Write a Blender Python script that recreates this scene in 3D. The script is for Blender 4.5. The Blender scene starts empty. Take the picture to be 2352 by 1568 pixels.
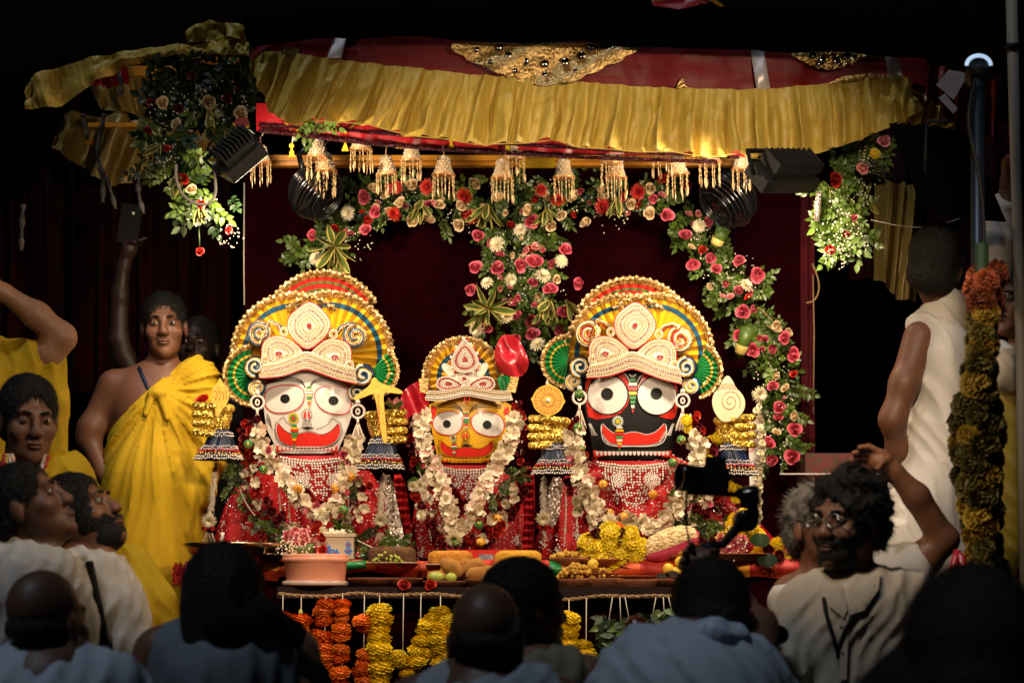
import bpy, math, random
import numpy as np
from mathutils import Vector, Matrix, noise
from mathutils.geometry import delaunay_2d_cdt
R = random.Random(7)
SC = bpy.context.scene
COL = SC.collection
PI = math.pi
# ------------------------------------------------------------------ camera, sky, lights, exposure
CAM_D, CAM_Z, HOR, PXM = 9.0, 1.6, 1440.0, 0.0016     # metres to the idols, eye height, horizon row, metres per unit at the idols
cam = bpy.data.cameras.new('camera'); camo = bpy.data.objects.new('camera', cam); COL.objects.link(camo)
camo.location = (0, -CAM_D, CAM_Z); camo.rotation_euler = (PI / 2, 0, 0)
cam.sensor_width = 36; cam.lens = CAM_D / (2352 * PXM) * 36
cam.shift_y = (HOR - 784) / 2352
cam.clip_end = 400; cam.clip_start = 0.05
cam.dof.use_dof = True; cam.dof.focus_distance = CAM_D - 0.05; cam.dof.aperture_fstop = 3.2
SC.camera = camo
world = bpy.data.worlds.new('World'); SC.world = world; world.use_nodes = True
wn = world.node_tree; bg = wn.nodes['Background']
sky = wn.nodes.new('ShaderNodeTexSky'); sky.sky_type = 'NISHITA'; sky.sun_disc = False
sky.sun_elevation = math.radians(-4); sky.sun_rotation = math.radians(200)
wn.links.new(sky.outputs[0], bg.inputs[0]); bg.inputs[1].default_value = 0.05
def lamp(name, kind, loc, target, power, color, size=0.3, cone=60, blend=0.6):
    l = bpy.data.lights.new(name, kind); o = bpy.data.objects.new(name, l); COL.objects.link(o)
    o.location = loc; l.color = color; l.energy = power
    o.rotation_euler = (Vector(target) - Vector(loc)).to_track_quat('-Z', 'Y').to_euler()
    if kind == 'SPOT':
        l.spot_size = math.radians(cone); l.spot_blend = blend; l.shadow_soft_size = size
    if kind == 'AREA':
        l.shape = 'RECTANGLE'; l.size = size; l.size_y = size * .7
    return o
sun = lamp('added_cool_sun', 'SUN', (-3, -8, 12), (0.2, -3.6, 1.2), 0.46, (0.76, 0.86, 1.0)); sun.data.angle = math.radians(3)  # weak sun added in place of cool overhead light on the crowd
WARM = (1.0, 0.775, 0.53)
lamp('added_front_spot', 'SPOT', (1.15, -3.3, 3.35), (0.25, 0.0, 2.22), 142, WARM, 0.12, 56, 0.5)  # two unseen spots added out of frame for the warm front light
lamp('added_front_spot', 'SPOT', (-1.05, -3.3, 3.35), (0.0, 0.0, 2.22), 108, WARM, 0.12, 50, 0.6)
lamp('added_crowd_spot', 'SPOT', (0.1, -3.3, 3.3), (-1.55, -1.3, 2.3), 84, WARM, 0.1, 66, 0.7)  # two more unseen spots, added to brighten the people at both sides
lamp('added_crowd_spot', 'SPOT', (-0.1, -3.3, 3.3), (1.3, -1.75, 1.98), 74, WARM, 0.1, 46, 0.7)
SC.view_settings.view_transform = 'Standard'; SC.view_settings.look = 'None'
SC.view_settings.exposure = 0.58; SC.view_settings.gamma = 1
SC.render.engine = 'CYCLES'
SC.cycles.max_bounces = 4; SC.cycles.transparent_max_bounces = 6; SC.cycles.use_denoising = True; SC.cycles.adaptive_threshold = .02
SC.cycles.sample_clamp_indirect = 4; SC.cycles.sample_clamp_direct = 12
SC.cycles.caustics_reflective = False; SC.cycles.caustics_refractive = False
# ------------------------------------------------------------------ places: a picture position at a given depth is a real point
def W(u, v, y=0.0):
    k = PXM * (CAM_D + y) / CAM_D
    return Vector(((u - 1176) * k, y, CAM_Z + (HOR - v) * k))
def K(y=0.0): return PXM * (CAM_D + y) / CAM_D
# ------------------------------------------------------------------ materials
MATS = {}
def mat(name, c, rough=.6, metal=0., c2=None, ns=8., bump=0., bs=60., spec=.5, sheen=0., emit=0., trans=0., alpha=1., coat=0., rnd=0., sss=0.):
    if name in MATS: return MATS[name]
    m = bpy.data.materials.new(name); m.use_nodes = True; MATS[name] = m
    t = m.node_tree; b = t.nodes['Principled BSDF']
    def S(k, v): b.inputs[k].default_value = v
    S('Base Color', (*c, 1)); S('Roughness', rough); S('Metallic', metal); S('Specular IOR Level', spec)
    S('Transmission Weight', trans); S('Alpha', alpha); S('Coat Weight', coat); S('Coat Roughness', .08)
    if sheen: S('Sheen Weight', sheen); S('Sheen Roughness', .4); S('Sheen Tint', (*c, 1))
    if sss: S('Subsurface Weight', sss); S('Subsurface Radius', (.02, .008, .004)); S('Subsurface Scale', .3)
    if emit: S('Emission Color', (*c, 1)); S('Emission Strength', emit)
    tc = t.nodes.new('ShaderNodeTexCoord'); out = None
    if c2 is not None:
        n = t.nodes.new('ShaderNodeTexNoise'); n.inputs['Scale'].default_value = ns; n.inputs['Detail'].default_value = 4
        t.links.new(tc.outputs['Object'], n.inputs['Vector'])
        r = t.nodes.new('ShaderNodeValToRGB'); r.color_ramp.elements[0].position = .35; r.color_ramp.elements[1].position = .65
        r.color_ramp.elements[0].color = (*c, 1); r.color_ramp.elements[1].color = (*c2, 1)
        t.links.new(n.outputs['Fac'], r.inputs['Fac']); out = r.outputs['Color']
    if rnd:
        oi = t.nodes.new('ShaderNodeObjectInfo'); mr = t.nodes.new('ShaderNodeMapRange')
        mr.inputs['To Min'].default_value = 1 - rnd; mr.inputs['To Max'].default_value = 1 + rnd * .6
        t.links.new(oi.outputs['Random'], mr.inputs['Value'])
        h = t.nodes.new('ShaderNodeHueSaturation')
        if out is None: h.inputs['Color'].default_value = (*c, 1)
        else: t.links.new(out, h.inputs['Color'])
        t.links.new(mr.outputs[0], h.inputs['Value']); out = h.outputs['Color']
    if out is not None: t.links.new(out, b.inputs['Base Color'])
    if bump:
        n = t.nodes.new('ShaderNodeTexNoise'); n.inputs['Scale'].default_value = bs; n.inputs['Detail'].default_value = 3
        t.links.new(tc.outputs['Object'], n.inputs['Vector'])
        bp = t.nodes.new('ShaderNodeBump'); bp.inputs['Strength'].default_value = bump; bp.inputs['Distance'].default_value = .01
        t.links.new(n.outputs['Fac'], bp.inputs['Height']); t.links.new(bp.outputs[0], b.inputs['Normal'])
    return m
def glitter(name, c, c2, scale=260., rough=.28, metal=.9, k=1.3):
    m = mat(name, c, rough, metal); t = m.node_tree; b = t.nodes['Principled BSDF']
    tc = t.nodes.new('ShaderNodeTexCoord'); vo = t.nodes.new('ShaderNodeTexVoronoi'); vo.inputs['Scale'].default_value = scale
    t.links.new(tc.outputs['Object'], vo.inputs['Vector'])
    ge = t.nodes.new('ShaderNodeNewGeometry')
    s = t.nodes.new('ShaderNodeVectorMath'); s.operation = 'MULTIPLY_ADD'; s.inputs[1].default_value = (k, k, k); s.inputs[2].default_value = (-k / 2, -k / 2, -k / 2)
    t.links.new(vo.outputs['Color'], s.inputs[0])
    a = t.nodes.new('ShaderNodeVectorMath'); a.operation = 'ADD'; t.links.new(ge.outputs['Normal'], a.inputs[0]); t.links.new(s.outputs[0], a.inputs[1])
    n = t.nodes.new('ShaderNodeVectorMath'); n.operation = 'NORMALIZE'; t.links.new(a.outputs[0], n.inputs[0]); t.links.new(n.outputs[0], b.inputs['Normal'])
    sx = t.nodes.new('ShaderNodeSeparateColor'); t.links.new(vo.outputs['Color'], sx.inputs[0])
    mx = t.nodes.new('ShaderNodeMix'); mx.data_type = 'RGBA'; mx.inputs['A'].default_value = (*c, 1); mx.inputs['B'].default_value = (*c2, 1)
    t.links.new(sx.outputs[0], mx.inputs['Factor']); t.links.new(mx.outputs['Result'], b.inputs['Base Color'])
    return m
def weave(name, c, c2, sx=900, sz=60, rough=.35, spec=.6, metal=0., sheen=.2, bump=.25):
    """shot silk: fine streaks along one direction"""
    m = mat(name, c, rough, metal, spec=spec, sheen=sheen); t = m.node_tree; b = t.nodes['Principled BSDF']
    tc = t.nodes.new('ShaderNodeTexCoord'); mp = t.nodes.new('ShaderNodeMapping'); mp.inputs['Scale'].default_value = (sx, sx, sz)
    n = t.nodes.new('ShaderNodeTexNoise'); n.inputs['Scale'].default_value = .12; n.inputs['Detail'].default_value = 5
    t.links.new(tc.outputs['Object'], mp.inputs['Vector']); t.links.new(mp.outputs[0], n.inputs['Vector'])
    r = t.nodes.new('ShaderNodeValToRGB'); r.color_ramp.elements[0].position = .3; r.color_ramp.elements[1].position = .7
    r.color_ramp.elements[0].color = (*c, 1); r.color_ramp.elements[1].color = (*c2, 1)
    t.links.new(n.outputs['Fac'], r.inputs['Fac']); t.links.new(r.outputs[0], b.inputs['Base Color'])
    bp = t.nodes.new('ShaderNodeBump'); bp.inputs['Strength'].default_value = bump; bp.inputs['Distance'].default_value = .004
    t.links.new(n.outputs['Fac'], bp.inputs['Height']); t.links.new(bp.outputs[0], b.inputs['Normal'])
    return m
# ------------------------------------------------------------------ mesh helpers: every shape is (verts, faces)
def join(*shapes):
    V, F, n = [], [], 0
    for s in shapes:
        if s is None: continue
        v, f = s; V.extend(v); F.extend([tuple(i + n for i in q) for q in f]); n += len(v)
    return V, F
def grid(fn, nu, nv, closed=False):
    V = [fn(i / nu, j / nv) for j in range(nv + 1) for i in range(nu + (0 if closed else 1))]
    w = nu if closed else nu + 1
    F = [(j * w + i, j * w + (i + 1) % w, (j + 1) * w + (i + 1) % w, (j + 1) * w + i) for j in range(nv) for i in range(nu)]
    return V, F
def box(c, s, M=None):
    c = Vector(c); h = [k / 2 for k in s]
    V = [Vector((x * h[0], y * h[1], z * h[2])) for z in (-1, 1) for y in (-1, 1) for x in (-1, 1)]
    V = [(M @ v if M else v) + c for v in V]
    return V, [(0, 2, 3, 1), (4, 5, 7, 6), (0, 1, 5, 4), (2, 6, 7, 3), (0, 4, 6, 2), (1, 3, 7, 5)]
def frame_of(d):
    d = Vector(d).normalized(); a = Vector((0, 0, 1)) if abs(d.z) < .9 else Vector((1, 0, 0))
    x = a.cross(d).normalized(); return x, d.cross(x), d
def tube(pts, r, n=6, cap=True):
    pts = [Vector(p) for p in pts]; m = len(pts); V, F = [], []
    x = None
    for i, p in enumerate(pts):
        d = (pts[min(i + 1, m - 1)] - pts[max(i - 1, 0)])
        if d.length < 1e-9: d = Vector((0, 0, 1))
        d.normalize()
        if x is None: x = frame_of(d)[0]
        x = (x - d * x.dot(d)); x = x.normalized() if x.length > 1e-6 else frame_of(d)[0]
        y = d.cross(x); ri = r[i] if isinstance(r, (list, tuple)) else r
        V += [p + (x * math.cos(2 * PI * k / n) + y * math.sin(2 * PI * k / n)) * ri for k in range(n)]
    for i in range(m - 1):
        F += [(i * n + k, i * n + (k + 1) % n, (i + 1) * n + (k + 1) % n, (i + 1) * n + k) for k in range(n)]
    if cap: F += [tuple(range(n - 1, -1, -1)), tuple((m - 1) * n + k for k in range(n))]
    return V, F
def lathe(prof, n=16, c=(0, 0, 0), ax=None):
    c = Vector(c); V, F = [], []
    X, Y, Z = frame_of(ax) if ax is not None else (Vector((1, 0, 0)), Vector((0, 1, 0)), Vector((0, 0, 1)))
    for r, z in prof:
        V += [c + (X * math.cos(2 * PI * k / n) + Y * math.sin(2 * PI * k / n)) * r + Z * z for k in range(n)]
    for i in range(len(prof) - 1):
        F += [(i * n + k, i * n + (k + 1) % n, (i + 1) * n + (k + 1) % n, (i + 1) * n + k) for k in range(n)]
    F += [tuple(range(n - 1, -1, -1)), tuple((len(prof) - 1) * n + k for k in range(n))]
    return V, F
def ball(c, r, n=8, m=5):
    rr = r if isinstance(r, (tuple, list)) else (r, r, r); c = Vector(c)
    V = [c + Vector((0, 0, rr[2]))]; F = []
    for j in range(1, m):
        t = PI * j / m
        V += [c + Vector((rr[0] * math.sin(t) * math.cos(2 * PI * k / n), rr[1] * math.sin(t) * math.sin(2 * PI * k / n), rr[2] * math.cos(t))) for k in range(n)]
    V.append(c - Vector((0, 0, rr[2]))); e = len(V) - 1
    F += [(0, 1 + k, 1 + (k + 1) % n) for k in range(n)]
    for j in range(m - 2):
        a = 1 + j * n; F += [(a + k, a + n + k, a + n + (k + 1) % n, a + (k + 1) % n) for k in range(n)]
    a = 1 + (m - 2) * n; F += [(a + k, e, a + (k + 1) % n) for k in range(n)]
    return V, F
def inside(p, poly):
    x, y = p; c = False; j = len(poly) - 1
    for i in range(len(poly)):
        xi, yi = poly[i][:2]; xj, yj = poly[j][:2]
        if (yi > y) != (yj > y) and x < (xj - xi) * (y - yi) / (yj - yi + 1e-12) + xi: c = not c
        j = i
    return c
def smooth_poly(poly, it=2, closed=True):
    for _ in range(it):
        q = []; n = len(poly)
        for i in range(n if closed else n - 1):
            a, b = poly[i], poly[(i + 1) % n]
            q.append((a[0] * .75 + b[0] * .25, a[1] * .75 + b[1] * .25)); q.append((a[0] * .25 + b[0] * .75, a[1] * .25 + b[1] * .75))
        if not closed: q = [poly[0]] + q + [poly[-1]]
        poly = q
    return poly
def fill(poly, step=12):
    n = len(poly); pts = [Vector(p[:2]) for p in poly]; ed = [(i, (i + 1) % n) for i in range(n)]
    if step:
        xs = [p[0] for p in poly]; ys = [p[1] for p in poly]
        u = min(xs) + step * .5
        while u < max(xs):
            v = min(ys) + step * .5
            while v < max(ys):
                if inside((u, v), poly) and all((u - p[0]) ** 2 + (v - p[1]) ** 2 > step * step * .12 for p in poly): pts.append(Vector((u, v)))
                v += step
            u += step
    r = delaunay_2d_cdt(pts, ed, [], 1, 1e-4)
    return [tuple(p) for p in r[0]], [tuple(f) for f in r[2]]
def decal(poly, fn, off, step=12):
    """a flat layer of paint or cloth lying on the surface fn(u, v, off)"""
    v, f = fill(poly, step); return [fn(p[0], p[1], off) for p in v], f
def plate(poly, fn, t0, t1, step=14):
    v, f = fill(poly, step); n = len(v); m = len(poly)
    V = [fn(p[0], p[1], t1) for p in v] + [fn(p[0], p[1], t0) for p in poly] + [fn(p[0], p[1], t1) for p in poly]
    F = list(f) + [(n + i, n + (i + 1) % m, n + m + (i + 1) % m, n + m + i) for i in range(m)]
    return V, F
def stroke(pts, fn, off, w=1.2, closed=False):
    """a painted line as a thin ribbon on the surface"""
    n = len(pts); V = []; F = []
    for i, p in enumerate(pts):
        a = pts[(i - 1) % n if closed else max(i - 1, 0)]; b = pts[(i + 1) % n if closed else min(i + 1, n - 1)]
        dx, dy = b[0] - a[0], b[1] - a[1]; l = math.hypot(dx, dy) or 1; nx, ny = -dy / l * w / 2, dx / l * w / 2
        V += [fn(p[0] + nx, p[1] + ny, off), fn(p[0] - nx, p[1] - ny, off)]
    for i in range(n if closed else n - 1):
        j = (i + 1) % n; F.append((2 * i, 2 * i + 1, 2 * j + 1, 2 * j))
    return V, F
def circ(cu, cv, r, rv=None, n=28, a0=0, a1=2 * PI):
    rv = rv or r; return [(cu + r * math.cos(a0 + (a1 - a0) * i / n), cv + rv * math.sin(a0 + (a1 - a0) * i / n)) for i in range(n)]
def along(pts, step, closed=False):
    """points at even spacing along a polyline (2-D or 3-D)"""
    P = [Vector((*p, 0)) if len(p) == 2 else Vector(p) for p in pts]
    if closed: P.append(P[0])
    two = len(pts[0]) == 2; out = []; d = 0.
    for a, b in zip(P, P[1:]):
        l = (b - a).length
        while d <= l and l > 0:
            q = a.lerp(b, d / l); out.append((q.x, q.y) if two else q); d += step
        d -= l
    return out
def interp(pts, t):
    """value at t in 0..1 on a polyline of tuples by index"""
    n = len(pts) - 1; x = min(max(t, 0), 1) * n; i = min(int(x), n - 1); f = x - i
    return tuple(a + (b - a) * f for a, b in zip(pts[i], pts[i + 1]))
# ------------------------------------------------------------------ objects
WM = {}
def mesh_of(name, shape, m, smooth=True):
    me = bpy.data.meshes.new(name)
    if isinstance(shape, list):                      # [(shape, material), ...]
        V, F, mi = [], [], []
        for k, (s, mm) in enumerate(shape):
            n = len(V); V += list(s[0]); F += [tuple(i + n for i in q) for q in s[1]]; mi += [k] * len(s[1]); me.materials.append(mm)
    else:
        V, F = shape; mi = None; me.materials.append(m)
    me.from_pydata([tuple(v) for v in V], [], F)
    if mi: me.polygons.foreach_set('material_index', mi)
    if smooth: me.polygons.foreach_set('use_smooth', [True] * len(F))
    me.update(); return me
def put(name, me, M=None, parent=None):
    o = bpy.data.objects.new(name, me); COL.objects.link(o); M = M or Matrix.Identity(4)
    if parent is not None:
        o.parent = parent; o.matrix_parent_inverse = WM[parent].inverted()
    o.matrix_basis = M; WM[o] = M.copy(); return o
def obj(name, shape, m=None, parent=None, smooth=True): return put(name, mesh_of(name, shape, m, smooth), None, parent)
def tag(o, label=None, cat=None, group=None, kind=None):
    if label: o['label'] = label
    if cat: o['category'] = cat
    if group: o['group'] = group
    if kind: o['kind'] = kind
    return o
def thing(name, label, cat, loc, group=None):
    o = bpy.data.objects.new(name, None); COL.objects.link(o); o.location = loc; o.empty_display_size = .05
    WM[o] = Matrix.Translation(Vector(loc)); return tag(o, label, cat, group)
def stuff(o): o['kind'] = 'stuff'; return o
def place(p, n=(0, -1, 0), s=1., roll=None, up=None):
    """matrix that puts local +Z along n at p, size s, turned by roll"""
    x, y, z = frame_of(n); r = R.uniform(0, 2 * PI) if roll is None else roll
    if up is not None:
        y = Vector(up) - z * Vector(up).dot(z); y.normalize(); x = y.cross(z); r = 0
    X = x * math.cos(r) + y * math.sin(r); Y = z.cross(X)
    s = s if isinstance(s, (tuple, list)) else (s, s, s)
    M = Matrix(((X.x * s[0], Y.x * s[1], z.x * s[2], p[0]), (X.y * s[0], Y.y * s[1], z.y * s[2], p[1]), (X.z * s[0], Y.z * s[1], z.z * s[2], p[2]), (0, 0, 0, 1)))
    return M
def jit(a=.4): return (R.uniform(-a, a), -1, R.uniform(-a, a))
def drape(levels, nf=14, amp=.02, nu=96, nv=24, seed=0, grow=True, a0=0., a1=2 * PI):
    """cloth hanging round a body: levels are (centre, rx, ry); folds run down and wander"""
    rr = random.Random(seed); ph = [rr.uniform(0, 6.28) for _ in range(6)]
    def fn(i, j):
        c, rx, ry = None, None, None
        n = len(levels) - 1; x = j * n; k = min(int(x), n - 1); f = x - k; f = f * f * (3 - 2 * f) if False else f
        A, B = levels[k], levels[k + 1]; c = Vector(A[0]).lerp(Vector(B[0]), f); rx = A[1] + (B[1] - A[1]) * f; ry = A[2] + (B[2] - A[2]) * f
        a = a0 + (a1 - a0) * i; w = a + .18 * math.sin(3 * j + ph[0]) + .1 * math.sin(2 * a + ph[1])
        g = (j if grow else 1) * amp
        d = g * (.6 * math.sin(nf * w + ph[2]) + .4 * math.sin(nf * 1.7 * w + 2 * j + ph[3]) + .35 * math.sin(nf * .53 * w + ph[4]))
        return c + Vector((math.cos(a) * (rx + d), math.sin(a) * (ry + d), .0))
    return grid(fn, nu, nv, closed=abs(a1 - a0 - 2 * PI) < 1e-6)
# ------------------------------------------------------------------ smooth solids from distance fields (bodies, hair, clothes, hands)
class SDF:
    def __init__(s, k=.02): s.p = []; s.k = k
    def ell(s, c, r, Rm=None, k=None, sub=False):
        s.p.append(('e', np.array(c, float), np.array(r, float), None if Rm is None else np.array(Rm.to_3x3().transposed() if hasattr(Rm, 'to_3x3') else Rm, float), s.k if k is None else k, sub)); return s
    def cap(s, a, b, ra, rb=None, k=None, sub=False):
        s.p.append(('c', np.array(a, float), np.array(b, float), (ra, ra if rb is None else rb), s.k if k is None else k, sub)); return s
    def chain(s, pts, rs, k=None):
        for i in range(len(pts) - 1): s.cap(pts[i], pts[i + 1], rs[i], rs[i + 1], k)
        return s
    def ev(s, P):
        d = None
        for q in s.p:
            if q[0] == 'e':
                p = P - q[1]
                if q[3] is not None: p = p @ q[3].T
                k0 = np.sqrt(((p / q[2]) ** 2).sum(1)); k1 = np.sqrt(((p / q[2] ** 2) ** 2).sum(1)) + 1e-9
                x = k0 * (k0 - 1) / k1
            else:
                ab = q[2] - q[1]; t = np.clip(((P - q[1]) @ ab) / (ab @ ab + 1e-12), 0, 1)
                x = np.sqrt(((P - q[1] - t[:, None] * ab) ** 2).sum(1)) - (q[3][0] + (q[3][1] - q[3][0]) * t)
            k = max(q[4], 1e-4)
            if d is None: d = x
            elif q[5]:
                h = np.clip(.5 - .5 * (d + x) / k, 0, 1); d = d * (1 - h) - x * h + k * h * (1 - h)
            else:
                h = np.clip(.5 + .5 * (d - x) / k, 0, 1); d = d * (1 - h) + x * h - k * h * (1 - h)
        return d
    def bounds(s):
        lo, hi = np.full(3, 1e9), np.full(3, -1e9)
        for q in s.p:
            if q[5]: continue
            if q[0] == 'e': r = q[2].max() if q[3] is not None else q[2]; a, b = q[1] - r, q[1] + r
            else: r = max(q[3]); a = np.minimum(q[1], q[2]) - r; b = np.maximum(q[1], q[2]) + r
            lo = np.minimum(lo, a); hi = np.maximum(hi, b)
        return lo - .03, hi + .03
    def mesh(s, h=.008, disp=None, clip=None):
        lo, hi = s.bounds(); c = 4; n = np.ceil((hi - lo) / (h * c)).astype(int) + 1
        def ax(o, m, st): return [o[i] + st * np.arange(m[i]) for i in range(3)]
        g = np.stack(np.meshgrid(*ax(lo + h * c / 2, n, h * c), indexing='ij'), -1).reshape(-1, 3)
        co = s.ev(g)
        if disp is not None: co = co + disp(g)
        if clip is not None: co = np.maximum(co, clip(g))
        co = co.reshape(n)
        f = np.repeat(np.repeat(np.repeat(co.astype(np.float32), c, 0), c, 1), c, 2)
        near = np.abs(f) < h * c * 1.25
        idx = np.argwhere(near); P = lo + h / 2 + idx * h
        val = s.ev(P)
        if disp is not None: val = val + disp(P)
        if clip is not None: val = np.maximum(val, clip(P))
        f[near] = val
        f[0] = f[-1] = 1; f[:, 0] = f[:, -1] = 1; f[:, :, 0] = f[:, :, -1] = 1
        return nets(f, lo + h / 2, h)
def nets(f, o, h):
    sg = f < 0; nx, ny, nz = [d - 1 for d in f.shape]
    cs = [(i, j, k) for i in (0, 1) for j in (0, 1) for k in (0, 1)]
    sl = lambda c: sg[c[0]:c[0] + nx, c[1]:c[1] + ny, c[2]:c[2] + nz]
    al = sl(cs[0]).copy(); an = sl(cs[0]).copy()
    for c in cs[1:]: al &= sl(c); an |= sl(c)
    act = an & ~al; I = np.argwhere(act); vid = np.full((nx, ny, nz), -1, np.int32); vid[act] = np.arange(len(I))
    C = {c: f[I[:, 0] + c[0], I[:, 1] + c[1], I[:, 2] + c[2]] for c in cs}
    acc = np.zeros((len(I), 3)); cnt = np.zeros(len(I))
    for a in cs:
        for axis in range(3):
            if a[axis]: continue
            b = list(a); b[axis] = 1; fa, fb = C[a], C[tuple(b)]; m = (fa < 0) != (fb < 0)
            t = fa / np.where(m, fa - fb, 1)
            for d in range(3): acc[:, d] += np.where(m, a[d] + (t if d == axis else 0), 0)
            cnt += m
    V = (I + acc / cnt[:, None]) * h + o; Fs = []
    for axis in range(3):
        b, c = [(1, 2), (2, 0), (0, 1)][axis]
        s0 = [slice(1, -1)] * 3; s0[axis] = slice(0, -1); s1 = list(s0); s1[axis] = slice(1, None)
        A, B = sg[tuple(s0)], sg[tuple(s1)]; df = A != B; ix = np.argwhere(df); fl = A[df]
        st = np.ones(3, int); st[axis] = 0; ix = ix + st
        def cell(db, dc):
            q = ix.copy(); q[:, b] -= db; q[:, c] -= dc
            q = np.minimum(q, np.array([nx - 1, ny - 1, nz - 1])); return vid[q[:, 0], q[:, 1], q[:, 2]]
        Q = np.stack([cell(1, 1), cell(0, 1), cell(0, 0), cell(1, 0)], 1); Q[~fl] = Q[~fl][:, ::-1]; Fs.append(Q)
    F = np.concatenate(Fs); F = F[(F >= 0).all(1)]
    return [tuple(v) for v in V.tolist()], [tuple(q) for q in F.tolist()]
# ================================================================== palette
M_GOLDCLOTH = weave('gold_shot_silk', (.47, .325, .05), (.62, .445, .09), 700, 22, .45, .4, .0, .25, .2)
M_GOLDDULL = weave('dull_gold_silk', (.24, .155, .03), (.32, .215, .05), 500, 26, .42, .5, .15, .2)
M_REDBAND = weave('red_canopy_silk', (.15, .004, .0045), (.21, .007, .006), 30, 500, .5, .3, 0, .3)
M_REDGLOSS = mat('red_glossy_cloth', (.40, .008, .014), .4, c2=(.3, .006, .01), ns=6)
M_RED = mat('red_velvet', (.44, .008, .012), .6, c2=(.28, .004, .007), ns=9, spec=.2, bump=.3, bs=40)
M_REDSILK = mat('red_satin', (.5, .012, .03), .32, c2=(.38, .008, .02), ns=7, spec=.6, sheen=.2)
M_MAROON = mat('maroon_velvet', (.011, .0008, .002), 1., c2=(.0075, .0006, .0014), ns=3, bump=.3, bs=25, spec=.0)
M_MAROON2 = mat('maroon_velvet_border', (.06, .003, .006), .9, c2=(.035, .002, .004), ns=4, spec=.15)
M_SILVER = mat('silver_ribbon', (.62, .55, .52), .35, .25, c2=(.5, .44, .42), ns=20)
M_GOLDFOIL = mat('gold_foil', (.66, .44, .17), .32, .7, c2=(.48, .29, .09), ns=30, bump=.6, bs=90)
M_MIRROR = mat('mirror_disc', (.55, .50, .42), .12, 1.)
M_BLACKTARP = mat('black_tarp', (.0012, .0012, .0015), 1., c2=(.0016, .0016, .002), ns=3, bump=.3, bs=9, spec=.0)
M_YWOOD = mat('yellow_painted_wood', (.62, .27, .02), .4, c2=(.5, .2, .015), ns=5, bump=.2, bs=30, coat=.2)
M_DARKWOOD = mat('dark_red_wood', (.012, .0025, .0025), .7, c2=(.012, .003, .003), ns=8, spec=.2)
M_BLACK = mat('black_plastic', (.004, .004, .0045), .6, spec=.2)
M_BLACKGLOSS = mat('black_gloss_plastic', (.006, .006, .007), .18, spec=.6)
M_GREYMETAL = mat('grey_cast_aluminium', (.022, .021, .02), .55, .2, c2=(.014, .013, .012), ns=14, bump=.3, bs=70)
M_TINSEL = mat('black_tinsel', (.02, .006, .008), .16, .6, c2=(.10, .01, .02), ns=60, bump=1., bs=160)
M_ROPE = mat('jute_rope', (.38, .24, .11), .9, c2=(.26, .15, .06), ns=90, bump=.8, bs=220)
M_THREAD = mat('white_thread', (.6, .52, .42), .8)
M_ROAD = mat('asphalt', (.04, .04, .042), .85, c2=(.055, .053, .05), ns=4, bump=.4, bs=40)
M_CREAM = mat('cream_cord', (.72, .61, .50), .55, c2=(.64, .53, .41), ns=40)
M_PEARL = mat('pearl', (.70, .61, .54), .22, spec=.7, coat=.5)
M_GOLDBEAD = mat('gold_bead', (.80, .50, .12), .22, .95)
M_REDBEAD = mat('red_bead', (.42, .01, .02), .15, spec=.7, coat=.6)
M_SEQ = mat('gold_sequin', (.56, .36, .15), .28, .6, rnd=.5)
M_GLIT = glitter('gold_glitter', (.70, .40, .035), (.95, .72, .18), 300)
M_SGLIT = glitter('silver_glitter', (.5, .38, .32), (.95, .85, .75), 300)
M_ORGLIT = glitter('orange_sequins', (.66, .30, .18), (.8, .62, .48), 330, .25, .4)
M_YSATIN = mat('yellow_satin', (.66, .37, .010), .38, c2=(.56, .29, .008), ns=14, spec=.6, sheen=.15)
M_BLUERIB = mat('blue_satin_ribbon', (.012, .09, .16), .3, c2=(.008, .05, .1), ns=20, spec=.7)
M_NAVY = mat('navy_satin', (.006, .016, .05), .38, c2=(.004, .010, .032), ns=20, spec=.4)
M_GREEN = mat('green_satin', (.008, .22, .05), .38, c2=(.006, .15, .03), ns=15, spec=.6)
M_REDSAT2 = mat('scarlet_satin', (.6, .03, .02), .4, c2=(.48, .02, .016), ns=14, spec=.5)
M_WPAINT = mat('white_enamel', (.60, .55, .52), .42, c2=(.57, .52, .48), ns=5, coat=.08, spec=.4)
M_EYEW = mat('eye_white_enamel', (.60, .555, .52), .42, coat=.04)
M_KPAINT = mat('black_enamel', (.005, .0045, .0045), .5, spec=.2)
M_YPAINT = mat('yellow_enamel', (.74, .40, .012), .30, c2=(.68, .35, .010), ns=5, coat=.2)
M_RPAINT = mat('red_enamel', (.62, .025, .014), .28, c2=(.54, .02, .012), ns=12, coat=.3)
M_GPAINT = mat('green_enamel', (.02, .22, .05), .4)
M_OGOLD = mat('matte_gold_board', (.70, .45, .06), .42, .2, c2=(.62, .39, .045), ns=12, bump=.2, bs=60)
M_CGOLD = mat('pale_gold_bead', (.64, .48, .26), .3, .25)
M_IVORY = mat('ivory_board', (.60, .50, .32), .5, c2=(.55, .44, .26), ns=8)
M_CRYSTAL = mat('crystal_bead', (.84, .76, .68), .12, .12, spec=.9)
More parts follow.
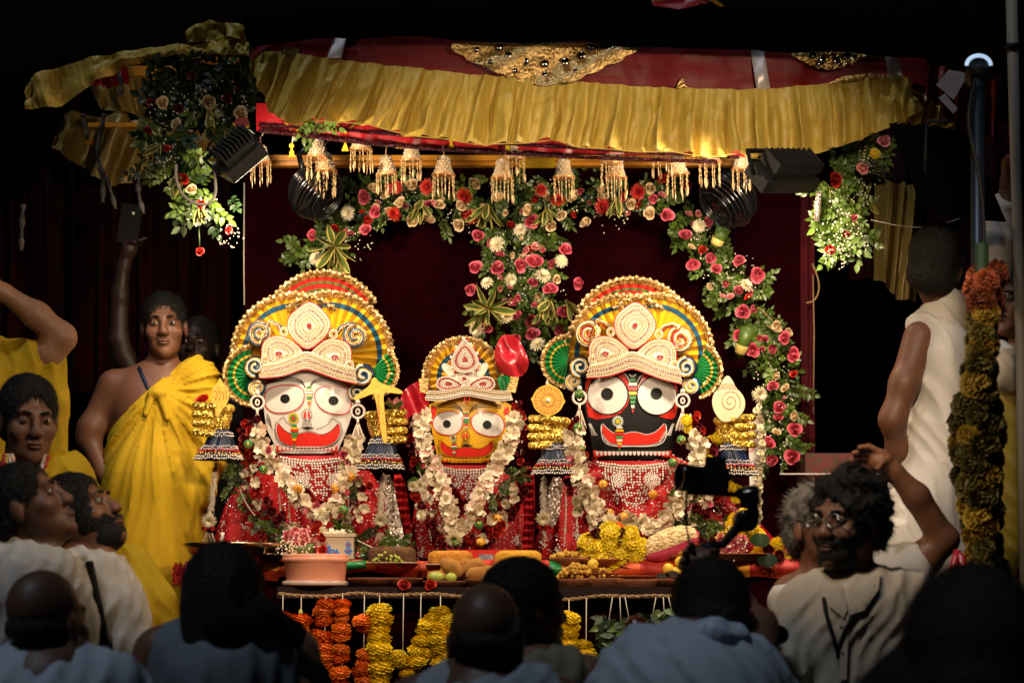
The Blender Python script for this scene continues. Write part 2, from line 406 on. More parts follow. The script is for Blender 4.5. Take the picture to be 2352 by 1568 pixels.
# ================================================================== the setting
tag(obj('road', grid(lambda a, b: Vector(((a - .5) * 160, -12 + b * 160, 0)), 8, 8), M_ROAD), kind='structure')
def sheet(edge_t, edge_b, y, nf=26, amp=.03, nu=240, nv=16, seed=1, tight=.25, sag=0.):
    """gathered cloth strip between two picture polylines at depth y (number or function of u)"""
    rr = random.Random(seed); ph = [rr.uniform(0, 6.3) for _ in range(8)]
    Lt = along(edge_t, 4); Lb = along(edge_b, 4)
    def fn(i, j):
        a = interp(Lt, i); b = interp(Lb, i); yy = y(i) if callable(y) else y
        p = W(a[0] + (b[0] - a[0]) * j, a[1] + (b[1] - a[1]) * j, yy)
        w = i + .0035 * math.sin(3 * j + 17 * i + ph[0]) * j
        nz = noise.noise(Vector((i * nf * .55 + ph[6], j * 1.1, ph[7]))) + .5 * noise.noise(Vector((i * nf * 1.3, j * 2.2, ph[7] + 3)))
        d = (.55 * math.sin(nf * 2 * PI * w + ph[1]) + .4 * math.sin(nf * 3.3 * PI * w + ph[2] + 1.5 * j) + .5 * math.sin(nf * 1.27 * PI * w + ph[3]) + 1.1 * nz)
        cr = noise.noise(Vector((i * 60, j * 3, 4.2))) * .25 + noise.noise(Vector((i * 110, j * 7, 1.2))) * .12
        d = d * amp * (tight + (1 - tight) * min(1, j * 1.6)) + cr * amp
        p.y -= d + sag * math.sin(PI * j); p.x += d * .35 * math.cos(nf * PI * w); return p
    return grid(fn, nu, nv)
cp = thing('chariot_canopy', 'gathered gold valance and red silk canopy of the decorated chariot', 'canopy', W(1300, 200, -.5))
VT = [(575, 138), (610, 120), (645, 118), (745, 133), (838, 144), (928, 154), (1110, 173), (1238, 181), (1386, 192), (1469, 199), (1674, 205), (1770, 205), (1899, 192), (2000, 178), (2060, 172), (2100, 186)]
VB = [(576, 150), (613, 244), (645, 276), (684, 288), (716, 275), (790, 280), (844, 284), (886, 296), (950, 312), (1014, 317), (1094, 331), (1206, 328), (1274, 320), (1322, 337), (1392, 341), (1466, 348), (1546, 347), (1594, 356), (1649, 358), (1703, 349), (1735, 364), (1819, 362), (1885, 349), (1967, 321), (2080, 276), (2120, 252)]
val = obj('gold_valance', sheet(VT, VB, -.55, 30, .034, 420, 22, 3), M_GOLDCLOTH, cp)
obj('hem', tube([W(u, v + 1, -.555) for u, v in along(VB[2:-1], 12)], .0022, 5), M_GOLDCLOTH, val)
RT = [(575, 125), (620, 72), (700, 62), (800, 56), (900, 60), (1000, 72), (1150, 88), (1300, 95), (1500, 103), (1700, 112), (1850, 118), (2000, 125), (2130, 132)]
RB = [(578, 142), (625, 122), (745, 135), (838, 146), (928, 156), (1110, 175), (1238, 183), (1386, 194), (1469, 201), (1674, 207), (1770, 207), (1899, 195), (2000, 182), (2060, 178), (2130, 200)]
def band_pt(u, v, off=0): return W(u, v, -.52 + .012 * math.sin(u * .03 + v * .05) - off)
obj('red_band', sheet(RT, RB, -.52, 7, .012, 200, 10, 5, 1.), M_REDBAND, cp)
for a, b in (((788, 56), (765, 134)), ((1737, 114), (1752, 206)), ((2045, 126), (2056, 180))):
    q = [(a[0] - 13, a[1]), (a[0] + 17, a[1]), (b[0] + 18, b[1]), (b[0] - 14, b[1])]
    obj('silver_stripe', decal(q, band_pt, .03, 8), M_SILVER, cp)
def medallion(cu, cv, ru, rv, n, par):
    q = []
    for i in range(72):
        a = PI * i / 71; k = 1 + .05 * abs(math.sin(9 * a)) + .08 * math.cos(4 * a)
        q.append((cu + ru * k * math.cos(a), cv + rv * k * math.sin(a)))
    o = obj('gold_medallion', plate(q, band_pt, .02, .045, 10), M_GOLDFOIL, par)
    for i in range(n):
        a = PI * (i + .5) / n
        for rr in (.55, .82):
            c = W(cu + ru * rr * math.cos(a), cv + rv * rr * math.sin(a), -.57)
            put('mirror_disc', MIRR, place(c, jit(.25), (9 if rr < .7 else 6) * PXM), o)
    for i in range(60):
        a = R.uniform(0, PI); r = math.sqrt(R.random())
        S = ball(W(cu + ru * r * math.cos(a), cv + rv * r * math.sin(a), -.568), R.uniform(2, 4) * PXM, 6, 4)
        spots.append(S)
    return o
MIRR = mesh_of('mirror_disc', lathe([(0.9, 0), (1, .1), (.85, .25), (0, .25)], 14), M_MIRROR)
spots = []
md = medallion(1252, 98, 195, 88, 7, cp)
obj('foil_bead', join(*spots), M_GOLDBEAD, md); spots = []
md = medallion(1905, 120, 78, 36, 4, cp); obj('foil_bead', join(*spots), M_GOLDBEAD, md); spots = []
obj('gold_trim', plate([(1900, 193), (1935, 176), (2000, 168), (2050, 172), (2060, 180), (2000, 182)], band_pt, .0, .04), M_GOLDFOIL, cp)
obj('gold_trim', plate([(1553, 202), (1565, 178), (1580, 202)], band_pt, .0, .04), M_GOLDFOIL, cp)
obj('gold_trim', plate([(645, 122), (655, 108), (690, 112), (685, 124)], band_pt, .0, .04), M_GOLDFOIL, cp)
obj('black_cover', sheet([(560, 70), (700, 28), (1000, 22), (1300, 30), (1600, 46), (1900, 60), (2180, 70)], [(575, 108), (640, 100), (800, 92), (1000, 90), (1250, 98), (1500, 108), (1800, 120), (2180, 132)], -.66, 5, .03, 120, 10, 8, 1.), M_BLACKTARP, cp)
obj('black_cover', sheet([(560, 40), (900, 20), (1300, 4), (1560, 12), (1900, 30), (2200, 46)], [(560, 72), (800, 50), (1200, 45), (1600, 55), (1900, 66), (2200, 74)], -.5, 5, .03, 90, 8, 9, 1.), M_BLACKTARP, cp)
obj('red_peak', plate([(1492, -10), (1640, -10), (1625, 8), (1560, 22), (1500, 14)], band_pt, .0, .01), M_REDGLOSS, cp)
obj('yellow_piping', plate([(1612, -8), (1632, -8), (1664, 14), (1655, 17)], band_pt, .012, .03), M_YSATIN, cp)
# left return of the canopy: crumpled gold cloth running back to the left
obj('side_valance', sheet([(574, 96), (520, 84), (440, 100), (330, 110), (230, 128), (150, 150), (95, 166), (58, 205)], [(572, 128), (500, 126), (420, 130), (340, 138), (262, 158), (200, 205), (130, 246), (58, 252)], lambda i: -.5 + .5 * i, 5, .035, 200, 16, 12, .5), M_GOLDCLOTH, cp)
obj('side_valance', sheet([(568, 62), (540, 58), (480, 45), (445, 58), (412, 80)], [(574, 98), (520, 88), (470, 92), (415, 100)], lambda i: -.48 + .1 * i, 3, .03, 60, 10, 13, .7), M_GOLDCLOTH, cp)
obj('side_valance', sheet([(2065, 178), (2110, 190), (2150, 215), (2190, 262)], [(2030, 268), (2080, 285), (2150, 290), (2196, 296)], lambda i: .1 + .5 * i, 9, .03, 80, 10, 15, .8), M_GOLDCLOTH, cp)
obj('red_side_band', sheet([(2100, 130), (2150, 150), (2230, 170), (2300, 190)], [(2100, 195), (2140, 235), (2200, 290), (2300, 330)], lambda i: .0 + .7 * i, 5, .04, 60, 10, 16, .8), M_REDBAND, cp)
for q in ([(2155, 225), (2170, 215), (2200, 250), (2190, 262)], [(2045, 100), (2090, 104), (2090, 112), (2046, 108)], [(2150, 195), (2180, 160), (2225, 170), (2190, 230)]):
    obj('silver_stripe', plate(q, lambda u, v, o: W(u, v, -.1 - o), 0, .004), M_SILVER, cp)
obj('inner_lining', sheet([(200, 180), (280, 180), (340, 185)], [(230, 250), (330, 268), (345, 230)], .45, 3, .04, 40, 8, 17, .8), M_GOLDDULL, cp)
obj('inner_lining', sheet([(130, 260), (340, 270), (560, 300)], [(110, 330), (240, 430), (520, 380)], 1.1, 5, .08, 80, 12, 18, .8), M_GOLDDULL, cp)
obj('red_lining', sheet([(175, 165), (230, 155), (290, 150)], [(175, 190), (230, 200), (300, 195)], .38, 3, .03, 40, 6, 19, .8), M_REDGLOSS, cp)
obj('red_lining', sheet([(590, 235), (900, 270), (1300, 300), (1720, 330)], [(590, 300), (900, 330), (1300, 352), (1720, 360)], -.12, 12, .012, 160, 6, 20, .6), M_REDGLOSS, cp)
def tinsel(pts, y, r, par):
    P = [W(u, v, y) for u, v in along(pts, 5)]; S = []
    for i, p in enumerate(P):
        for _ in range(3):
            d = Vector((R.uniform(-1, 1), R.uniform(-1, .3), R.uniform(-1, 1))) * r
            S.append(([p, p + d, p + d + Vector((.004, 0, .003))], [(0, 1, 2)]))
    o = obj('tinsel', join(tube(P, r * .55, 5), *S), M_TINSEL, par); return stuff(o)
tinsel([(595, 288), (800, 300), (1000, 318), (1200, 333), (1500, 352), (1700, 362)], -.14, .010, cp)
tinsel([(595, 300), (700, 312), (850, 330), (1000, 342), (1300, 360), (1650, 372)], -.16, .013, cp)
M_TIE = mat('grey_cloth_tie', (.14, .115, .10), .7, c2=(.03, .025, .025), ns=40)
# hanging grey ties on the left
for pts in ([(275, 135), (268, 160), (280, 195), (275, 222)], [(240, 262), (232, 300), (222, 360), (238, 410), (236, 465)], [(190, 262), (196, 290), (200, 320)], [(54, 470), (50, 520), (49, 575)], [(235, 395), (250, 420), (265, 480)], [(320, 400), (316, 440), (330, 490)]):
    P = [W(u, v, .3) for u, v in smooth_poly(pts, 2, False)]
    tag(obj('cloth_tie', tube(P, [.009 + .004 * math.sin(i * 1.7) for i in range(len(P))], 6), M_TIE, cp))
# chariot woodwork: deck, yellow beams, posts, backdrop
ch = thing('chariot', 'wooden chariot with deck, yellow painted beams and dark posts', 'chariot', (0, 0, 0))
obj('deck', box((0, 1.0, 1.02), (5.2, 3.6, .12)), M_DARKWOOD, ch)
for i in range(12): obj('deck_skirt_plank', box((-2.4 + i * .436, -.83, .62), (.42, .04, .72)), M_DARKWOOD, ch, False)
def beam(u0, u1, v, y, h, d, m=M_YWOOD):
    a, b = W(u0, v, y), W(u1, v, y); return obj('beam', box((a + b) / 2, ((b - a).length, d, h * K(y))), m, ch, False)
beam(600, 1690, 366, .30, 12, .06); beam(600, 1690, 379, .33, 9, .05)
beam(1195, 1275, 375, .262, 22, .01, M_YSATIN)
beam(280, 420, 168, .7, 22, .08); beam(420, 560, 140, .55, 8, .06); beam(200, 330, 290, 1.0, 10, .06); beam(180, 340, 330, 1.2, 12, .08)
for u, y in ((120, 1.85), (2190, 1.85)):
    p = W(u, 800, y); obj('post', box((p.x, y, 2.2), (.09, .09, 2.4)), M_DARKWOOD, ch, False)
bd = thing('backdrop', 'dark maroon velvet backdrop hanging behind the idols', 'backdrop', W(1205, 1280, .62))
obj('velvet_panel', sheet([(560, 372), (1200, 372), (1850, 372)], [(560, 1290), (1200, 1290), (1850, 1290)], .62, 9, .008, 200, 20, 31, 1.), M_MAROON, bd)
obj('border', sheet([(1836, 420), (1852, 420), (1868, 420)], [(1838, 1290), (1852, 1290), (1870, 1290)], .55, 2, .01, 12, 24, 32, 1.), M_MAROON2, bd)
obj('edge_cord', tube([W(561, 420, .6), W(560, 600, .6), W(561, 700, .6)], .003, 5), M_THREAD, bd)
M_CURT = mat('dark_red_curtain', (.022, .0015, .002), .95, c2=(.012, .001, .0015), ns=4, spec=.1)
M_PAIS = mat('paisley_cloth', (.12, .008, .01), .7, c2=(.05, .025, .01), ns=55)
sw = thing('side_curtain', 'dark red cloth hanging behind the people at the left', 'curtain', W(280, 700, 1.7))
obj('cloth', sheet([(-40, 380), (250, 390), (540, 380)], [(-40, 900), (250, 900), (540, 900)], 1.7, 12, .05, 120, 10, 33, 1.), M_CURT, sw)
sw = thing('side_curtain', 'dark red cloth with dull gold panel hanging behind the right pole', 'curtain', W(2150, 500, 1.4))
obj('cloth', sheet([(1960, 280), (2150, 300), (2400, 280)], [(1960, 640), (2150, 640), (2400, 640)], 1.4, 8, .06, 90, 10, 34, 1.), M_CURT, sw)
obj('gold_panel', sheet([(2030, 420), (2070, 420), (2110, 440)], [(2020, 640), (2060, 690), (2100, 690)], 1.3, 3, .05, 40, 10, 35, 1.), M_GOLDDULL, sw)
# altar: two steps covered with dark cloth
al = thing('altar_table', 'stepped altar table draped in dark maroon cloth under the idols', 'table', (W(1150, 1400, -.3).x, -.2, 1.08))
zt = W(0, 1292, -.3).z; zl = W(0, 1347, -.52).z
xa, xb = W(425, 0, -.3).x, W(1885, 0, -.3).x
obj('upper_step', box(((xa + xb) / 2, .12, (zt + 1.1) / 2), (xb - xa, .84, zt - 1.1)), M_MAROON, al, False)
xa2, xb2 = W(640, 0, -.5).x, W(1560, 0, -.5).x
obj('lower_shelf', box(((xa2 + xb2) / 2, -.425, zl - .02), (xb2 - xa2, .25, .04)), M_DARKWOOD, al, False)
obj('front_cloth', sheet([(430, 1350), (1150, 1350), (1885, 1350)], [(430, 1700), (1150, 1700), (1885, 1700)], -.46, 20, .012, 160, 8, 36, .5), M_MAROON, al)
# red patchwork runner along the front edge of the upper step
M_PRED = mat('red_runner_cloth', (.40, .012, .012), .6, c2=(.5, .05, .012), ns=7, sheen=.3)
M_PYEL = mat('mustard_patch', (.72, .27, .015), .6, c2=(.6, .2, .01), ns=12)
M_PORG = mat('orange_patch', (.62, .10, .01), .55, c2=(.5, .05, .01), ns=20)
rn = thing('altar_runner', 'red patchwork cloth runner with mustard and green patches along the altar edge', 'cloth', (0, -.32, zt))
def runner_fn(i, j, y0=-.325):
    u = 425 + (1885 - 425) * i; top = 1286 + 3 * math.sin(u * .02); 
    dep = 46 + 6 * math.sin(u * .013 + 1) + 3 * math.sin(u * .05); 
    if 640 < u < 1080: dep -= 12
    y = y0 - .03 * math.sin(PI * min(1, j * 1.1)) - .01 * math.sin(u * .07)
    return W(u, top + dep * j, y)
obj('runner', grid(runner_fn, 180, 6), M_PRED, rn)
def patch(u0, u1, m, j0=0., j1=1.):
    return obj('patch', grid(lambda i, j: runner_fn((u0 + (u1 - u0) * i - 425) / 1460, j0 + (j1 - j0) * j, -.329), 8, 6), m, rn)
patch(606, 642, M_PYEL, .1, .5); patch(795, 842, M_GREEN, .1, .75); patch(842, 862, M_PYEL, .1, .85); patch(1262, 1290, M_GREEN); patch(1290, 1330, M_PYEL); patch(1330, 1340, M_GREEN)
patch(1390, 1470, M_PORG, .05, .6); patch(1640, 1722, M_PYEL); patch(1545, 1600, M_PORG, .0, .5); patch(1420, 1480, M_PORG, .55, 1.)
for cu in (1768,):
    for a in range(8):
        t = a * PI / 4 + .4; q = [(cu + math.cos(t) * 3, 1313 + math.sin(t) * 3), (cu + math.cos(t - .35) * 12, 1313 + math.sin(t - .35) * 12), (cu + math.cos(t) * 21, 1313 + math.sin(t) * 21), (cu + math.cos(t + .35) * 12, 1313 + math.sin(t + .35) * 12)]
        obj('embroidered_petal', decal(q, lambda u, v, o: runner_fn((u - 425) / 1460, (v - 1286) / 48, -.331 - o), .001, 0), M_PORG, rn)
fr = []
for i in range(260):
    u = R.uniform(400, 452); v = R.uniform(1290, 1330); p = W(u, v, -.3); q = W(u + R.uniform(-10, 6), v + R.uniform(10, 24), -.3 + R.uniform(-.03, .03)); fr.append(tube([p, (p + q) / 2 + Vector((R.uniform(-.006, .006), 0, 0)), q], .0014, 4, False))
stuff(obj('fringe', join(*fr), M_RED, rn))
# ================================================================== the three idols
DISC = mesh_of('sequin', lathe([(1, 0), (1, .12), (.7, .22), (0, .2)], 10), M_SEQ)
def flat(y): return lambda u, v, o: W(u, v, y - o)
def fan(par, name, cu, cv, rad, a0, a1, N, y, bands, amp=.012, seq=5.2, sy=1., lab=None):
    """pleated cloth fan: bands are (r0, r1, material, part name); edge of gold sequins"""
    p = None; a0, a1 = math.radians(a0), math.radians(a1)
    for b in bands:
        def fn(i, j, b=b):
            a = a0 + (a1 - a0) * i; k = round(i * 2 * N); r = rad * (b[0] + (b[1] - b[0]) * j)
            z = amp * (1 if k % 2 else -1) * (r / rad) ** 1.2
            return W(cu + r * math.cos(a), cv - r * sy * math.sin(a), y - z - (.0015 if b[3] != 'pleated_cloth' else 0))
        o = obj(name if p is None else b[3], grid(fn, 2 * N, 3), b[2], p or par, False)
        if p is None: p = o
    n = int((a1 - a0) * rad / (seq * 1.45))
    for i in range(n + 1):
        a = a0 + (a1 - a0) * i / n; r = rad * (.985 + .02 * (i % 2))
        put('sequin', DISC, place(W(cu + r * math.cos(a), cv - r * sy * math.sin(a), y - .02 + R.uniform(-.01, .006)), jit(.3), seq * .9 * PXM), p)
    ln = []
    for rr in (.93,):
        ln.append(join(*[ball(W(cu + rad * rr * math.cos(a0 + (a1 - a0) * i / (n * 2)), cv - rad * rr * sy * math.sin(a0 + (a1 - a0) * i / (n * 2)), y - .017), 1.5 * PXM, 5, 3) for i in range(n * 2 + 1)]))
    stuff(obj('bead_edging', join(*ln), M_GOLDBEAD, p)); return p
YB = [(.1, .76, M_YSATIN, 'pleated_cloth'), (.75, .83, M_BLUERIB, 'ribbon'), (.83, .905, M_YSATIN, 'pleated_cloth'), (.9, 1., M_GOLDFOIL, 'lace_edge')]
RBN = [(.1, .42, M_GREEN, 'pleated_cloth'), (.42, .56, M_GOLDFOIL, 'lace_edge'), (.56, .68, M_REDSAT2, 'pleated_cloth'), (.68, .71, M_GREEN, 'ribbon'), (.71, .8, M_REDSAT2, 'pleated_cloth'), (.8, .83, M_GREEN, 'ribbon'), (.83, .9, M_REDSAT2, 'pleated_cloth'), (.9, 1., M_GOLDFOIL, 'lace_edge')]
GB = [(.05, .62, M_GREEN, 'pleated_cloth'), (.62, .69, M_OGOLD, 'ribbon'), (.69, .86, M_GREEN, 'pleated_cloth'), (.86, 1., M_GOLDFOIL, 'lace_edge')]
def scroll(par, cu, cv, r, y, flip, cols, turns=1.6, tail=None):
    q = []
    for i in range(46):
        t = i / 45; a = (turns * 2 * PI * t + (PI * .5)) * flip; rr = r * (1 - .86 * t); q.append((cu + rr * math.cos(a), cv - rr * math.sin(a)))
    if tail: q = tail + q
    o = obj('scroll_ornament', lathe([(1.12 * r * PXM, 0), (1.12 * r * PXM, .006), (.9 * r * PXM, .012), (0, .012)], 24, W(cu, cv, y), (0, -1, 0)), cols[0], par)
    for k, (c, dr) in enumerate(zip(cols[1:], (0, -.16, .16))):
        P = []
        for i, p in enumerate(q):
            dx, dy = p[0] - cu, p[1] - cv; l = math.hypot(dx, dy) or 1; P.append(W(p[0] + dx / l * dr * r, p[1] + dy / l * dr * r, y - .016 - .004 * (k == 0)))
        obj('cord', tube(P, .07 * r * PXM + .0008, 5), c, o)
    fr = []
    for i in range(44):
        a = 2 * PI * i / 44; fr.append(([W(cu + r * math.cos(a), cv + r * math.sin(a), y - .01), W(cu + r * 1.28 * math.cos(a + .05), cv + r * 1.28 * math.sin(a + .05), y - .013), W(cu + r * 1.28 * math.cos(a + .13), cv + r * 1.28 * math.sin(a + .13), y - .006)], [(0, 1, 2)]))
    obj('fringe', join(*fr), cols[0], o, False); return o
def rows(par, lines, y, spec, closed=False):
    """rows of cord and beads: spec gives for each line (kind, size)"""
    acc = {}
    for q, (kind, s) in zip(lines, spec):
        if kind in ('cord', 'rcord'):
            P = [W(u, v, y) for u, v in q]; 
            if closed: P.append(P[0])
            sh = tube(P, s * .66 * PXM, 5)
        else: sh = join(*[ball(W(u, v, y - .0015), s * 1.16 * PXM, 6, 4) for u, v in along(q, s * 2.5, closed)])
        acc.setdefault(kind, []).append(sh)
    mm = {'cord': M_CREAM, 'rcord': M_RPAINT, 'gold': M_CGOLD, 'pearl': M_PEARL, 'org': M_ORGLIT, 'cry': M_CRYSTAL, 'red': M_REDBEAD}
    for k, l in acc.items(): stuff(obj('cord_row' if 'cord' in k else 'bead_row', join(*l), mm[k], par))
def scaled(q, k, c): return [(c[0] + (u - c[0]) * k, c[1] + (v - c[1]) * k) for u, v in q]
LEAF = [(713, 689), (737, 708), (755, 728), (761, 748), (752, 768), (735, 786), (706, 806), (682, 788), (665, 768), (658, 746), (664, 724), (686, 706)]
PAI = [(601, 822), (600, 797), (609, 779), (628, 771), (650, 772), (672, 782), (700, 808), (680, 817), (650, 828), (620, 838), (606, 840)]
BLO = [(594, 868), (640, 866), (672, 857), (701, 845), (735, 857), (775, 872), (821, 882)]
BHI = [(602, 838), (640, 832), (672, 820), (703, 804), (740, 821), (775, 836), (815, 846)]
def crown(idol, dx, dy, y, sx=1., cx=707):
    T = lambda q: [(cx + dx + (u - cx) * sx, v + dy) for u, v in q]
    cr = obj('crown', join(plate(T(smooth_poly(LEAF, 2)), flat(y), -.012, .012), plate(T(smooth_poly(PAI, 2)), flat(y), -.012, .008), plate(T(smooth_poly([(1408 - u, v + (8 if u < 650 else 5)) for u, v in PAI], 2)), flat(y), -.012, .008), plate(T(smooth_poly(BLO, 2, False) + smooth_poly(BHI, 2, False)[::-1]), flat(y), -.012, .015)), M_CREAM, idol)
    def ring(q, c, ks, spec, yy): rows(cr, [T(scaled(smooth_poly(q, 3), k, c)) for k in ks], yy, spec, True)
    ring(LEAF, (710, 748), (1.0, .92, .86, .78, .68, .58, .5, .42, .33, .26, .17, .10), [('rcord', 1.6), ('cord', 2.2), ('gold', 2.0), ('cord', 2.2), ('org', 2.6), ('cord', 2.2), ('gold', 2.0), ('cord', 2.2), ('gold', 1.8), ('cord', 2.0), ('cord', 2.0), ('gold', 1.5)], y - .014)
    rows(cr, [T(circ(710, 748, 3.4, 5, 10))], y - .018, [('red', 2.2)], True)
    sp = [('rcord', 1.5), ('cord', 2.2), ('gold', 2.0), ('cord', 2.2), ('org', 2.4), ('cord', 2.2), ('gold', 1.9), ('cord', 2.0)]
    ks = (1., .93, .83, .73, .63, .53, .43, .34)
    ring(PAI, (642, 812), ks, sp, y - .010); ring([(1408 - u, v + (8 if u < 650 else 5)) for u, v in PAI], (766, 819), ks, sp, y - .010)
    for c in ((640, 812), (769, 820)):
        rows(cr, [T(circ(c[0], c[1], 6, 4, 10)), T(circ(c[0], c[1], 9, 6, 14))], y - .014, [('red', 2.2), ('cord', 1.8)], True)
    for c in ((652, 762), (766, 767), (609, 826), (803, 838)):
        rows(cr, [T(circ(c[0], c[1], 9, 10, 14)), T(circ(c[0], c[1], 5.5, 6, 10))], y - .012, [('cord', 2.2), ('gold', 2.)], True)
    L = [[tuple(a + (b - a) * t for a, b in zip(p, q)) for p, q in zip(T(smooth_poly(BLO, 2, False)), T(smooth_poly(BHI, 2, False)))] for t in (0, .1, .24, .38, .52, .66, .8, .93, 1.)]
    rows(cr, L, y - .018, [('rcord', 1.6), ('cord', 2.2), ('gold', 2.1), ('cord', 2.2), ('org', 2.6), ('cord', 2.2), ('gold', 2.1), ('cord', 2.2), ('cord', 1.8)])
    return cr
def face_fn(cu, cv, wu, wv, y, b=.05):
    return lambda u, v, o: W(u, v, y - b * max(0, 1 - ((u - cu) / wu) ** 2) - b * .3 * max(0, 1 - ((v - cv) / wv) ** 2) - o)
def mouth_poly(cu, cv, w, h):
    q = [(-1, -1), (-.84, -.5), (-.66, -.12), (-.42, .08), (-.2, -.1), (0, -.2), (.2, -.1), (.42, .08), (.66, -.12), (.84, -.5), (1, -1), (1.04, -.2), (.92, .5), (.72, .85), (.4, 1), (0, 1.02), (-.4, 1), (-.72, .85), (-.92, .5), (-1.04, -.2)]
    return [(cu + a * w / 2, cv + b * h / 2) for a, b in q]
def tilak(face, F, u, v0, v1, w, cols):
    n = 8
    for i in range(n):
        a, b = v0 + (v1 - v0) * i / n, v0 + (v1 - v0) * (i + .72) / n
        f = lambda t: w / 2 * math.sin(PI * min(1, .22 + .78 * (1 - ((t - v0) / (v1 - v0)))))
        f = lambda t: w / 2 * (min(1, .45 + 2.2 * (t - v0) / (v1 - v0)) * min(1, 1.15 * (1 - (t - v0) / (v1 - v0)) + .08))
        obj('tilak_band', plate([(u - f(a), a), (u + f(a), a), (u + f(b), b), (u - f(b), b)], F, .001, .006, 0), cols[i % len(cols)], face, False)
def teeth(face, F, u0, u1, v0, v1, red, white, n=15):
    obj('lip_band', decal([(u0, v0), (u1, v0), (u1 - 2, v1), (u0 + 2, v1)], F, .0025, 14), red, face)
    S = []
    for i in range(n):
        c = u0 + 5 + (u1 - u0 - 10) * (i + .5) / n; w = (u1 - u0 - 10) / n * .42
        S.append(decal([(c - w, v0 + 2)] + circ(c, v0 + 2, w, (v1 - v0) * .62, 8, PI, 0)[1:] + [(c + w, v0 + 2)], F, .0035, 0))
    obj('scallop_row', join(*S), white, face)
def eye(face, F, q, ring, pupil, rw=2.2, m=M_EYEW):
    e = obj('eye', decal(smooth_poly(q, 2), F, .003, 10), m, face)
    obj('eye_rim', stroke(smooth_poly(q, 2), F, .0045, rw, True), ring, e)
    obj('pupil', decal(circ(*pupil), F, .0048, 0), M_KPAINT, e); return e
def nose(face, F, u, v, s):
    obj('nose_ring', stroke(circ(u, v, 10 * s, 11 * s, 24), F, .004, 1.2, True), M_KPAINT, face)
    for d in (-1, 1): obj('nostril', decal(smooth_poly([(u + d * 1.5 * s, v - 7 * s), (u + d * 4 * s, v - 8 * s), (u + d * 7 * s, v + 1 * s), (u + d * 6.5 * s, v + 7 * s), (u + d * 1.5 * s, v + 7 * s)], 1), F, .0045, 0), M_RPAINT, face)
    obj('nose_line', join(*[stroke([(u + k * 2.4 * s, v + 11 * s), (u + k * 3.4 * s, v + 27 * s)], F, .004, .9) for k in (-3, -2, -1, 0, 1, 2, 3)]), M_KPAINT, face)
def hair_lines(face, F, u, v, s, m, d):
    obj('whisker', join(*[stroke([(u, v + k * 3), (u + d * (5 + k), v + 6 + k * 5), (u + d * (9 + k), v + 14 + k * 5)], F, .004, 1.) for k in range(6)]), m, face)
def hand(idol, fu, fv, side, y=-.16):
    """gold glitter fist seen from the front: four stacked fingers, thumb and palm; side = direction from fingers to palm"""
    s = SDF(.004)
    for k in range(4):
        u0 = fu + (2 if k in (0, 3) else 0) * side; v = fv + k * 20.5
        s.cap(W(u0 - side * 20, v - 1, y - .03), W(u0 + side * 18, v + R.uniform(-2, 2), y - .035), .0142, .0146)
    s.cap(W(fu + side * 16, fv + 8, y + .02), W(fu + side * 50, fv + 22, y), .016, .024, k=.012)
    s.ell(W(fu + side * 36, fv + 34, y), (.038, .03, .045), k=.02)
    s.cap(W(fu + side * 62, fv + 6, y - .02), W(fu + side * 28, fv + 1, y - .04), .016, .014, k=.008)
    s.cap(W(fu + side * 36, fv + 44, y), W(fu + side * 38, fv + 66, y + .03), .028, .026, k=.02)
    return obj('hand', s.mesh(.0045), M_GLIT, idol)
def cuff(idol, cu, v0, v1, w0, w1, y, lean=0):
    lv = [(W(cu, v0, y), w0 * PXM, w0 * PXM * .8), (W(cu + lean * .5, (v0 + v1) / 2, y), (w0 * .6 + w1 * .4) * PXM, (w0 * .5 + w1 * .4) * PXM * .8), (W(cu + lean, v1, y), w1 * PXM, w1 * PXM * .6)]
    c = obj('cuff', drape(lv, 9, .007, 90, 10, int(cu)), M_NAVY, idol)
    for j, mm, s in ((.10, M_PEARL, 1.8), (.20, M_PEARL, 1.8), (.56, M_PEARL, 1.6), (.64, M_PEARL, 1.4), (.80, M_GOLDBEAD, 3.2), (.71, M_REDBEAD, 3.4), (.88, M_PEARL, 2.2), (.97, M_PEARL, 2.2)):
        S = []
        f = j * 2; k = min(int(f), 1); f -= k; A, B = lv[k], lv[k + 1]; ce = A[0].lerp(B[0], f); rx = A[1] + (B[1] - A[1]) * f; ry = A[2] + (B[2] - A[2]) * f
        n = int(PI * rx / (s * 2.3 * PXM))
        for i in range(n + 1):
            a = PI + PI * i / n; S.append(ball(ce + Vector((math.cos(a) * (rx + .004), math.sin(a) * (ry + .008), R.uniform(-.003, .003))), s * PXM, 5, 4))
        stuff(obj('bead_row', join(*S), mm, c))
    return c
def earring(idol, u, v, y):
    r = 16 * PXM; c = W(u, v, y); o = obj('earring', join(*[ball(W(u + 15 * math.cos(a), v + 15 * math.sin(a), y), 3.4 * PXM, 6, 4) for a in [2 * PI * i / 20 for i in range(20)]], *[ball(W(u + 4 * math.cos(a), v + 6 * math.sin(a), y), 2.6 * PXM, 6, 4) for a in [2 * PI * i / 8 for i in range(8)]], ball(W(u, v - 22, y), 6 * PXM, 8, 5)), M_PEARL, idol)
    t = []
    for i in range(40):
        a = R.uniform(-.5, .5); p = W(u + a * 6, v + 28, y); t.append(tube([p, W(u + a * 22, v + 46 + R.uniform(0, 6), y + R.uniform(-.02, .02)), W(u + a * 34, v + 66 + R.uniform(-6, 4), y + R.uniform(-.02, .02))], .0016, 4, False))
    stuff(obj('tassel', join(tube([W(u, v + 15, y), W(u, v + 30, y)], .005, 6), *t), M_CREAM, o)); return o
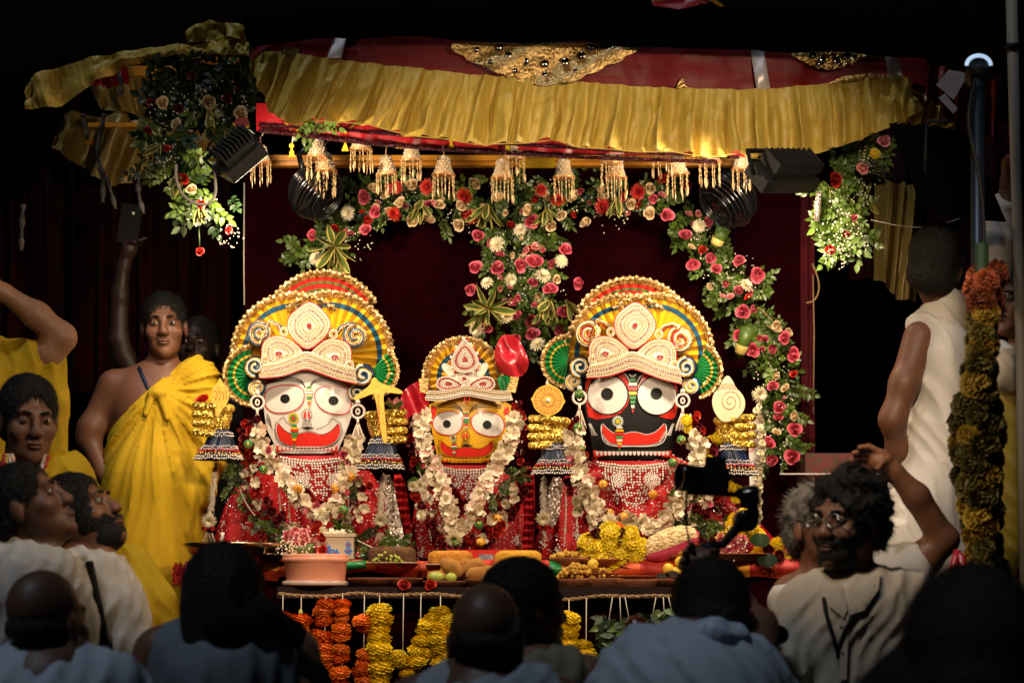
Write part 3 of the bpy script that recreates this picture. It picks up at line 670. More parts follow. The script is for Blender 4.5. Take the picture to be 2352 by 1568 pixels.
def dress(idol, levels, y, seed, nf=16, amp=.03, mt=M_RED, nseq=1500, motifs=22):
    lv = [(W((a + b) / 2, v, y), (b - a) / 2 * PXM, (b - a) / 2 * PXM * .45 + .04) for v, a, b in levels]
    sh = drape(lv, nf, amp, 150, 26, seed); o = obj('dress', sh, mt, idol)
    V = [v for v in sh[0] if v.y < y - .03]; S = []; rr = random.Random(seed)
    for _ in range(nseq):
        p = Vector(rr.choice(V)) + Vector((rr.uniform(-.01, .01), -.004, rr.uniform(-.01, .01))); S.append((p, rr.uniform(.0016, .0032)))
    for _ in range(motifs):
        p = Vector(rr.choice(V))
        for i in range(26):
            a = rr.uniform(0, 6.3); r = .024 * math.sqrt(rr.random()) * (.6 + .4 * math.cos(5 * a)); S.append((p + Vector((r * math.cos(a), -.006, r * math.sin(a))), .0028))
    sq = []
    for p, r in S:
        x, yy, z = frame_of((rr.uniform(-.7, .7), -1, rr.uniform(-.7, .7))); sq.append(([p + x * r, p + yy * r, p - x * r, p - yy * r], [(0, 1, 2, 3)]))
    stuff(obj('sequin_scatter', join(*sq), M_CRYSTAL, o, False)); return o
def pearls(idol, u0, u1, v0, vb, ub, y):
    A, B = [], []; r = 0
    v = v0
    while v < vb:
        t = (v - v0) / (vb - v0); a, b = u0 + (ub - u0) * t ** 1.3, u1 + (ub - u1) * t ** 1.3; n = int((b - a) / 6.5); 
        for i in range(n + 1):
            u = a + (b - a) * (i + .5 * (r % 2)) / max(n, 1)
            if u > b: continue
            vv = v + 8 * math.sin(PI * (u - a) / max(b - a, 1)) + R.uniform(-.8, .8)
            yy = y - .03 * math.sin(PI * (u - u0) / (u1 - u0))
            (B if R.random() < .3 and r > 1 else A).append(ball(W(u, vv, yy), (2.9 if r > 1 else 3.3) * PXM, 7, 5))
        v += 6.2; r += 1
    n = obj('necklace', plate([(u0, v0 - 4), (u1, v0 - 4), (ub + 14, vb), (ub - 14, vb)], lambda u, v, o: W(u, v, y - .03 * math.sin(PI * max(0, min(1, (u - u0) / (u1 - u0)))) - o), -.012, -.002), M_RED, idol)
    stuff(obj('pearl_rows', join(*A), M_PEARL, n)); stuff(obj('red_bead_rows', join(*B), M_REDBEAD, n)); return n
def brooch(idol, u, v, y):
    S = [ball(W(u + r * math.cos(a), v + r * math.sin(a), y), s * PXM, 6, 4) for r, s, n in ((0, 4, 1), (7, 2.2, 12), (12, 2.2, 18), (17, 1.8, 22)) for a in [2 * PI * i / n for i in range(n)]]
    return obj('brooch', join(*S), M_CRYSTAL, idol)
def string(idol, pts, y, m, s=2.6, name='bead_string'):
    return stuff(obj(name, join(*[ball(p, s * PXM * R.uniform(.75, 1.25), 6, 4) for p in along([W(u, v, y) for u, v in smooth_poly(pts, 2, False)], s * 2.1 * PXM)]), m, idol))
SCY = [M_GOLDFOIL, M_ORGLIT, M_GOLDBEAD, M_BLUERIB]; SCB = [M_NAVY, M_PEARL, M_BLUERIB, M_GOLDBEAD]; SCR = [M_GOLDFOIL, M_GOLDBEAD, M_REDBEAD, M_CREAM]; SCO = [M_BLUERIB, M_OGOLD, M_CREAM, M_CREAM]
# ---- white-faced idol
A = thing('deity_idol', 'white-faced idol with oval eyes and yellow fan headdress, leftmost on the altar', 'idol', W(712, 1285, .1))
fan(A, 'red_fan', 742, 762, 140, 30, 152, 13, .10, RBN, .014)
fan(A, 'yellow_fan', 674, 815, 143, 48, 212, 15, .05, YB, .014); fan(A, 'yellow_fan', 757, 815, 146, -32, 132, 15, .045, YB, .014)
fan(A, 'green_fan', 583, 862, 70, 95, 268, 12, .02, GB, .010, 4.6); fan(A, 'green_fan', 853, 852, 62, -85, 50, 10, .02, GB, .010, 4.6)
scroll(A, 597, 764, 26, -.01, -1, SCY, tail=[(648, 764), (640, 748), (618, 738)]); scroll(A, 816, 772, 26, -.01, 1, SCY, tail=[(772, 768), (784, 752), (800, 745)])
scroll(A, 586, 842, 22, -.02, -1, SCB); scroll(A, 834, 862, 24, -.02, 1, SCB); scroll(A, 590, 890, 18, -.0, -1, SCO); scroll(A, 818, 902, 18, .0, 1, SCB)
F = face_fn(708, 940, 110, 100, .02)
fq = smooth_poly([(598, 862), (603, 900), (606, 940), (612, 985), (628, 1015), (634, 1032), (640, 1041), (774, 1041), (782, 1020), (798, 985), (812, 940), (817, 900), (820, 870), (765, 845), (708, 828), (640, 845)], 1)
fa = obj('face', plate(fq, F, -.09, 0, 12), M_WPAINT, A)
obj('red_temple', decal(smooth_poly([(603, 872), (640, 868), (608, 885), (606, 905)], 1), F, .0015), M_RPAINT, fa); obj('red_temple', decal(smooth_poly([(816, 885), (780, 876), (810, 893), (814, 912)], 1), F, .0015), M_RPAINT, fa)
eye(fa, F, [(612, 895), (640, 884), (680, 884), (697, 893), (700, 912), (690, 935), (665, 947), (630, 949), (610, 935), (607, 915)], M_RPAINT, (654.5, 915, 11, 10.5), m=M_WPAINT)
eye(fa, F, [(724, 896), (745, 885), (780, 887), (803, 895), (808, 915), (806, 940), (792, 952), (760, 950), (735, 938), (722, 915)], M_RPAINT, (766, 919.5, 11.5, 10.5), m=M_WPAINT)
for d in (-1, 1): obj('brow_line', join(*[stroke(smooth_poly([(706 + d * 4, 890), (706 + d * 14, 876 - k * 3), (706 + d * 50, 872 - k * 4), (706 + d * 92, 879 - k)], 2, False), F, .004, 1.1) for k in range(3)]), M_KPAINT, fa)
nose(fa, F, 705, 952, 1.15)
obj('mouth', decal(smooth_poly(mouth_poly(708, 997, 142, 56), 1), F, .003, 10), M_RPAINT, fa)
obj('mouth_line', join(stroke(smooth_poly(mouth_poly(708, 996, 148, 64), 1), F, .0042, 1.2, True), stroke(smooth_poly([(630, 985), (634, 1012), (660, 1027), (708, 1030), (760, 1027), (782, 1010), (788, 985)], 2, False), F, .0042, 1.1), stroke(smooth_poly([(640, 965), (652, 955), (656, 966), (664, 975), (690, 986)], 2, False), F, .0042, 1.2), stroke(smooth_poly([(776, 968), (762, 958), (758, 968), (750, 978), (725, 986)], 2, False), F, .0042, 1.2)), M_KPAINT, fa)
obj('upper_lip', decal([(690, 983), (706, 979), (724, 983), (706, 986)], F, .0045, 0), M_KPAINT, fa)
hair_lines(fa, F, 612, 948, 1, M_KPAINT, 1)
teeth(fa, F, 634, 776, 1023, 1038, M_RPAINT, M_WPAINT)
tilak(fa, F, 710, 886, 937, 19, [M_GPAINT, M_YPAINT, M_RPAINT, M_YPAINT]); tilak(fa, F, 676, 974, 1026, 20, [M_GPAINT, M_YPAINT, M_RPAINT, M_GPAINT])
dt = obj('cheek_dot', decal(circ(673.5, 960, 12, 12.5), F, .004, 0), M_YPAINT, fa); obj('cheek_dot', decal(circ(673.5, 960, 8.5), F, .0055, 0), M_GPAINT, dt); obj('cheek_dot', decal(circ(673.5, 960, 4.5), F, .007, 0), M_RPAINT, dt)
crown(A, 0, 0, -.055)
earring(A, 591, 924, -.06); earring(A, 822, 945, -.06)
dress(A, [(1035, 630, 790), (1080, 560, 850), (1160, 520, 900), (1230, 500, 925), (1282, 490, 935)], .12, 3)
pearls(A, 645, 792, 1050, 1150, 742, -.06); brooch(A, 691, 1106, -.11); brooch(A, 770, 1104, -.11)
hand(A, 468, 932, 1); hand(A, 909, 948, -1)
cuff(A, 506, 988, 1056, 23, 54, -.17, -4); cuff(A, 880, 1004, 1078, 23, 56, -.17, -10)
for k, (pts, m) in enumerate((([(640, 1120), (645, 1180), (652, 1240)], M_PEARL), ([(660, 1115), (665, 1190), (675, 1250)], M_PEARL), ([(690, 1150), (715, 1200), (740, 1250)], M_GOLDBEAD), ([(678, 1150), (705, 1215), (720, 1255)], M_REDBEAD), ([(800, 1140), (805, 1200), (798, 1250)], M_PEARL), ([(780, 1130), (790, 1190), (782, 1230)], M_GOLDBEAD))): string(A, pts, -.12, m)
# ---- yellow-faced idol
B = thing('deity_idol', 'small yellow-faced idol between the two larger idols, red veil behind', 'idol', W(1072, 1285, .1))
MB_ = [(.1, .55, M_YSATIN, 'pleated_cloth'), (.55, .66, M_BLUERIB, 'ribbon'), (.66, .84, M_YSATIN, 'pleated_cloth'), (.82, 1., M_GOLDFOIL, 'lace_edge')]
fan(B, 'yellow_fan', 1064, 866, 92, -25, 205, 18, .05, MB_, .010, 5.2)
def veil(u0, u1, v0, v1, y, q, name, m, seed):
    s = plate(smooth_poly(q, 2), lambda u, v, o: W(u, v, y - o - .035 * noise.noise(Vector((u * .035, v * .02, seed))) - .015 * math.sin((u - v * .5) * .12)), 0, .02, 5); return obj(name, s, m, B)
veil(0, 0, 0, 0, .02, [(1146, 775), (1165, 766), (1190, 775), (1208, 810), (1217, 835), (1205, 862), (1180, 866), (1150, 858), (1132, 820)], 'veil', M_REDSILK, 2.)
veil(0, 0, 0, 0, .06, [(918, 905), (945, 880), (985, 868), (990, 930), (950, 960), (920, 960)], 'veil', M_REDSILK, 5.)
veil(0, 0, 0, 0, .03, [(1135, 825), (1150, 815), (1172, 835), (1162, 862), (1140, 855)], 'veil_border', M_GOLDFOIL, 3.)
veil(0, 0, 0, 0, -.02, [(1140, 862), (1175, 862), (1168, 900), (1150, 898)], 'green_ribbon', M_GREEN, 4.)
obj('ribbon_edge', plate([(1172, 864), (1192, 866), (1184, 902), (1164, 898)], flat(-.02), 0, .015), M_GOLDFOIL, B)
obj('ribbon_edge', plate([(962, 870), (985, 866), (982, 905), (965, 900)], flat(-.01), 0, .015), M_GOLDFOIL, B)
F = face_fn(1076, 985, 95, 80, .02)
fa = obj('face', plate(smooth_poly([(984, 918), (988, 965), (994, 1000), (1001, 1030), (1005, 1062), (1138, 1062), (1146, 1030), (1160, 1000), (1170, 965), (1176, 920), (1072, 900)], 1), F, -.08, 0, 12), M_YPAINT, B)
obj('red_temple', decal(smooth_poly([(987, 930), (1005, 935), (1000, 950), (990, 985)], 1), F, .0015), M_RPAINT, fa); obj('red_temple', decal(smooth_poly([(1172, 930), (1155, 940), (1160, 955), (1164, 990)], 1), F, .0015), M_RPAINT, fa)
eye(fa, F, [(992, 965), (1005, 948), (1035, 942), (1058, 950), (1064, 968), (1058, 988), (1040, 1000), (1012, 997), (995, 985)], M_RPAINT, (1026, 973, 9), 2)
eye(fa, F, [(1080, 965), (1090, 948), (1120, 944), (1150, 952), (1160, 972), (1155, 995), (1140, 1003), (1112, 1000), (1088, 988)], M_RPAINT, (1119, 975, 10), 2)
for d, c in ((-1, 1068), (1, 1074)): obj('brow_line', join(*[stroke(smooth_poly([(c + d * 3, 952), (c + d * 12, 938 - k * 3), (c + d * 40, 932 - k * 4), (c + d * 78, 938 - k * 3)], 2, False), F, .004, 1.) for k in range(4)]), M_KPAINT, fa)
nose(fa, F, 1069, 1000, .95)
obj('mouth', decal(smooth_poly(mouth_poly(1072, 1030, 118, 38), 1), F, .003, 10), M_RPAINT, fa)
obj('mouth_line', join(stroke(smooth_poly(mouth_poly(1072, 1029, 126, 46), 1), F, .0042, 1.1, True), stroke(smooth_poly([(1004, 1022), (1010, 1045), (1040, 1052), (1110, 1052), (1134, 1042), (1140, 1020)], 2, False), F, .0042, 1.)), M_KPAINT, fa)
obj('upper_lip', decal([(1058, 1023), (1070, 1019), (1088, 1023), (1070, 1026)], F, .0045, 0), M_KPAINT, fa)
teeth(fa, F, 1003, 1140, 1050, 1061, M_RPAINT, M_YPAINT, 14)
tilak(fa, F, 1071, 947, 989, 16, [M_GPAINT, M_RPAINT, M_WPAINT, M_GPAINT]); tilak(fa, F, 1043, 1014, 1050, 15, [M_GPAINT, M_RPAINT, M_WPAINT])
dt = obj('cheek_dot', decal(circ(1040.5, 1004, 7, 9), F, .004, 0), M_WPAINT, fa); obj('cheek_dot', decal(circ(1040.5, 1004, 5, 6.5), F, .0055, 0), M_GPAINT, dt); obj('cheek_dot', decal(circ(1040.5, 1004, 3), F, .007, 0), M_RPAINT, dt)
yb = -.055
cl = [(977, 918), (1010, 921), (1045, 914), (1072, 907), (1105, 914), (1140, 921), (1178, 918)]; chh = [(982, 898), (1015, 898), (1045, 893), (1070, 886), (1105, 893), (1140, 898), (1172, 898)]
dropq = [(1067, 776), (1082, 795), (1096, 815), (1100, 838), (1090, 852), (1068, 857), (1046, 852), (1036, 838), (1040, 815), (1053, 795)]
pl = [(1001, 888), (1004, 872), (1018, 864), (1036, 866), (1055, 876), (1068, 886), (1050, 893), (1020, 898)]; pr = [(2139 - u, v) for u, v in pl]
cr = obj('crown', join(plate(smooth_poly(dropq, 2), flat(yb), -.01, .012), plate(smooth_poly(pl, 2), flat(yb), -.01, .008), plate(smooth_poly(pr, 2), flat(yb), -.01, .008), plate([(1036, 852), (1100, 852), (1120, 880), (1068, 892), (1016, 880)], flat(yb), -.01, .005), plate(smooth_poly(cl, 2, False) + smooth_poly(chh, 2, False)[::-1], flat(yb), -.01, .015), plate(smooth_poly([(1012, 838), (1024, 832), (1040, 846), (1044, 862), (1030, 864), (1020, 852)], 2), flat(yb), -.01, .01), plate(smooth_poly([(1124, 834), (1110, 832), (1098, 846), (1094, 862), (1106, 866), (1118, 852)], 2), flat(yb), -.01, .01)), M_CREAM, B)
rows(cr, [scaled(smooth_poly(dropq, 2), k, (1068, 826)) for k in (.97, .84, .68, .54, .4, .25, .1)], yb - .014, [('cry', 2.2), ('cord', 2), ('red', 1.8), ('cord', 2), ('cry', 2), ('cord', 1.8), ('red', 2.6)], True)
for q, c in ((pl, (1030, 882)), (pr, (1109, 882))): rows(cr, [scaled(smooth_poly(q, 2), k, c) for k in (.97, .8, .6, .42, .2)], yb - .010, [('cry', 2), ('red', 1.7), ('cord', 2), ('cry', 2), ('red', 2.2)], True)
rows(cr, [[tuple(a + (b - a) * t for a, b in zip(p, q)) for p, q in zip(smooth_poly(cl, 2, False), smooth_poly(chh, 2, False))] for t in (0, .25, .5, .75, 1)], yb - .018, [('cord', 1.8), ('cry', 2.3), ('cord', 1.8), ('gold', 2.2), ('cord', 1.8)])
rows(cr, [circ(1066, 870, 7, 7, 14), circ(1066, 870, 3, 3, 6)], yb - .012, [('cry', 2), ('red', 2.4)], True)
jw = []
for i, (u, v) in enumerate(along(smooth_poly(dropq, 2), 12, True)): jw.append(ball(W(1068 + (u - 1068) * 1.09, 826 + (v - 826) * 1.07, yb - .008), (4, 4, 5.5) if 0 else 4.2 * PXM, 7, 5))
stuff(obj('jewel_row', join(*jw[::2]), M_REDBEAD, cr)); stuff(obj('jewel_row', join(*jw[1::2]), M_CRYSTAL, cr))
obj('forehead_ring', join(*[ball(W(1073 + 6 * math.cos(a), 917 + 7 * math.sin(a), -.07), 1.6 * PXM, 5, 4) for a in [i * .4 for i in range(16)]]), M_RPAINT, B)
dress(B, [(1055, 1005, 1140), (1090, 975, 1180), (1160, 955, 1200), (1230, 945, 1215), (1282, 940, 1225)], .12, 5, 12, .022)
pearls(B, 1010, 1140, 1072, 1148, 1078, -.05)
for pts, m in (([(990, 1170), (985, 1205), (990, 1240)], M_PEARL), ([(1010, 1150), (1018, 1190), (1040, 1225)], M_PEARL), ([(1150, 1180), (1140, 1215), (1130, 1240)], M_PEARL), ([(1000, 1180), (1010, 1220), (1030, 1250)], M_REDBEAD)): string(B, pts, -.12, m, 3)
# ---- black-faced idol
D = thing('deity_idol', 'black-faced idol with big round white eyes and yellow fan headdress, rightmost', 'idol', W(1480, 1285, .1))
fan(D, 'red_fan', 1452, 782, 145, 28, 150, 13, .10, RBN, .014)
fan(D, 'yellow_fan', 1434, 814, 138, 50, 205, 14, .05, YB, .014); fan(D, 'yellow_fan', 1500, 812, 139, -30, 130, 14, .045, YB, .014)
fan(D, 'green_fan', 1304, 830, 60, 85, 268, 12, .02, GB, .010, 4.6); fan(D, 'green_fan', 1592, 850, 66, -75, 60, 11, .02, GB, .010, 4.6)
scroll(D, 1353, 764, 27, -.01, -1, SCR, tail=[(1402, 758), (1392, 745), (1370, 736)]); scroll(D, 1563, 780, 27, -.01, 1, SCR, tail=[(1516, 762), (1528, 750), (1546, 746)])
scroll(D, 1333, 842, 22, -.02, -1, SCB); scroll(D, 1576, 844, 23, -.02, 1, SCB); scroll(D, 1318, 876, 18, .0, -1, SCO); scroll(D, 1588, 886, 19, .0, 1, SCO)
F = face_fn(1450, 950, 118, 110, .02)
fa = obj('face', plate(smooth_poly([(1341, 860), (1341, 920), (1346, 960), (1356, 1000), (1361, 1035), (1364, 1053), (1541, 1053), (1546, 1030), (1553, 990), (1557, 940), (1558, 890), (1556, 868), (1500, 850), (1455, 836), (1400, 846)], 1), F, -.09, 0, 12), M_KPAINT, D)
obj('red_temple', decal(smooth_poly([(1344, 858), (1425, 846), (1448, 885), (1446, 925), (1420, 955), (1354, 966), (1346, 930)], 1), F, .0015, 10), M_RPAINT, fa)
obj('red_temple', decal(smooth_poly([(1484, 846), (1554, 868), (1556, 930), (1551, 964), (1518, 958), (1478, 938), (1460, 900)], 1), F, .0015, 10), M_RPAINT, fa)
eye(fa, F, circ(1395.5, 906, 48, 46, 16), M_KPAINT, (1394.5, 904.5, 14), 2.4); eye(fa, F, circ(1509, 908, 46, 45, 16), M_KPAINT, (1507.7, 903.5, 13.5), 2.4)
obj('mouth', decal(smooth_poly(mouth_poly(1455, 996, 142, 50), 1), F, .003, 10), M_RPAINT, fa)
obj('mouth_line', join(stroke(smooth_poly(mouth_poly(1455, 996, 146, 54), 1), F, .0042, 1.2, True), stroke(smooth_poly([(1382, 976), (1381, 1005), (1395, 1022), (1430, 1025), (1455, 1024), (1490, 1025), (1520, 1020), (1532, 1000), (1530, 976)], 2, False), F, .0042, 1.8)), M_EYEW, fa)
obj('whisker', join(*[stroke([(1381 + k * 2.6, 996 + k * 4), (1387 + k * 2.8, 998 + k * 4)], F, .0042, 1.1) for k in range(7)], *[stroke([(1530 - k * 2.4, 992 + k * 4.5), (1524 - k * 2.6, 994 + k * 4.5)], F, .0042, 1.1) for k in range(7)], *[stroke([(1352 + k * 1.5, 972), (1357 + k * 3, 985 + k * 2), (1360 + k * 4, 1000)], F, .0042, 1.2) for k in range(4)], *[stroke([(1549 - k * 1.5, 972), (1544 - k * 2.6, 985 + k * 2), (1540 - k * 3, 1000)], F, .0042, 1.2) for k in range(4)]), M_EYEW, fa)
teeth(fa, F, 1362, 1543, 1034, 1050, M_RPAINT, M_EYEW, 18)
obj('forehead_mark', join(stroke(smooth_poly([(1425, 852), (1440, 862), (1448, 880)], 2, False), F, .004, 2), stroke(smooth_poly([(1485, 854), (1470, 864), (1462, 880)], 2, False), F, .004, 2), stroke(circ(1453, 858, 7, 6, 14, 0, PI), F, .004, 2.4)), M_EYEW, fa)
tilak(fa, F, 1453.5, 868, 950, 24, [M_GPAINT, M_WPAINT, M_RPAINT, M_YPAINT, M_GPAINT]); tilak(fa, F, 1423, 978, 1038, 22, [M_WPAINT, M_YPAINT, M_RPAINT, M_GPAINT])
st = []
for i in range(32):
    a = 2 * PI * i / 32; r = 14.5 if i % 2 else 9.5; st.append((1419 + r * math.cos(a), 967 + r * math.sin(a)))
dt = obj('cheek_star', decal(st, F, .004, 0), M_EYEW, fa); obj('cheek_dot', decal(circ(1419, 967, 8), F, .0055, 0), M_GPAINT, dt); obj('cheek_dot', decal(circ(1419, 967, 5), F, .007, 0), M_YPAINT, dt)
crown(D, 749, 0, -.055, .97)
earring(D, 1331, 913, -.06); earring(D, 1568, 920, -.06)
dress(D, [(1045, 1380, 1545), (1090, 1300, 1640), (1160, 1262, 1705), (1230, 1245, 1765), (1284, 1240, 1800)], .12, 7, 18, .034, nseq=2200, motifs=30)
pearls(D, 1372, 1540, 1062, 1180, 1458, -.06); brooch(D, 1421, 1101, -.115); brooch(D, 1496, 1101, -.115)
hand(D, 1239, 962, 1); hand(D, 1710, 960, -1)
cuff(D, 1276, 1018, 1090, 24, 56, -.17, 3); cuff(D, 1682, 1018, 1092, 23, 48, -.17, 10)
for pts, m in (([(1318, 1130), (1324, 1190), (1330, 1250)], M_PEARL), ([(1300, 1120), (1300, 1190), (1296, 1255)], M_PEARL), ([(1430, 1170), (1470, 1200), (1520, 1180)], M_GOLDBEAD), ([(1400, 1160), (1460, 1190), (1540, 1165)], M_REDBEAD)): string(D, pts, -.12, m)
# ---- attributes held in the hands (each its own thing)
def held(name, label, cat, q, u, v, y, m, th=.012):
    o = thing(name, label, cat, W(u, v, y)); b = obj('board', plate(smooth_poly(q, 2), flat(y), 0, th), m, o); return o
o = held('paddle_emblem', 'leaf-shaped orange-gold emblem in the left hand of the white-faced idol', 'emblem', [(505, 864), (512, 880), (524, 892), (528, 910), (520, 930), (508, 942), (502, 958), (494, 955), (495, 940), (487, 925), (484, 905), (490, 886), (500, 878)], 505, 960, -.2, M_OGOLD)
obj('engraving', join(*[stroke(smooth_poly([(494 + k * 8, 895), (500 + k * 7, 905 + k * 4), (494 + k * 9, 918)], 2, False), flat(-.2), .0135, 1.4) for k in range(4)]), M_PORG, o)
o = held('plough_emblem', 'gold plough emblem crossing the right hand of the white-faced idol', 'emblem', [(855, 868), (863, 866), (868, 875), (880, 882), (905, 888), (924, 897), (926, 905), (900, 902), (880, 900), (882, 930), (886, 970), (890, 1012), (884, 1020), (878, 1010), (870, 960), (862, 915), (858, 903), (840, 910), (815, 920), (811, 912), (832, 898), (850, 884)], 870, 1015, -.225, M_OGOLD)
obj('engraving', join(*[stroke(smooth_poly([(866 + R.uniform(-3, 3), 905 + k * 12), (873 + R.uniform(-3, 3), 910 + k * 12), (868, 916 + k * 12)], 2, False), flat(-.225), .0135, 1.5) for k in range(8)]), M_PORG, o)
o = thing('disc_emblem', 'round engraved gold disc in the left hand of the black-faced idol', 'emblem', W(1259, 955, -.2))
dq = []
for i in range(96):
    a = 2 * PI * i / 96; k = 1 + .10 * max(0, math.cos(4 * a - .3)) ** 8; dq.append((1259 + 36 * k * math.cos(a), 919 + 35 * k * math.sin(a)))
obj('board', plate(dq, flat(-.2), 0, .012), M_OGOLD, o); obj('finial', plate(smooth_poly([(1252, 884), (1257, 868), (1262, 884)], 1), flat(-.2), 0, .01, 0), M_IVORY, o)
obj('engraving', join(*[stroke([(1259 + 14 * math.cos(a), 919 + 14 * math.sin(a)), (1259 + 29 * math.cos(a), 919 + 29 * math.sin(a))], flat(-.2), .0135, 1.1) for a in [2 * PI * i / 20 for i in range(20)]], stroke(circ(1259, 919, 30), flat(-.2), .0135, 1.2, True), stroke(circ(1259, 919, 14), flat(-.2), .0135, 1.2, True)), M_PORG, o)
obj('jewel', ball(W(1259, 919, -.215), 5.5 * PXM, 8, 6), M_CRYSTAL, o)
o = held('conch_emblem', 'ivory conch shell cut-out in the right hand of the black-faced idol', 'emblem', [(1668, 862), (1676, 864), (1684, 876), (1690, 890), (1706, 905), (1713, 925), (1708, 945), (1692, 962), (1665, 970), (1652, 962), (1640, 945), (1635, 925), (1638, 905), (1652, 890), (1658, 876)], 1674, 960, -.2, M_IVORY)
sp = [(1677 + (2 + i * .55) * math.cos(i * .32), 922 + (2 + i * .62) * math.sin(i * .32)) for i in range(42)]
obj('spiral_line', join(stroke(sp, flat(-.2), .0135, 1.4), *[stroke(smooth_poly([(1656 - k * 4, 884 + k * 5), (1672, 880 + k * 5), (1688 + k * 3, 884 + k * 5)], 2, False), flat(-.2), .0135, 1.2) for k in range(3)]), mat('brown_ink', (.2, .1, .03), .6), o)
o = thing('white_signboard', 'tall narrow white board standing beside the right hand of the black-faced idol', 'board', W(1733, 1115, .02))
obj('panel', plate([(1718, 955), (1748, 955), (1748, 1116), (1722, 1116)], flat(.02), 0, .01), M_EYEW, o); obj('curved_line', stroke(circ(1718, 1010, 22, 26, 20, -PI / 2, PI / 2), flat(.02), .0115, 2), M_RPAINT, o)
# ================================================================== flowers: one mesh per kind, shared by every copy
M_PINK = mat('pink_petal', (.58, .06, .11), .55, c2=(.66, .14, .19), ns=3, rnd=.25)
M_LPINK = mat('pale_pink_petal', (.80, .36, .34), .55, c2=(.70, .18, .20), ns=3, rnd=.15)
M_CREAMP = mat('cream_petal', (.78, .62, .38), .55, c2=(.74, .52, .28), ns=2, rnd=.15)
M_REDP = mat('red_petal', (.42, .012, .01), .5, c2=(.55, .03, .012), ns=3, rnd=.3)
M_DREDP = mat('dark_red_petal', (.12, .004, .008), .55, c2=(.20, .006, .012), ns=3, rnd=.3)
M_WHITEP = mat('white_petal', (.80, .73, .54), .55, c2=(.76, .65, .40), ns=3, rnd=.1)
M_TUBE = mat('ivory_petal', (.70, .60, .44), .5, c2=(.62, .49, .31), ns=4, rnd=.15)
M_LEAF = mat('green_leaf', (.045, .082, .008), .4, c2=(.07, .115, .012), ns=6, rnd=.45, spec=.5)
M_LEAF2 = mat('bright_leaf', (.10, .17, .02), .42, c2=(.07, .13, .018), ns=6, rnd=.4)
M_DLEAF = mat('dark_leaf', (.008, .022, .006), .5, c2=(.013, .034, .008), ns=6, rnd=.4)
M_VARC = mat('variegated_green', (.10, .14, .03), .4, c2=(.06, .10, .02), ns=5, rnd=.2)
M_VARY = mat('variegated_yellow', (.55, .44, .12), .42, rnd=.2)
M_STEM = mat('green_stem', (.05, .09, .02), .6)
M_MARO = mat('orange_marigold', (.76, .19, .004), .55, c2=(.68, .13, .003), ns=4, rnd=.2)
M_MARY = mat('yellow_marigold', (.82, .62, .008), .55, c2=(.76, .52, .006), ns=4, rnd=.2)
M_BREATH = mat('small_white_bud', (.78, .68, .52), .6)
def petal(L, w, cup, roll, ang, tilt, z0=0., nu=3, nv=4, r0=0., rnd=False):
    ca, sa = math.cos(ang), math.sin(ang)
    def fn(i, j):
        x = (i - .5) * 2; wd = w * math.sin(PI * min(1, .12 + .80 * j) ** .8) * (1 if j < .98 else .7)
        if rnd: wd = w * (math.sqrt(max(.03, 1 - ((j - .58) / .60) ** 2)) if j > .2 else .45 + 1.6 * j)
        a = tilt + cup * j; rr = r0 + L * (math.sin(tilt + cup * j * .5)) * j; z = z0 + L * math.cos(tilt + cup * j * .5) * j
        rr += -roll * x * x * wd * .6; y = x * wd
        return Vector((rr * ca - y * sa, rr * sa + y * ca, z))
    return grid(fn, nu, nv)
def rose_shape(n=15, seed=0, op=1.):
    """cupped petals wrapped round each other in a spiral, outer ones flaring"""
    rr = random.Random(seed); S = []
    for i in range(n):
        t = i / (n - 1); rho = .10 + .62 * t ** .85; a0 = i * 2.4 + rr.uniform(-.25, .25); h = .95 - .30 * t; fl = (.02 + .40 * t ** 2.2) * op; wd = 1.25 - .25 * t; zb = -.45 - .1 * t
        def fn(x, j):
            q = (x - .5) * 2; top = 1 - .30 * abs(q) ** 2.4; jj = j * top
            r = rho * (.35 + .65 * min(1, jj * 1.7) ** .6) + fl * jj ** 3.5 - .05 * q * q * t + .03 * math.sin(q * 5 + i) * t * jj; r *= 1 - .08 * (1 - abs(q)) * (jj > .9)
            a = a0 + q * wd; return Vector((r * math.cos(a), r * math.sin(a), zb + h * jj - .42 * fl * jj ** 6 - .05 * t))
        S.append(grid(fn, 6, 6))
    S.append(ball((0, 0, .12), (.15, .15, .3), 7, 5)); return join(*S)
def daisy_shape(n, layers, w, seed, droop=0.):
    rr = random.Random(seed); S = []
    for k in range(layers):
        t = k / max(1, layers - 1)
        for i in range(n): S.append(petal(1.0 - .28 * t + rr.uniform(-.08, .08), w, .5 - .5 * t + droop, .1, 2 * PI * (i + .5 * k) / n + rr.uniform(-.1, .1), 1.25 - .75 * t, .05 * k, 1, 3, .12))
    return join(*S)
def marigold_shape(n=70, seed=0, fl=.72):
    rr = random.Random(seed); S = []
    for i in range(n):
        z = 1 - 1.75 * (i + .5) / n; r = math.sqrt(max(0, 1 - z * z)); a = i * 2.39996; d = Vector((r * math.cos(a), r * math.sin(a), z)); x, y, _ = frame_of(d)
        w = .24 * rr.uniform(.8, 1.2); o = d * .62; tip = d * rr.uniform(.9, 1.08); b = rr.uniform(-.12, .12)
        V = [o - x * w * .5, o + x * w * .5, tip + x * w + y * b, tip + x * w * .33 - y * .08, tip - x * w * .33 + y * .1, tip - x * w - y * b]
        S.append(([Vector((v.x, v.y, v.z * fl)) for v in V], [(0, 1, 2, 3), (0, 3, 4), (0, 4, 5)]))
    S.append(ball((0, 0, 0), (.8, .8, .8 * fl), 8, 6)); return join(*S)
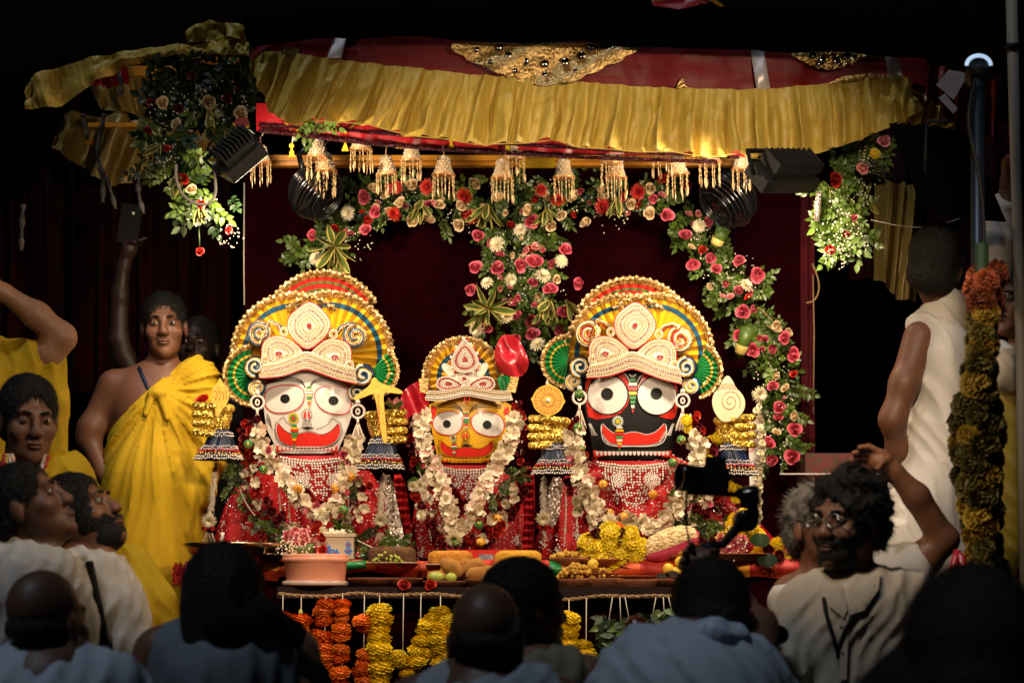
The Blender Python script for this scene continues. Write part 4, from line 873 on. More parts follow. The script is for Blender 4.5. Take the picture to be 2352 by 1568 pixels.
def tuberose_shape(seed, n=6):
    rr = random.Random(seed); return join(*[petal(.95 * rr.uniform(.8, 1.15), .40 * rr.uniform(.8, 1.2), .8 + rr.uniform(-.5, .7), -.45 * rr.uniform(-.3, 1.6), 2 * PI * i / n + rr.uniform(-.3, .3), .5 + rr.uniform(-.2, .35), -.2, 4, 6, .04, True) for i in range(n)])
def leaflet(p, d, n, L, w):
    d = Vector(d).normalized(); n = Vector(n); x = d.cross(n).normalized(); n = x.cross(d)
    V = [p, p + d * L * .3 + x * w * .85 + n * w * .25, p + d * L * .65 + x * w * .75 + n * w * .2, p + d * L - n * w * .25, p + d * L * .65 - x * w * .75 + n * w * .2, p + d * L * .3 - x * w * .85 + n * w * .25, p + d * L * .32, p + d * L * .66]
    return V, [(0, 1, 6), (1, 2, 7, 6), (2, 3, 7), (0, 6, 5), (6, 7, 4, 5), (7, 3, 4)]
def sprig_shape(n, seed, L=.42, w=.13):
    rr = random.Random(seed); b = rr.uniform(-.25, .25); P = [Vector((b * t * t, .10 * t * t, t)) for t in [i / 6 for i in range(7)]]; S = []
    for i in range(n):
        t = .15 + .85 * i / (n - 1); p = Vector((b * t * t, .10 * t * t, t)); s = 1 if i % 2 else -1
        d = Vector((s * .9, rr.uniform(-.5, .1), .65)) if i < n - 1 else Vector((b, 0, 1)); S.append(leaflet(p, d, Vector((0, -1, rr.uniform(-.5, .5))), L * rr.uniform(.75, 1.15), w))
    return P, S
ROSES = {m: [mesh_of('rose', rose_shape(15, s, o), m) for s, o in ((1, 1.), (2, .82), (3, 1.1))] for m in (M_PINK, M_CREAMP, M_REDP, M_DREDP, M_LPINK)}
MUMS = [mesh_of('chrysanthemum', [(daisy_shape(20, 4, .12, s, .2), M_WHITEP), (ball((0, 0, .12), (.2, .2, .15), 8, 5), M_VARY)], None) for s in (1, 2)]
GERB = [mesh_of('gerbera', [(daisy_shape(20, 3, .11, s), M_REDP), (ball((0, 0, .1), (.22, .22, .14), 10, 5), M_DREDP)], None) for s in (1, 2)]
MARO = [mesh_of('marigold', marigold_shape(80, s), M_MARO) for s in (1, 2, 3)]
MARY = [mesh_of('marigold', marigold_shape(80, s), M_MARY) for s in (1, 2, 3)]
TUBE = [mesh_of('ivory_flower', tuberose_shape(s, 5 + s % 3), M_TUBE) for s in range(4)]
TUBL = [mesh_of('ivory_flower', tuberose_shape(s, 5), mat('blush_petal', (.80, .50, .42), .5, c2=(.80, .62, .45), ns=3, rnd=.15)) for s in (7, 8)]
TUBP = [mesh_of('pink_bud', join(*[petal(.9, .3, .3, -.2, 2 * PI * i / 4, .25, -.3, 3, 4, .1) for i in range(4)]), M_PINK)]
def spr(n, s, m, L=.42, w=.13):
    P, S = sprig_shape(n, s, L, w); return mesh_of('leaf_sprig', [(tube(P, .012, 3), M_STEM), (join(*S), m)], None)
SPR = [spr(9, 1, M_LEAF), spr(7, 2, M_LEAF), spr(8, 3, M_LEAF2), spr(11, 4, M_LEAF, .36, .10), spr(7, 5, M_LEAF2, .45, .15), spr(9, 6, M_LEAF)]
DSPR = [spr(9, 7, M_DLEAF), spr(7, 8, M_DLEAF), spr(8, 9, M_LEAF)]
def drac_shape(bend, tw, L=1., w=.11):
    def c(t): return Vector((0, -math.sin(bend * t) * .55 * L, L * (t - .32 * bend * t * t)))
    def fn(a, b):
        def f(i, j):
            x = (a + (b - a) * i); ww = w * math.sin(PI * min(1, .10 + .9 * j)) ** .75 if j < 1 else 0.; p = c(j); return p + Vector((math.cos(tw * j) * x * ww, math.sin(tw * j) * x * ww - abs(x) * ww * .35, 0))
        return f
    return [(grid(fn(-.6, .6), 2, 9), M_VARC), (join(grid(fn(-1, -.6), 1, 9), grid(fn(.6, 1), 1, 9)), M_VARY)]
DRAC = [mesh_of('striped_leaf', drac_shape(b, t), None) for b, t in ((.5, .6), (1.1, -.5), (1.5, .9), (.8, -1.2))]
def rose(par, u, v, s, m, y, n=None): return put('rose', R.choice(ROSES[m]), place(W(u, v, y), n or jit(.45), s * K(y)), par)
def breath(par, cs, n, y, name='baby_breath'):
    S = []
    for u, v, r in cs:
        for _ in range(n):
            a = R.uniform(0, 6.3); q = math.sqrt(R.random()) * r; S.append(ball(W(u + q * math.cos(a), v + q * math.sin(a), y + R.uniform(-.05, .03)), R.uniform(1.2, 2.4) * PXM, 5, 3))
    return stuff(obj(name, join(*S), M_BREATH, par))
def drac(par, u, v, n, s, y, a0=0., a1=2 * PI, droop=.35):
    for i in range(n):
        a = a0 + (a1 - a0) * (i + R.uniform(-.3, .3)) / n; d = Vector((math.cos(a), R.uniform(-.75, -.1), math.sin(a) - droop))
        put('striped_leaf', R.choice(DRAC), place(W(u, v, y), d, s * R.uniform(.75, 1.15) * PXM, up=(R.uniform(-.5, .5), .7, 1)), par)
def greens(par, path, n, width, s, y, meshes, name='leaf_sprig'):
    for _ in range(n):
        t = R.random(); u, v = interp(path, t); u += R.gauss(0, width * .5); v += R.gauss(0, width * .42)
        put(name, R.choice(meshes), place(W(u, v, y + R.uniform(-.01, .08)), (R.uniform(-1, 1), R.uniform(-.55, .1), R.uniform(-1, .7)), s * R.uniform(.7, 1.25) * PXM, up=(R.uniform(-.3, .3), 1, .3)), par)
# ---- flower arch over the idols
AY = .42
ar = thing('flower_arch', 'arch of roses, gerberas and greenery over the idols', 'flower arch', W(1200, 500, AY))
greens(ar, [(830, 460), (900, 450), (1000, 465), (1120, 455), (1250, 440), (1400, 445), (1540, 450)], 165, 44, 40, AY + .02, SPR)
greens(ar, [(860, 470), (800, 510), (740, 550), (700, 590)], 60, 40, 40, AY + .02, SPR)
greens(ar, [(1180, 470), (1190, 560), (1195, 640), (1200, 720), (1210, 790)], 150, 84, 42, AY + .02, SPR)
greens(ar, [(1560, 470), (1610, 560), (1660, 640), (1715, 690)], 95, 44, 40, AY + .02, SPR)
greens(ar, [(1720, 700), (1770, 780), (1780, 880), (1790, 960), (1800, 1050)], 120, 42, 40, AY + .02, SPR)
for u, v, s in ((835, 452, 17), (839, 527, 15), (715, 540, 16), (861, 487, 15), (1098, 541, 14), (1091, 612, 16), (1144, 614, 17), (1224, 509, 19), (1197, 609, 16), (1228, 598, 19), (1301, 571, 15), (1266, 607, 12), (1224, 647, 12), (1263, 661, 16), (1328, 650, 16), (1080, 666, 15), (1296, 715, 15), (1222, 737, 17), (1222, 765, 17), (1186, 724, 14), (1118, 753, 13), (1285, 758, 13), (1186, 777, 13),
                (1533, 493, 17), (1576, 538, 16), (1591, 608, 15), (1633, 594, 15), (1647, 616, 15), (1696, 598, 15), (1740, 632, 18), (1697, 665, 15), (1705, 715, 17), (1696, 769, 15), (1801, 776, 16), (1774, 802, 12), (1824, 813, 17), (1729, 805, 18), (1774, 885, 13), (1790, 933, 17), (1827, 986, 17), (1767, 1015, 17), (1819, 1049, 18), (1772, 1058, 15), (1628, 508, 12), (1682, 504, 13), (1579, 425, 14)):
    rose(ar, u, v, s * R.uniform(.95, 1.15), M_PINK, AY - R.uniform(.07, .10), jit(.6))
for u, v, s in ((858, 430, 15), (945, 423, 18), (917, 464, 16), (947, 509, 17), (987, 501, 16), (1009, 469, 15), (1058, 474, 16), (1053, 516, 17), (1091, 420, 18), (1144, 452, 16), (1253, 448, 16), (1316, 450, 17), (1211, 481, 18), (1289, 495, 15), (1267, 519, 15), (1343, 510, 17), (1381, 432, 14), (1494, 432, 14), (1449, 470, 15), (1491, 490, 17), (1784, 751, 16)):
    rose(ar, u, v, s * R.uniform(.85, 1.08), M_CREAMP, AY - R.uniform(.06, .10), jit(.8))
for u, v in ((799, 489), (726, 594), (1141, 561), (1195, 528), (1119, 650), (1172, 642), (1247, 634), (1289, 600), (1164, 729), (1094, 755), (1606, 519), (1713, 656), (1235, 791), (1744, 906)):
    put('chrysanthemum', R.choice(MUMS), place(W(u, v, AY - .09), jit(.8), R.uniform(15, 19) * PXM), ar)
for u, v, s in ((904, 492, 18), (982, 430, 20), (1068, 450, 21), (1084, 497, 18), (910, 430, 17), (1282, 461, 19), (1383, 475, 21), (1466, 441, 20), (1242, 436, 16), (1523, 412, 15)):
    put('gerbera', R.choice(GERB), place(W(u, v, AY - .085), jit(.7), s * PXM), ar)
for path, n, w in (([(840, 455), (1000, 470), (1200, 455), (1400, 460), (1540, 470)], 34, 38), ([(1190, 500), (1195, 620), (1205, 760)], 26, 78), ([(1560, 480), (1650, 620), (1715, 690), (1780, 800), (1800, 1030)], 24, 40), ([(860, 480), (760, 550)], 8, 36)):
    for _ in range(n):
        u, v = interp(path, R.random()); rose(ar, u + R.gauss(0, w * .5), v + R.gauss(0, w * .4), R.uniform(7, 13), R.choice([M_PINK, M_PINK, M_CREAMP, M_CREAMP, M_REDP, M_LPINK]), AY - R.uniform(.03, .08), jit(1.))
drac(ar, 768, 566, 15, 96, AY - .10, droop=.25); drac(ar, 772, 590, 8, 85, AY - .10, -2.6, -.4); drac(ar, 968, 462, 8, 85, AY - .10, -2.4, -.7); drac(ar, 1119, 470, 12, 93, AY - .10, -3.0, -.1); drac(ar, 1256, 478, 8, 75, AY - .10, -2.9, -.2); drac(ar, 1419, 455, 7, 75, AY - .10, -2.3, -.8)
drac(ar, 1118, 708, 15, 91, AY - .10, droop=.2); drac(ar, 1262, 690, 12, 96, AY - .10, -2.8, -.3); drac(ar, 1300, 690, 6, 72, AY - .10, -.5, .5)
breath(ar, [(870, 480, 40), (820, 560, 40), (960, 470, 50), (1060, 500, 40), (1210, 560, 60), (1290, 450, 50), (1400, 480, 60), (1490, 460, 50), (1170, 640, 60), (1250, 680, 60), (1620, 560, 40), (1660, 640, 50), (1700, 620, 40), (1770, 850, 50), (1800, 950, 40), (1770, 1030, 45), (1730, 660, 30)], 34, AY - .04)
for (u, v), d, L, r in (((1653, 544), (.45, -.35, .9), .085, .03), ((1708, 785), (.3, -.4, .95), .12, .03)):
    c = obj('rolled_leaf_cone', lathe([(r * .62, -L * .5), (r * .8, 0), (r * 1.0, L * .45), (r * .92, L * .44), (r * .5, -L * .2)], 14, W(u, v, AY - .11), d), M_LEAF2, ar)
    obj('leaf_band', lathe([(r * .66, -L * .4), (r * .76, -L * .36), (r * .84, -L * .12), (r * .78, -L * .1)], 14, W(u, v, AY - .113), d), M_VARY, c)
for a, b in (((1740, 705), (1775, 735)), ((1760, 745), (1778, 760))): obj('twig', tube([W(*a, AY - .05), W(*b, AY - .05)], .003, 5), M_ROPE, ar)
# ---- hanging arrangements at the two front corners
lf = thing('flower_hanging', 'shadowed hanging bunch of cream roses and leaves at the left canopy corner', 'flowers', W(470, 340, -.35))
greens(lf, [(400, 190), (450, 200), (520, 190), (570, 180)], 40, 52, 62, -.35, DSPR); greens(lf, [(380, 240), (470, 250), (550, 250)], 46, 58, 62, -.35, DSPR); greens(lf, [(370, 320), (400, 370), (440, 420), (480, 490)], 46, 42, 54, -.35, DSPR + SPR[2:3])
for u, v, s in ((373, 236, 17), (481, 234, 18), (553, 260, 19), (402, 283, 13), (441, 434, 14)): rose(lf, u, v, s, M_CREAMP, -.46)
for u, v, s in ((347, 236, 14), (385, 340, 11), (461, 469, 12), (459, 577, 11), (525, 529, 10), (420, 410, 16), (520, 225, 14), (410, 250, 12), (340, 300, 11), (545, 205, 11), (440, 175, 12), (560, 300, 12)): rose(lf, u, v, s, M_REDP if v > 330 else M_DREDP, -.45)  # dark leaves and upper roses hold this corner's shade in their colour
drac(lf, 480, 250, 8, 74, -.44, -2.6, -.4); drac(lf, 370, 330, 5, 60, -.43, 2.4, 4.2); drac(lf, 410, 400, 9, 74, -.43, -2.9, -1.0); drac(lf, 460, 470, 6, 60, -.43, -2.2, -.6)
obj('stem', tube([W(457, 520, -.44), W(458, 566, -.45)], .003, 5), M_STEM, lf)
breath(lf, [(390, 250, 50), (450, 250, 60), (520, 230, 50), (380, 350, 35), (470, 480, 40), (530, 545, 30)], 30, -.46)
rf = thing('flower_hanging', 'hanging bunch of yellow-green leaves and roses under the right floodlight', 'flowers', W(1950, 460, -.3))
greens(rf, [(2000, 330), (1985, 370), (1960, 410)], 34, 34, 50, -.3, DSPR + SPR); greens(rf, [(1920, 420), (1930, 470), (1935, 530), (1930, 570)], 62, 38, 48, -.3, SPR[2:5] + SPR)
for u, v, s, m in ((2030, 322, 17, M_LPINK), (2010, 353, 15, M_MARY), (1981, 386, 16, M_LPINK), (1921, 412, 19, M_REDP), (1907, 573, 13, M_REDP), (1943, 538, 11, M_DREDP), (1962, 500, 9, M_PINK)):
    rose(rf, u, v, s, m, -.40) if m is not M_MARY else put('marigold', MARY[0], place(W(u, v, -.40), jit(), s * .8 * PXM), rf)
drac(rf, 1990, 460, 6, 56, -.36, -1.2, .6); drac(rf, 1905, 430, 3, 44, -.36, -2.6, -2.0)
breath(rf, [(2000, 370, 35), (2000, 420, 40), (1950, 470, 50), (1910, 540, 40), (1960, 550, 40), (1920, 590, 30)], 38, -.40)
obj('ribbon', tube([W(1882, 440, -.36), W(1878, 470, -.36), W(1876, 508, -.35)], [.010, .014, .012], 6), M_SGLIT, rf)
# ---- flower garlands worn by the idols
def garland(label, pts, y, s, n, mix, par_group='garlands worn by the idols', wig=.6):
    P = along(smooth_poly(pts, 2, False), 3); g = thing('flower_garland', label, 'garland', W(*P[len(P) // 2], y), par_group)
    obj('thread', tube([W(u, v, y + .015) for u, v in P[::6]], .003, 5), M_THREAD, g)
    for i in range(n):
        u, v = interp(P, (i + .5) / n); a = 2.4 * i; m = R.choice(mix); sz = s * R.uniform(.85, 1.2)
        put({'ivory_flower': 'ivory_flower', 'rose': 'rose', 'pink_bud': 'pink_bud', 'marigold': 'marigold', 'chrysanthemum': 'chrysanthemum'}[m.name.split('.')[0]], m, place(W(u + s * wig * math.cos(a), v + s * .4 * math.sin(a), y - .02 - .015 * math.sin(a)), (math.cos(a) * .9, -1, R.uniform(-.9, .5)), sz * PXM), g)
    return g
IV = TUBE * 3 + TUBL + TUBP
ga = garland('ivory and pink petal garland hanging over the white-faced idol', [(590, 980), (598, 1020), (622, 1060), (655, 1100), (690, 1150), (720, 1175), (752, 1185), (775, 1150), (790, 1100), (806, 1050), (818, 1000)], -.17, 17, 70, IV)
for u, v, m, s in ((725, 1160, M_PINK, 12), (722, 1200, M_PINK, 13), (745, 1196, M_PINK, 12), (615, 1032, M_PINK, 12), (790, 1045, M_PINK, 12)): rose(ga, u, v, s, m, -.20)
for u, v in ((735, 1180), (735, 1222)): put('chrysanthemum', MUMS[0], place(W(u, v, -.2), jit(.3), 17 * PXM), ga)
gb = garland('long ivory and pale pink V garland over the yellow-faced idol', [(968, 950), (966, 990), (985, 1040), (1005, 1090), (1020, 1140), (1038, 1190), (1050, 1220), (1075, 1190), (1095, 1150), (1120, 1100), (1150, 1050), (1175, 1010), (1182, 960)], -.17, 16, 92, TUBE * 3 + TUBL * 2 + TUBP)
for u, v in ((1030, 1170), (1060, 1200), (1100, 1170), (1130, 1190)): put('ivory_flower', TUBE[1], place(W(u, v, -.2), jit(.3), 20 * PXM), gb)
put('chrysanthemum', MUMS[1], place(W(1042, 1235, -.2), (0, -1, -.6), 20 * PXM), gb); rose(gb, 1040, 1255, 20, M_PINK, -.19, (0, -1, -.5))
gc = garland('ivory, pink and red garland hanging over the black-faced idol', [(1322, 985), (1318, 1030), (1328, 1080), (1350, 1130), (1380, 1180), (1420, 1200), (1455, 1190), (1490, 1215), (1530, 1200), (1560, 1150), (1590, 1100), (1605, 1050), (1600, 1000)], -.18, 18, 84, IV)
gd = garland('dark red rosebud string behind the ivory garland of the black-faced idol', [(1315, 960), (1322, 1010), (1345, 1060)], -.12, 10, 16, ROSES[M_DREDP] + ROSES[M_REDP], wig=.9)
garland('dark red rosebud string right of the black face', [(1585, 950), (1600, 1000), (1615, 1060), (1600, 1110)], -.12, 13, 20, ROSES[M_DREDP] + ROSES[M_REDP] + [MARY[0]], wig=1.2)
garland('dark red rosebud string left of the white face', [(575, 960), (560, 1000), (575, 1060), (565, 1100)], -.1, 13, 20, ROSES[M_DREDP] + ROSES[M_REDP], wig=1.2)
garland('dark red rosebud string between the white and yellow faces', [(930, 960), (948, 1000), (955, 1040), (962, 1080)], -.1, 12, 18, ROSES[M_DREDP] + ROSES[M_REDP] + TUBP, wig=1.2)
garland('small red bud string right of the yellow face', [(1185, 920), (1196, 960), (1200, 1010), (1195, 1060)], -.08, 9, 20, ROSES[M_REDP] + ROSES[M_DREDP], wig=1.)
garland('yellow marigold and dark red string beside the right hand', [(1640, 1000), (1628, 1040), (1635, 1080), (1690, 1130), (1720, 1170), (1718, 1220), (1690, 1240)], -.14, 14, 34, MARY + ROSES[M_DREDP], wig=.9)
garland('white fluffy flower string right of the white signboard', [(1738, 930), (1746, 970), (1750, 1020), (1748, 1060), (1742, 1110), (1740, 1150), (1742, 1200)], -.04, 8, 36, MUMS, wig=.5)
BALL_G = [mesh_of('thread_ball', [(ball((0, 0, 0), 1, 14, 9), m), (join(*[tube([Vector((math.sin(t) * math.cos(a), math.sin(t) * math.sin(a), math.cos(t))) * 1.02 for t in [PI * k / 10 for k in range(11)]], .07, 4, False) for a in [PI * 2 * q / 7 for q in range(7)]]), M_GOLDBEAD)], None) for m in (mat('green_silk_ball', (.02, .2, .05), .35), mat('orange_silk_ball', (.75, .28, .02), .35))]
for g, L in ((ga, ((605, 1078, 0), (684, 1122, 1), (805, 1095, 1), (770, 1122, 1), (570, 1020, 0), (790, 1170, 0))), (gb, ((1045, 1245, 0), (1104, 1245, 1), (1142, 1191, 1), (1100, 1205, 0))), (gc, ((1327, 982, 0), (1334, 1030, 0), (1565, 1010, 0), (1545, 1062, 0), (1385, 1112, 1), (1400, 1178, 1), (1432, 1186, 1), (1500, 1135, 1), (1330, 905, 0)))):
    for u, v, k in L: put('thread_ball', BALL_G[k], place(W(u, v, -.20), jit(.5), 10.5 * PXM), g)
garland('mixed red rose and ivory outer garland low on the white-faced idol', [(565, 1070), (585, 1130), (630, 1185), (690, 1225), (740, 1245), (795, 1215), (830, 1160), (838, 1100)], -.12, 13, 44, TUBE + ROSES[M_DREDP] + ROSES[M_REDP] + TUBP, wig=1.1)
garland('mixed dark rose and ivory outer garland low on the yellow-faced idol', [(958, 1100), (975, 1170), (1010, 1225), (1075, 1250), (1130, 1225), (1175, 1170), (1195, 1110)], -.13, 14, 44, TUBE + ROSES[M_DREDP] + ROSES[M_REDP] + MUMS, wig=1.1)
garland('mixed dark rose, pink and ivory outer garland low on the black-faced idol', [(1312, 1090), (1335, 1160), (1385, 1225), (1450, 1240), (1530, 1235), (1600, 1190), (1640, 1130), (1650, 1080)], -.12, 15, 54, TUBE + TUBL + ROSES[M_DREDP] + ROSES[M_REDP] + TUBP, wig=1.1)
# green herb garlands
def herb(label, pts, y, n, s=24, ms=None, w=14):
    g = thing('herb_garland', label, 'garland', W(*pts[0], y), 'herb garlands on the idols'); P = smooth_poly(pts, 2, False)
    obj('thread', tube([W(u, v, y + .01) for u, v in P], .0025, 5), M_THREAD, g); greens(g, P, n, w, s, y - .02, ms or [SPR[0], DSPR[0], SPR[3]]); return g
herb('wilted green herb string at the left of the white-faced idol', [(560, 1060), (545, 1100), (560, 1150), (590, 1190), (620, 1215), (650, 1240)], -.13, 44)
herb('wilted green herb string at the right of the white-faced idol', [(820, 1100), (815, 1150), (795, 1190), (775, 1215)], -.14, 24)
herb('wilted green herb string left of the yellow-faced idol', [(960, 1080), (975, 1110), (985, 1140)], -.12, 16); herb('wilted green herb string right of the yellow-faced idol', [(1195, 1080), (1160, 1110), (1130, 1150)], -.15, 22)
herb('wilted green herb string at the left of the black-faced idol', [(1330, 1110), (1345, 1160), (1370, 1195), (1390, 1220)], -.14, 24); herb('thick green herb string across the lap of the black-faced idol', [(1570, 1120), (1575, 1170), (1560, 1215), (1600, 1205), (1660, 1200)], -.16, 50, 28)
herb('green basil sprigs right of the pink tub on the altar', [(820, 1240), (850, 1255), (870, 1262)], -.30, 12, 40); herb('leafy sprigs under the left sleeve of the white-faced idol', [(540, 1060), (530, 1085), (540, 1110)], -.14, 20, 26)
# white feathery tassels hanging from the sleeves
def feather(label, pts, y, r, end=True):
    g = thing('feather_tassel', label, 'tassel', W(*pts[0], y), 'white tassels hanging from the sleeves'); P = along(smooth_poly(pts, 2, False), 2.2); S = []
    for i, (u, v) in enumerate(P):
        for _ in range(4):
            a = R.uniform(0, 6.3); p = W(u, v, y); d = Vector((math.cos(a) * r, -abs(math.sin(a)) * r, R.uniform(-.6, -2.) * r)); x = frame_of(d)[0] * .0026; S.append(([p - x, p + x, p + d * .7 + x, p + d, p + d * .7 - x], [(0, 1, 2, 3, 4)]))
    stuff(obj('feather', join(*S), M_CREAM, g, False))
    if end:
        u, v = P[-1]; put('chrysanthemum', MUMS[0], place(W(u, v + 6, y - .02), (0, -1, -.5), 17 * PXM), g)
        for d in (-9, 8): put('rose', ROSES[M_REDP][1], place(W(u + d, v + 26, y - .015), (0, -.4, -1), 11 * PXM), g)
        S = []
        for _ in range(60):
            p = W(u + R.uniform(-8, 8), v + 34, y); d = Vector((R.uniform(-.02, .02), R.uniform(-.02, 0), -.045)); x = frame_of(d)[0] * .002; S.append(([p - x, p + x, p + d], [(0, 1, 2)]))
        stuff(obj('feather_tip', join(*S), M_CREAM, g, False))
    return g
feather('white feathery tassel under the left sleeve of the white-faced idol', [(495, 1062), (490, 1110), (486, 1150), (480, 1190)], -.1, .016)
feather('white feathery tassel under the right sleeve of the white-faced idol', [(880, 1085), (878, 1120), (872, 1160), (874, 1190)], -.1, .018)
feather('white feathery tassel under the left sleeve of the black-faced idol', [(1250, 1092), (1248, 1130), (1250, 1160), (1248, 1185)], -.1, .018)
for label, q in (('silver glitter sash beside the white-faced idol', [(880, 1090), (900, 1090), (918, 1180), (935, 1265), (905, 1270), (885, 1180)]), ('silver glitter sash left of the black-faced idol', [(1262, 1095), (1295, 1095), (1290, 1150), (1275, 1215), (1255, 1200)])):
    o = thing('glitter_sash', label, 'sash', W(*q[3], -.08)); obj('cloth', plate(smooth_poly(q, 1), lambda u, v, o_: W(u, v, -.07 - .01 * math.sin(u * .3) - o_), 0, .006, 8), M_SGLIT, o)
for label, q, sd in (('dark red ruffled cloth between white-faced and yellow-faced idols', [(900, 1090), (925, 1085), (940, 1150), (950, 1280), (925, 1282), (915, 1180)], 1), ('dark red ruffled cloth between yellow-faced and black-faced idols', [(1195, 1060), (1225, 1060), (1230, 1160), (1225, 1280), (1195, 1280), (1205, 1150)], 2)):
    o = thing('ruffled_cloth', label, 'cloth', W(*q[3], -.02)); obj('cloth', plate(smooth_poly(q, 1), lambda u, v, o_: W(u, v, -.0 - .02 * math.sin(v * .35 + sd) - .01 * math.sin(u * .5) - o_), 0, .01, 5), M_RED, o)
lo = thing('lotus_bud', 'small pink and green lotus bud above the right hand of the white-faced idol', 'flower', W(907, 930, -.17))
for i in range(10): obj('petal', petal(.045, .016, .35, -.3, i * 2 * PI / 5 + .3 * (i // 5), .35 + .45 * (i // 5), 0, 3, 4, .006), M_LPINK if i < 5 else M_LEAF2, lo).matrix_basis = Matrix.Translation(W(907, 938, -.18))
rs = tag(put('rose', ROSES[M_REDP][0], place(W(464, 915, -.15), (-.2, -.7, .6), 17 * PXM)), 'single red rose on the left hand of the white-faced idol', 'rose')
# ================================================================== bells and tassels under the valance
M_BELL = mat('gilt_bell', (.82, .56, .27), .28, .4, c2=(.90, .70, .42), ns=40)
M_COPPER = mat('copper_rim', (.62, .30, .12), .3, .5)
BODY = [(.10, .5), (.30, .47), (.42, .38), (.48, .2), (.54, -.05), (.66, -.28), (.86, -.42), (.88, -.5), (.7, -.5), (.5, -.3)]
stars = []
for k in range(5):
    z = .32 - .15 * k; r = [.46, .5, .54, .6, .68][k]
    for i in range(11):
        a = 2 * PI * (i + .5 * (k % 2)) / 11; p = Vector((r * math.cos(a), r * math.sin(a), z)); stars.append(ball(p, .055, 5, 3))
ME_BELL = mesh_of('bell_body', [(lathe(BODY, 20), M_BELL), (join(*stars), M_CRYSTAL)], None)
ME_RIM = mesh_of('rim', lathe([(.84, -.44), (.92, -.47), (.92, -.53), (.84, -.55)], 20), M_COPPER)
ME_LOOP = mesh_of('hook', tube([Vector((.0, 0, .45)), Vector((0, 0, .62)), Vector((.05, 0, .72)), Vector((.1, 0, .95))], .05, 6), M_COPPER)
def strand(n):
    S = [ball(Vector((0, 0, -.12 * i - .06)), .075 if i % 2 == 0 else .05, 6, 4) for i in range(n)]; return join(*S)
def leafplate(): return plate([(0, 0), (.13, .12), (.17, .28), (.1, .45), (0, .58), (-.1, .45), (-.17, .28), (-.13, .12)], lambda u, v, o: Vector((u, o, -v)), 0, .03, 0)
ST = [mesh_of('bead_strand', [(strand(n), mat('champagne_bead', (.62, .43, .20), .2, .4, spec=.8)), (([v + Vector((0, 0, -.12 * n)) for v in leafplate()[0]], leafplate()[1]), M_BELL)], None) for n in (4, 5, 6)]
ordn = ['leftmost', 'second', 'third', 'fourth', 'fifth', 'sixth', 'seventh', 'eighth', 'ninth', 'tenth', 'eleventh', 'twelfth', 'thirteenth', 'fourteenth', 'fifteenth', 'rightmost']
BELLS = [(599, 354, 24, .05), (729, 340, 25, .0), (748, 372, 25, .05), (830, 320, 25, -.1), (888, 378, 24, -.05), (945, 346, 24, -.1), (1019, 380, 25, -.05), (1154, 387, 25, -.05), (1181, 341, 24, -.1), (1295, 386, 24, -.05), (1404, 352, 24, -.1), (1416, 386, 24, -.05), (1522, 330, 24, -.1), (1556, 377, 25, -.05), (1630, 352, 25, -.1), (1703, 370, 22, -.05)]
for k, (u, v, s, y) in enumerate(BELLS):
    b = thing('hanging_bell', f'{ordn[k]} gilt bell{"" if k in (0, 15) else " from the left"} in the row under the gold valance', 'bell', W(u, v, y), 'gilt bells hanging under the valance')
    sc = s / .84 * PXM; M0 = place(W(u, v, y), (R.uniform(-.06, .06), R.uniform(-.1, .1), 1), (sc, sc, sc * 1.55))
    put('bell_body', ME_BELL, M0, b); put('rim', ME_RIM, M0, b); put('hook', ME_LOOP, M0, b)
    tp = W(u, v, y) + Vector((.1 * sc, 0, 1.45 * sc)); obj('thread', tube([tp, tp + Vector((.01, .01, .03)), tp + Vector((.0, .03, .12))], .0016, 4), M_THREAD, b)
    for i in range(8):
        a = 2 * PI * i / 8 + .2; p = W(u, v, y) + Vector((.8 * sc * math.cos(a), .8 * sc * math.sin(a), -.8 * sc)); put('bead_strand', R.choice(ST), place(p, (R.uniform(-.05, .05), 0, 1), (sc, sc, sc * 1.5), R.uniform(-.6, .6)), b)
M_YARN = mat('yellow_yarn', (.80, .55, .02), .7)
for k, (u, v) in enumerate(((670, 345), (793, 332), (917, 326), (1037, 331), (1165, 335), (552, 340))):
    y = -.12 if k < 5 else -.5
    t = thing('yarn_tassel', ['yellow yarn tassel nearest the left floodlight, hanging on a long white thread', 'yellow yarn tassel left of the third bell', 'short yellow yarn tassel between third and fifth bells', 'yellow yarn tassel right of the bell above the cream roses', 'yellow yarn tassel half hidden by the valance at the centre', 'yellow yarn tassel on the pennant at the left floodlight'][k], 'tassel', W(u, v, y), 'yellow yarn tassels')
    obj('cord', tube([W(u + 4, v - 42, y), W(u + 1, v - 16, y)], .002, 5), M_THREAD, t); obj('pompom', ball(W(u, v - 10, y), .010, 8, 6), M_YARN, t)
    S = [tube([W(u, v - 4, y), W(u + R.uniform(-5, 5), v + 6, y + R.uniform(-.008, .008)), W(u + R.uniform(-8, 8), v + 15, y + R.uniform(-.01, .01))], .002, 4, False) for _ in range(26)]; stuff(obj('yarn', join(*S), M_YARN, t))
for label, q, y in (('small red pennant with yellow edges under the left corner roses', [(534, 284), (552, 300), (572, 290), (570, 274), (548, 268)], -.5), ('small red pennant left under the valance', [(655, 280), (675, 308), (697, 282)], -.13), ('small red pennant with yellow braid beside the third bell', [(768, 278), (793, 306), (820, 280)], -.13)):
    p = thing('pennant', label, 'pennant', W(*q[1], y)); obj('cloth', plate(q, flat(y), 0, .003), M_REDGLOSS, p); obj('braid', tube([W(a, b, y - .006) for a, b in q[:3]], .004, 5), M_YSATIN, p)
t = thing('leaf_sprigs', 'green leaves tucked under the valance above the second bell', 'leaves', W(728, 300, -.15)); greens(t, [(715, 285), (730, 295), (745, 290)], 9, 10, 40, -.15, SPR)
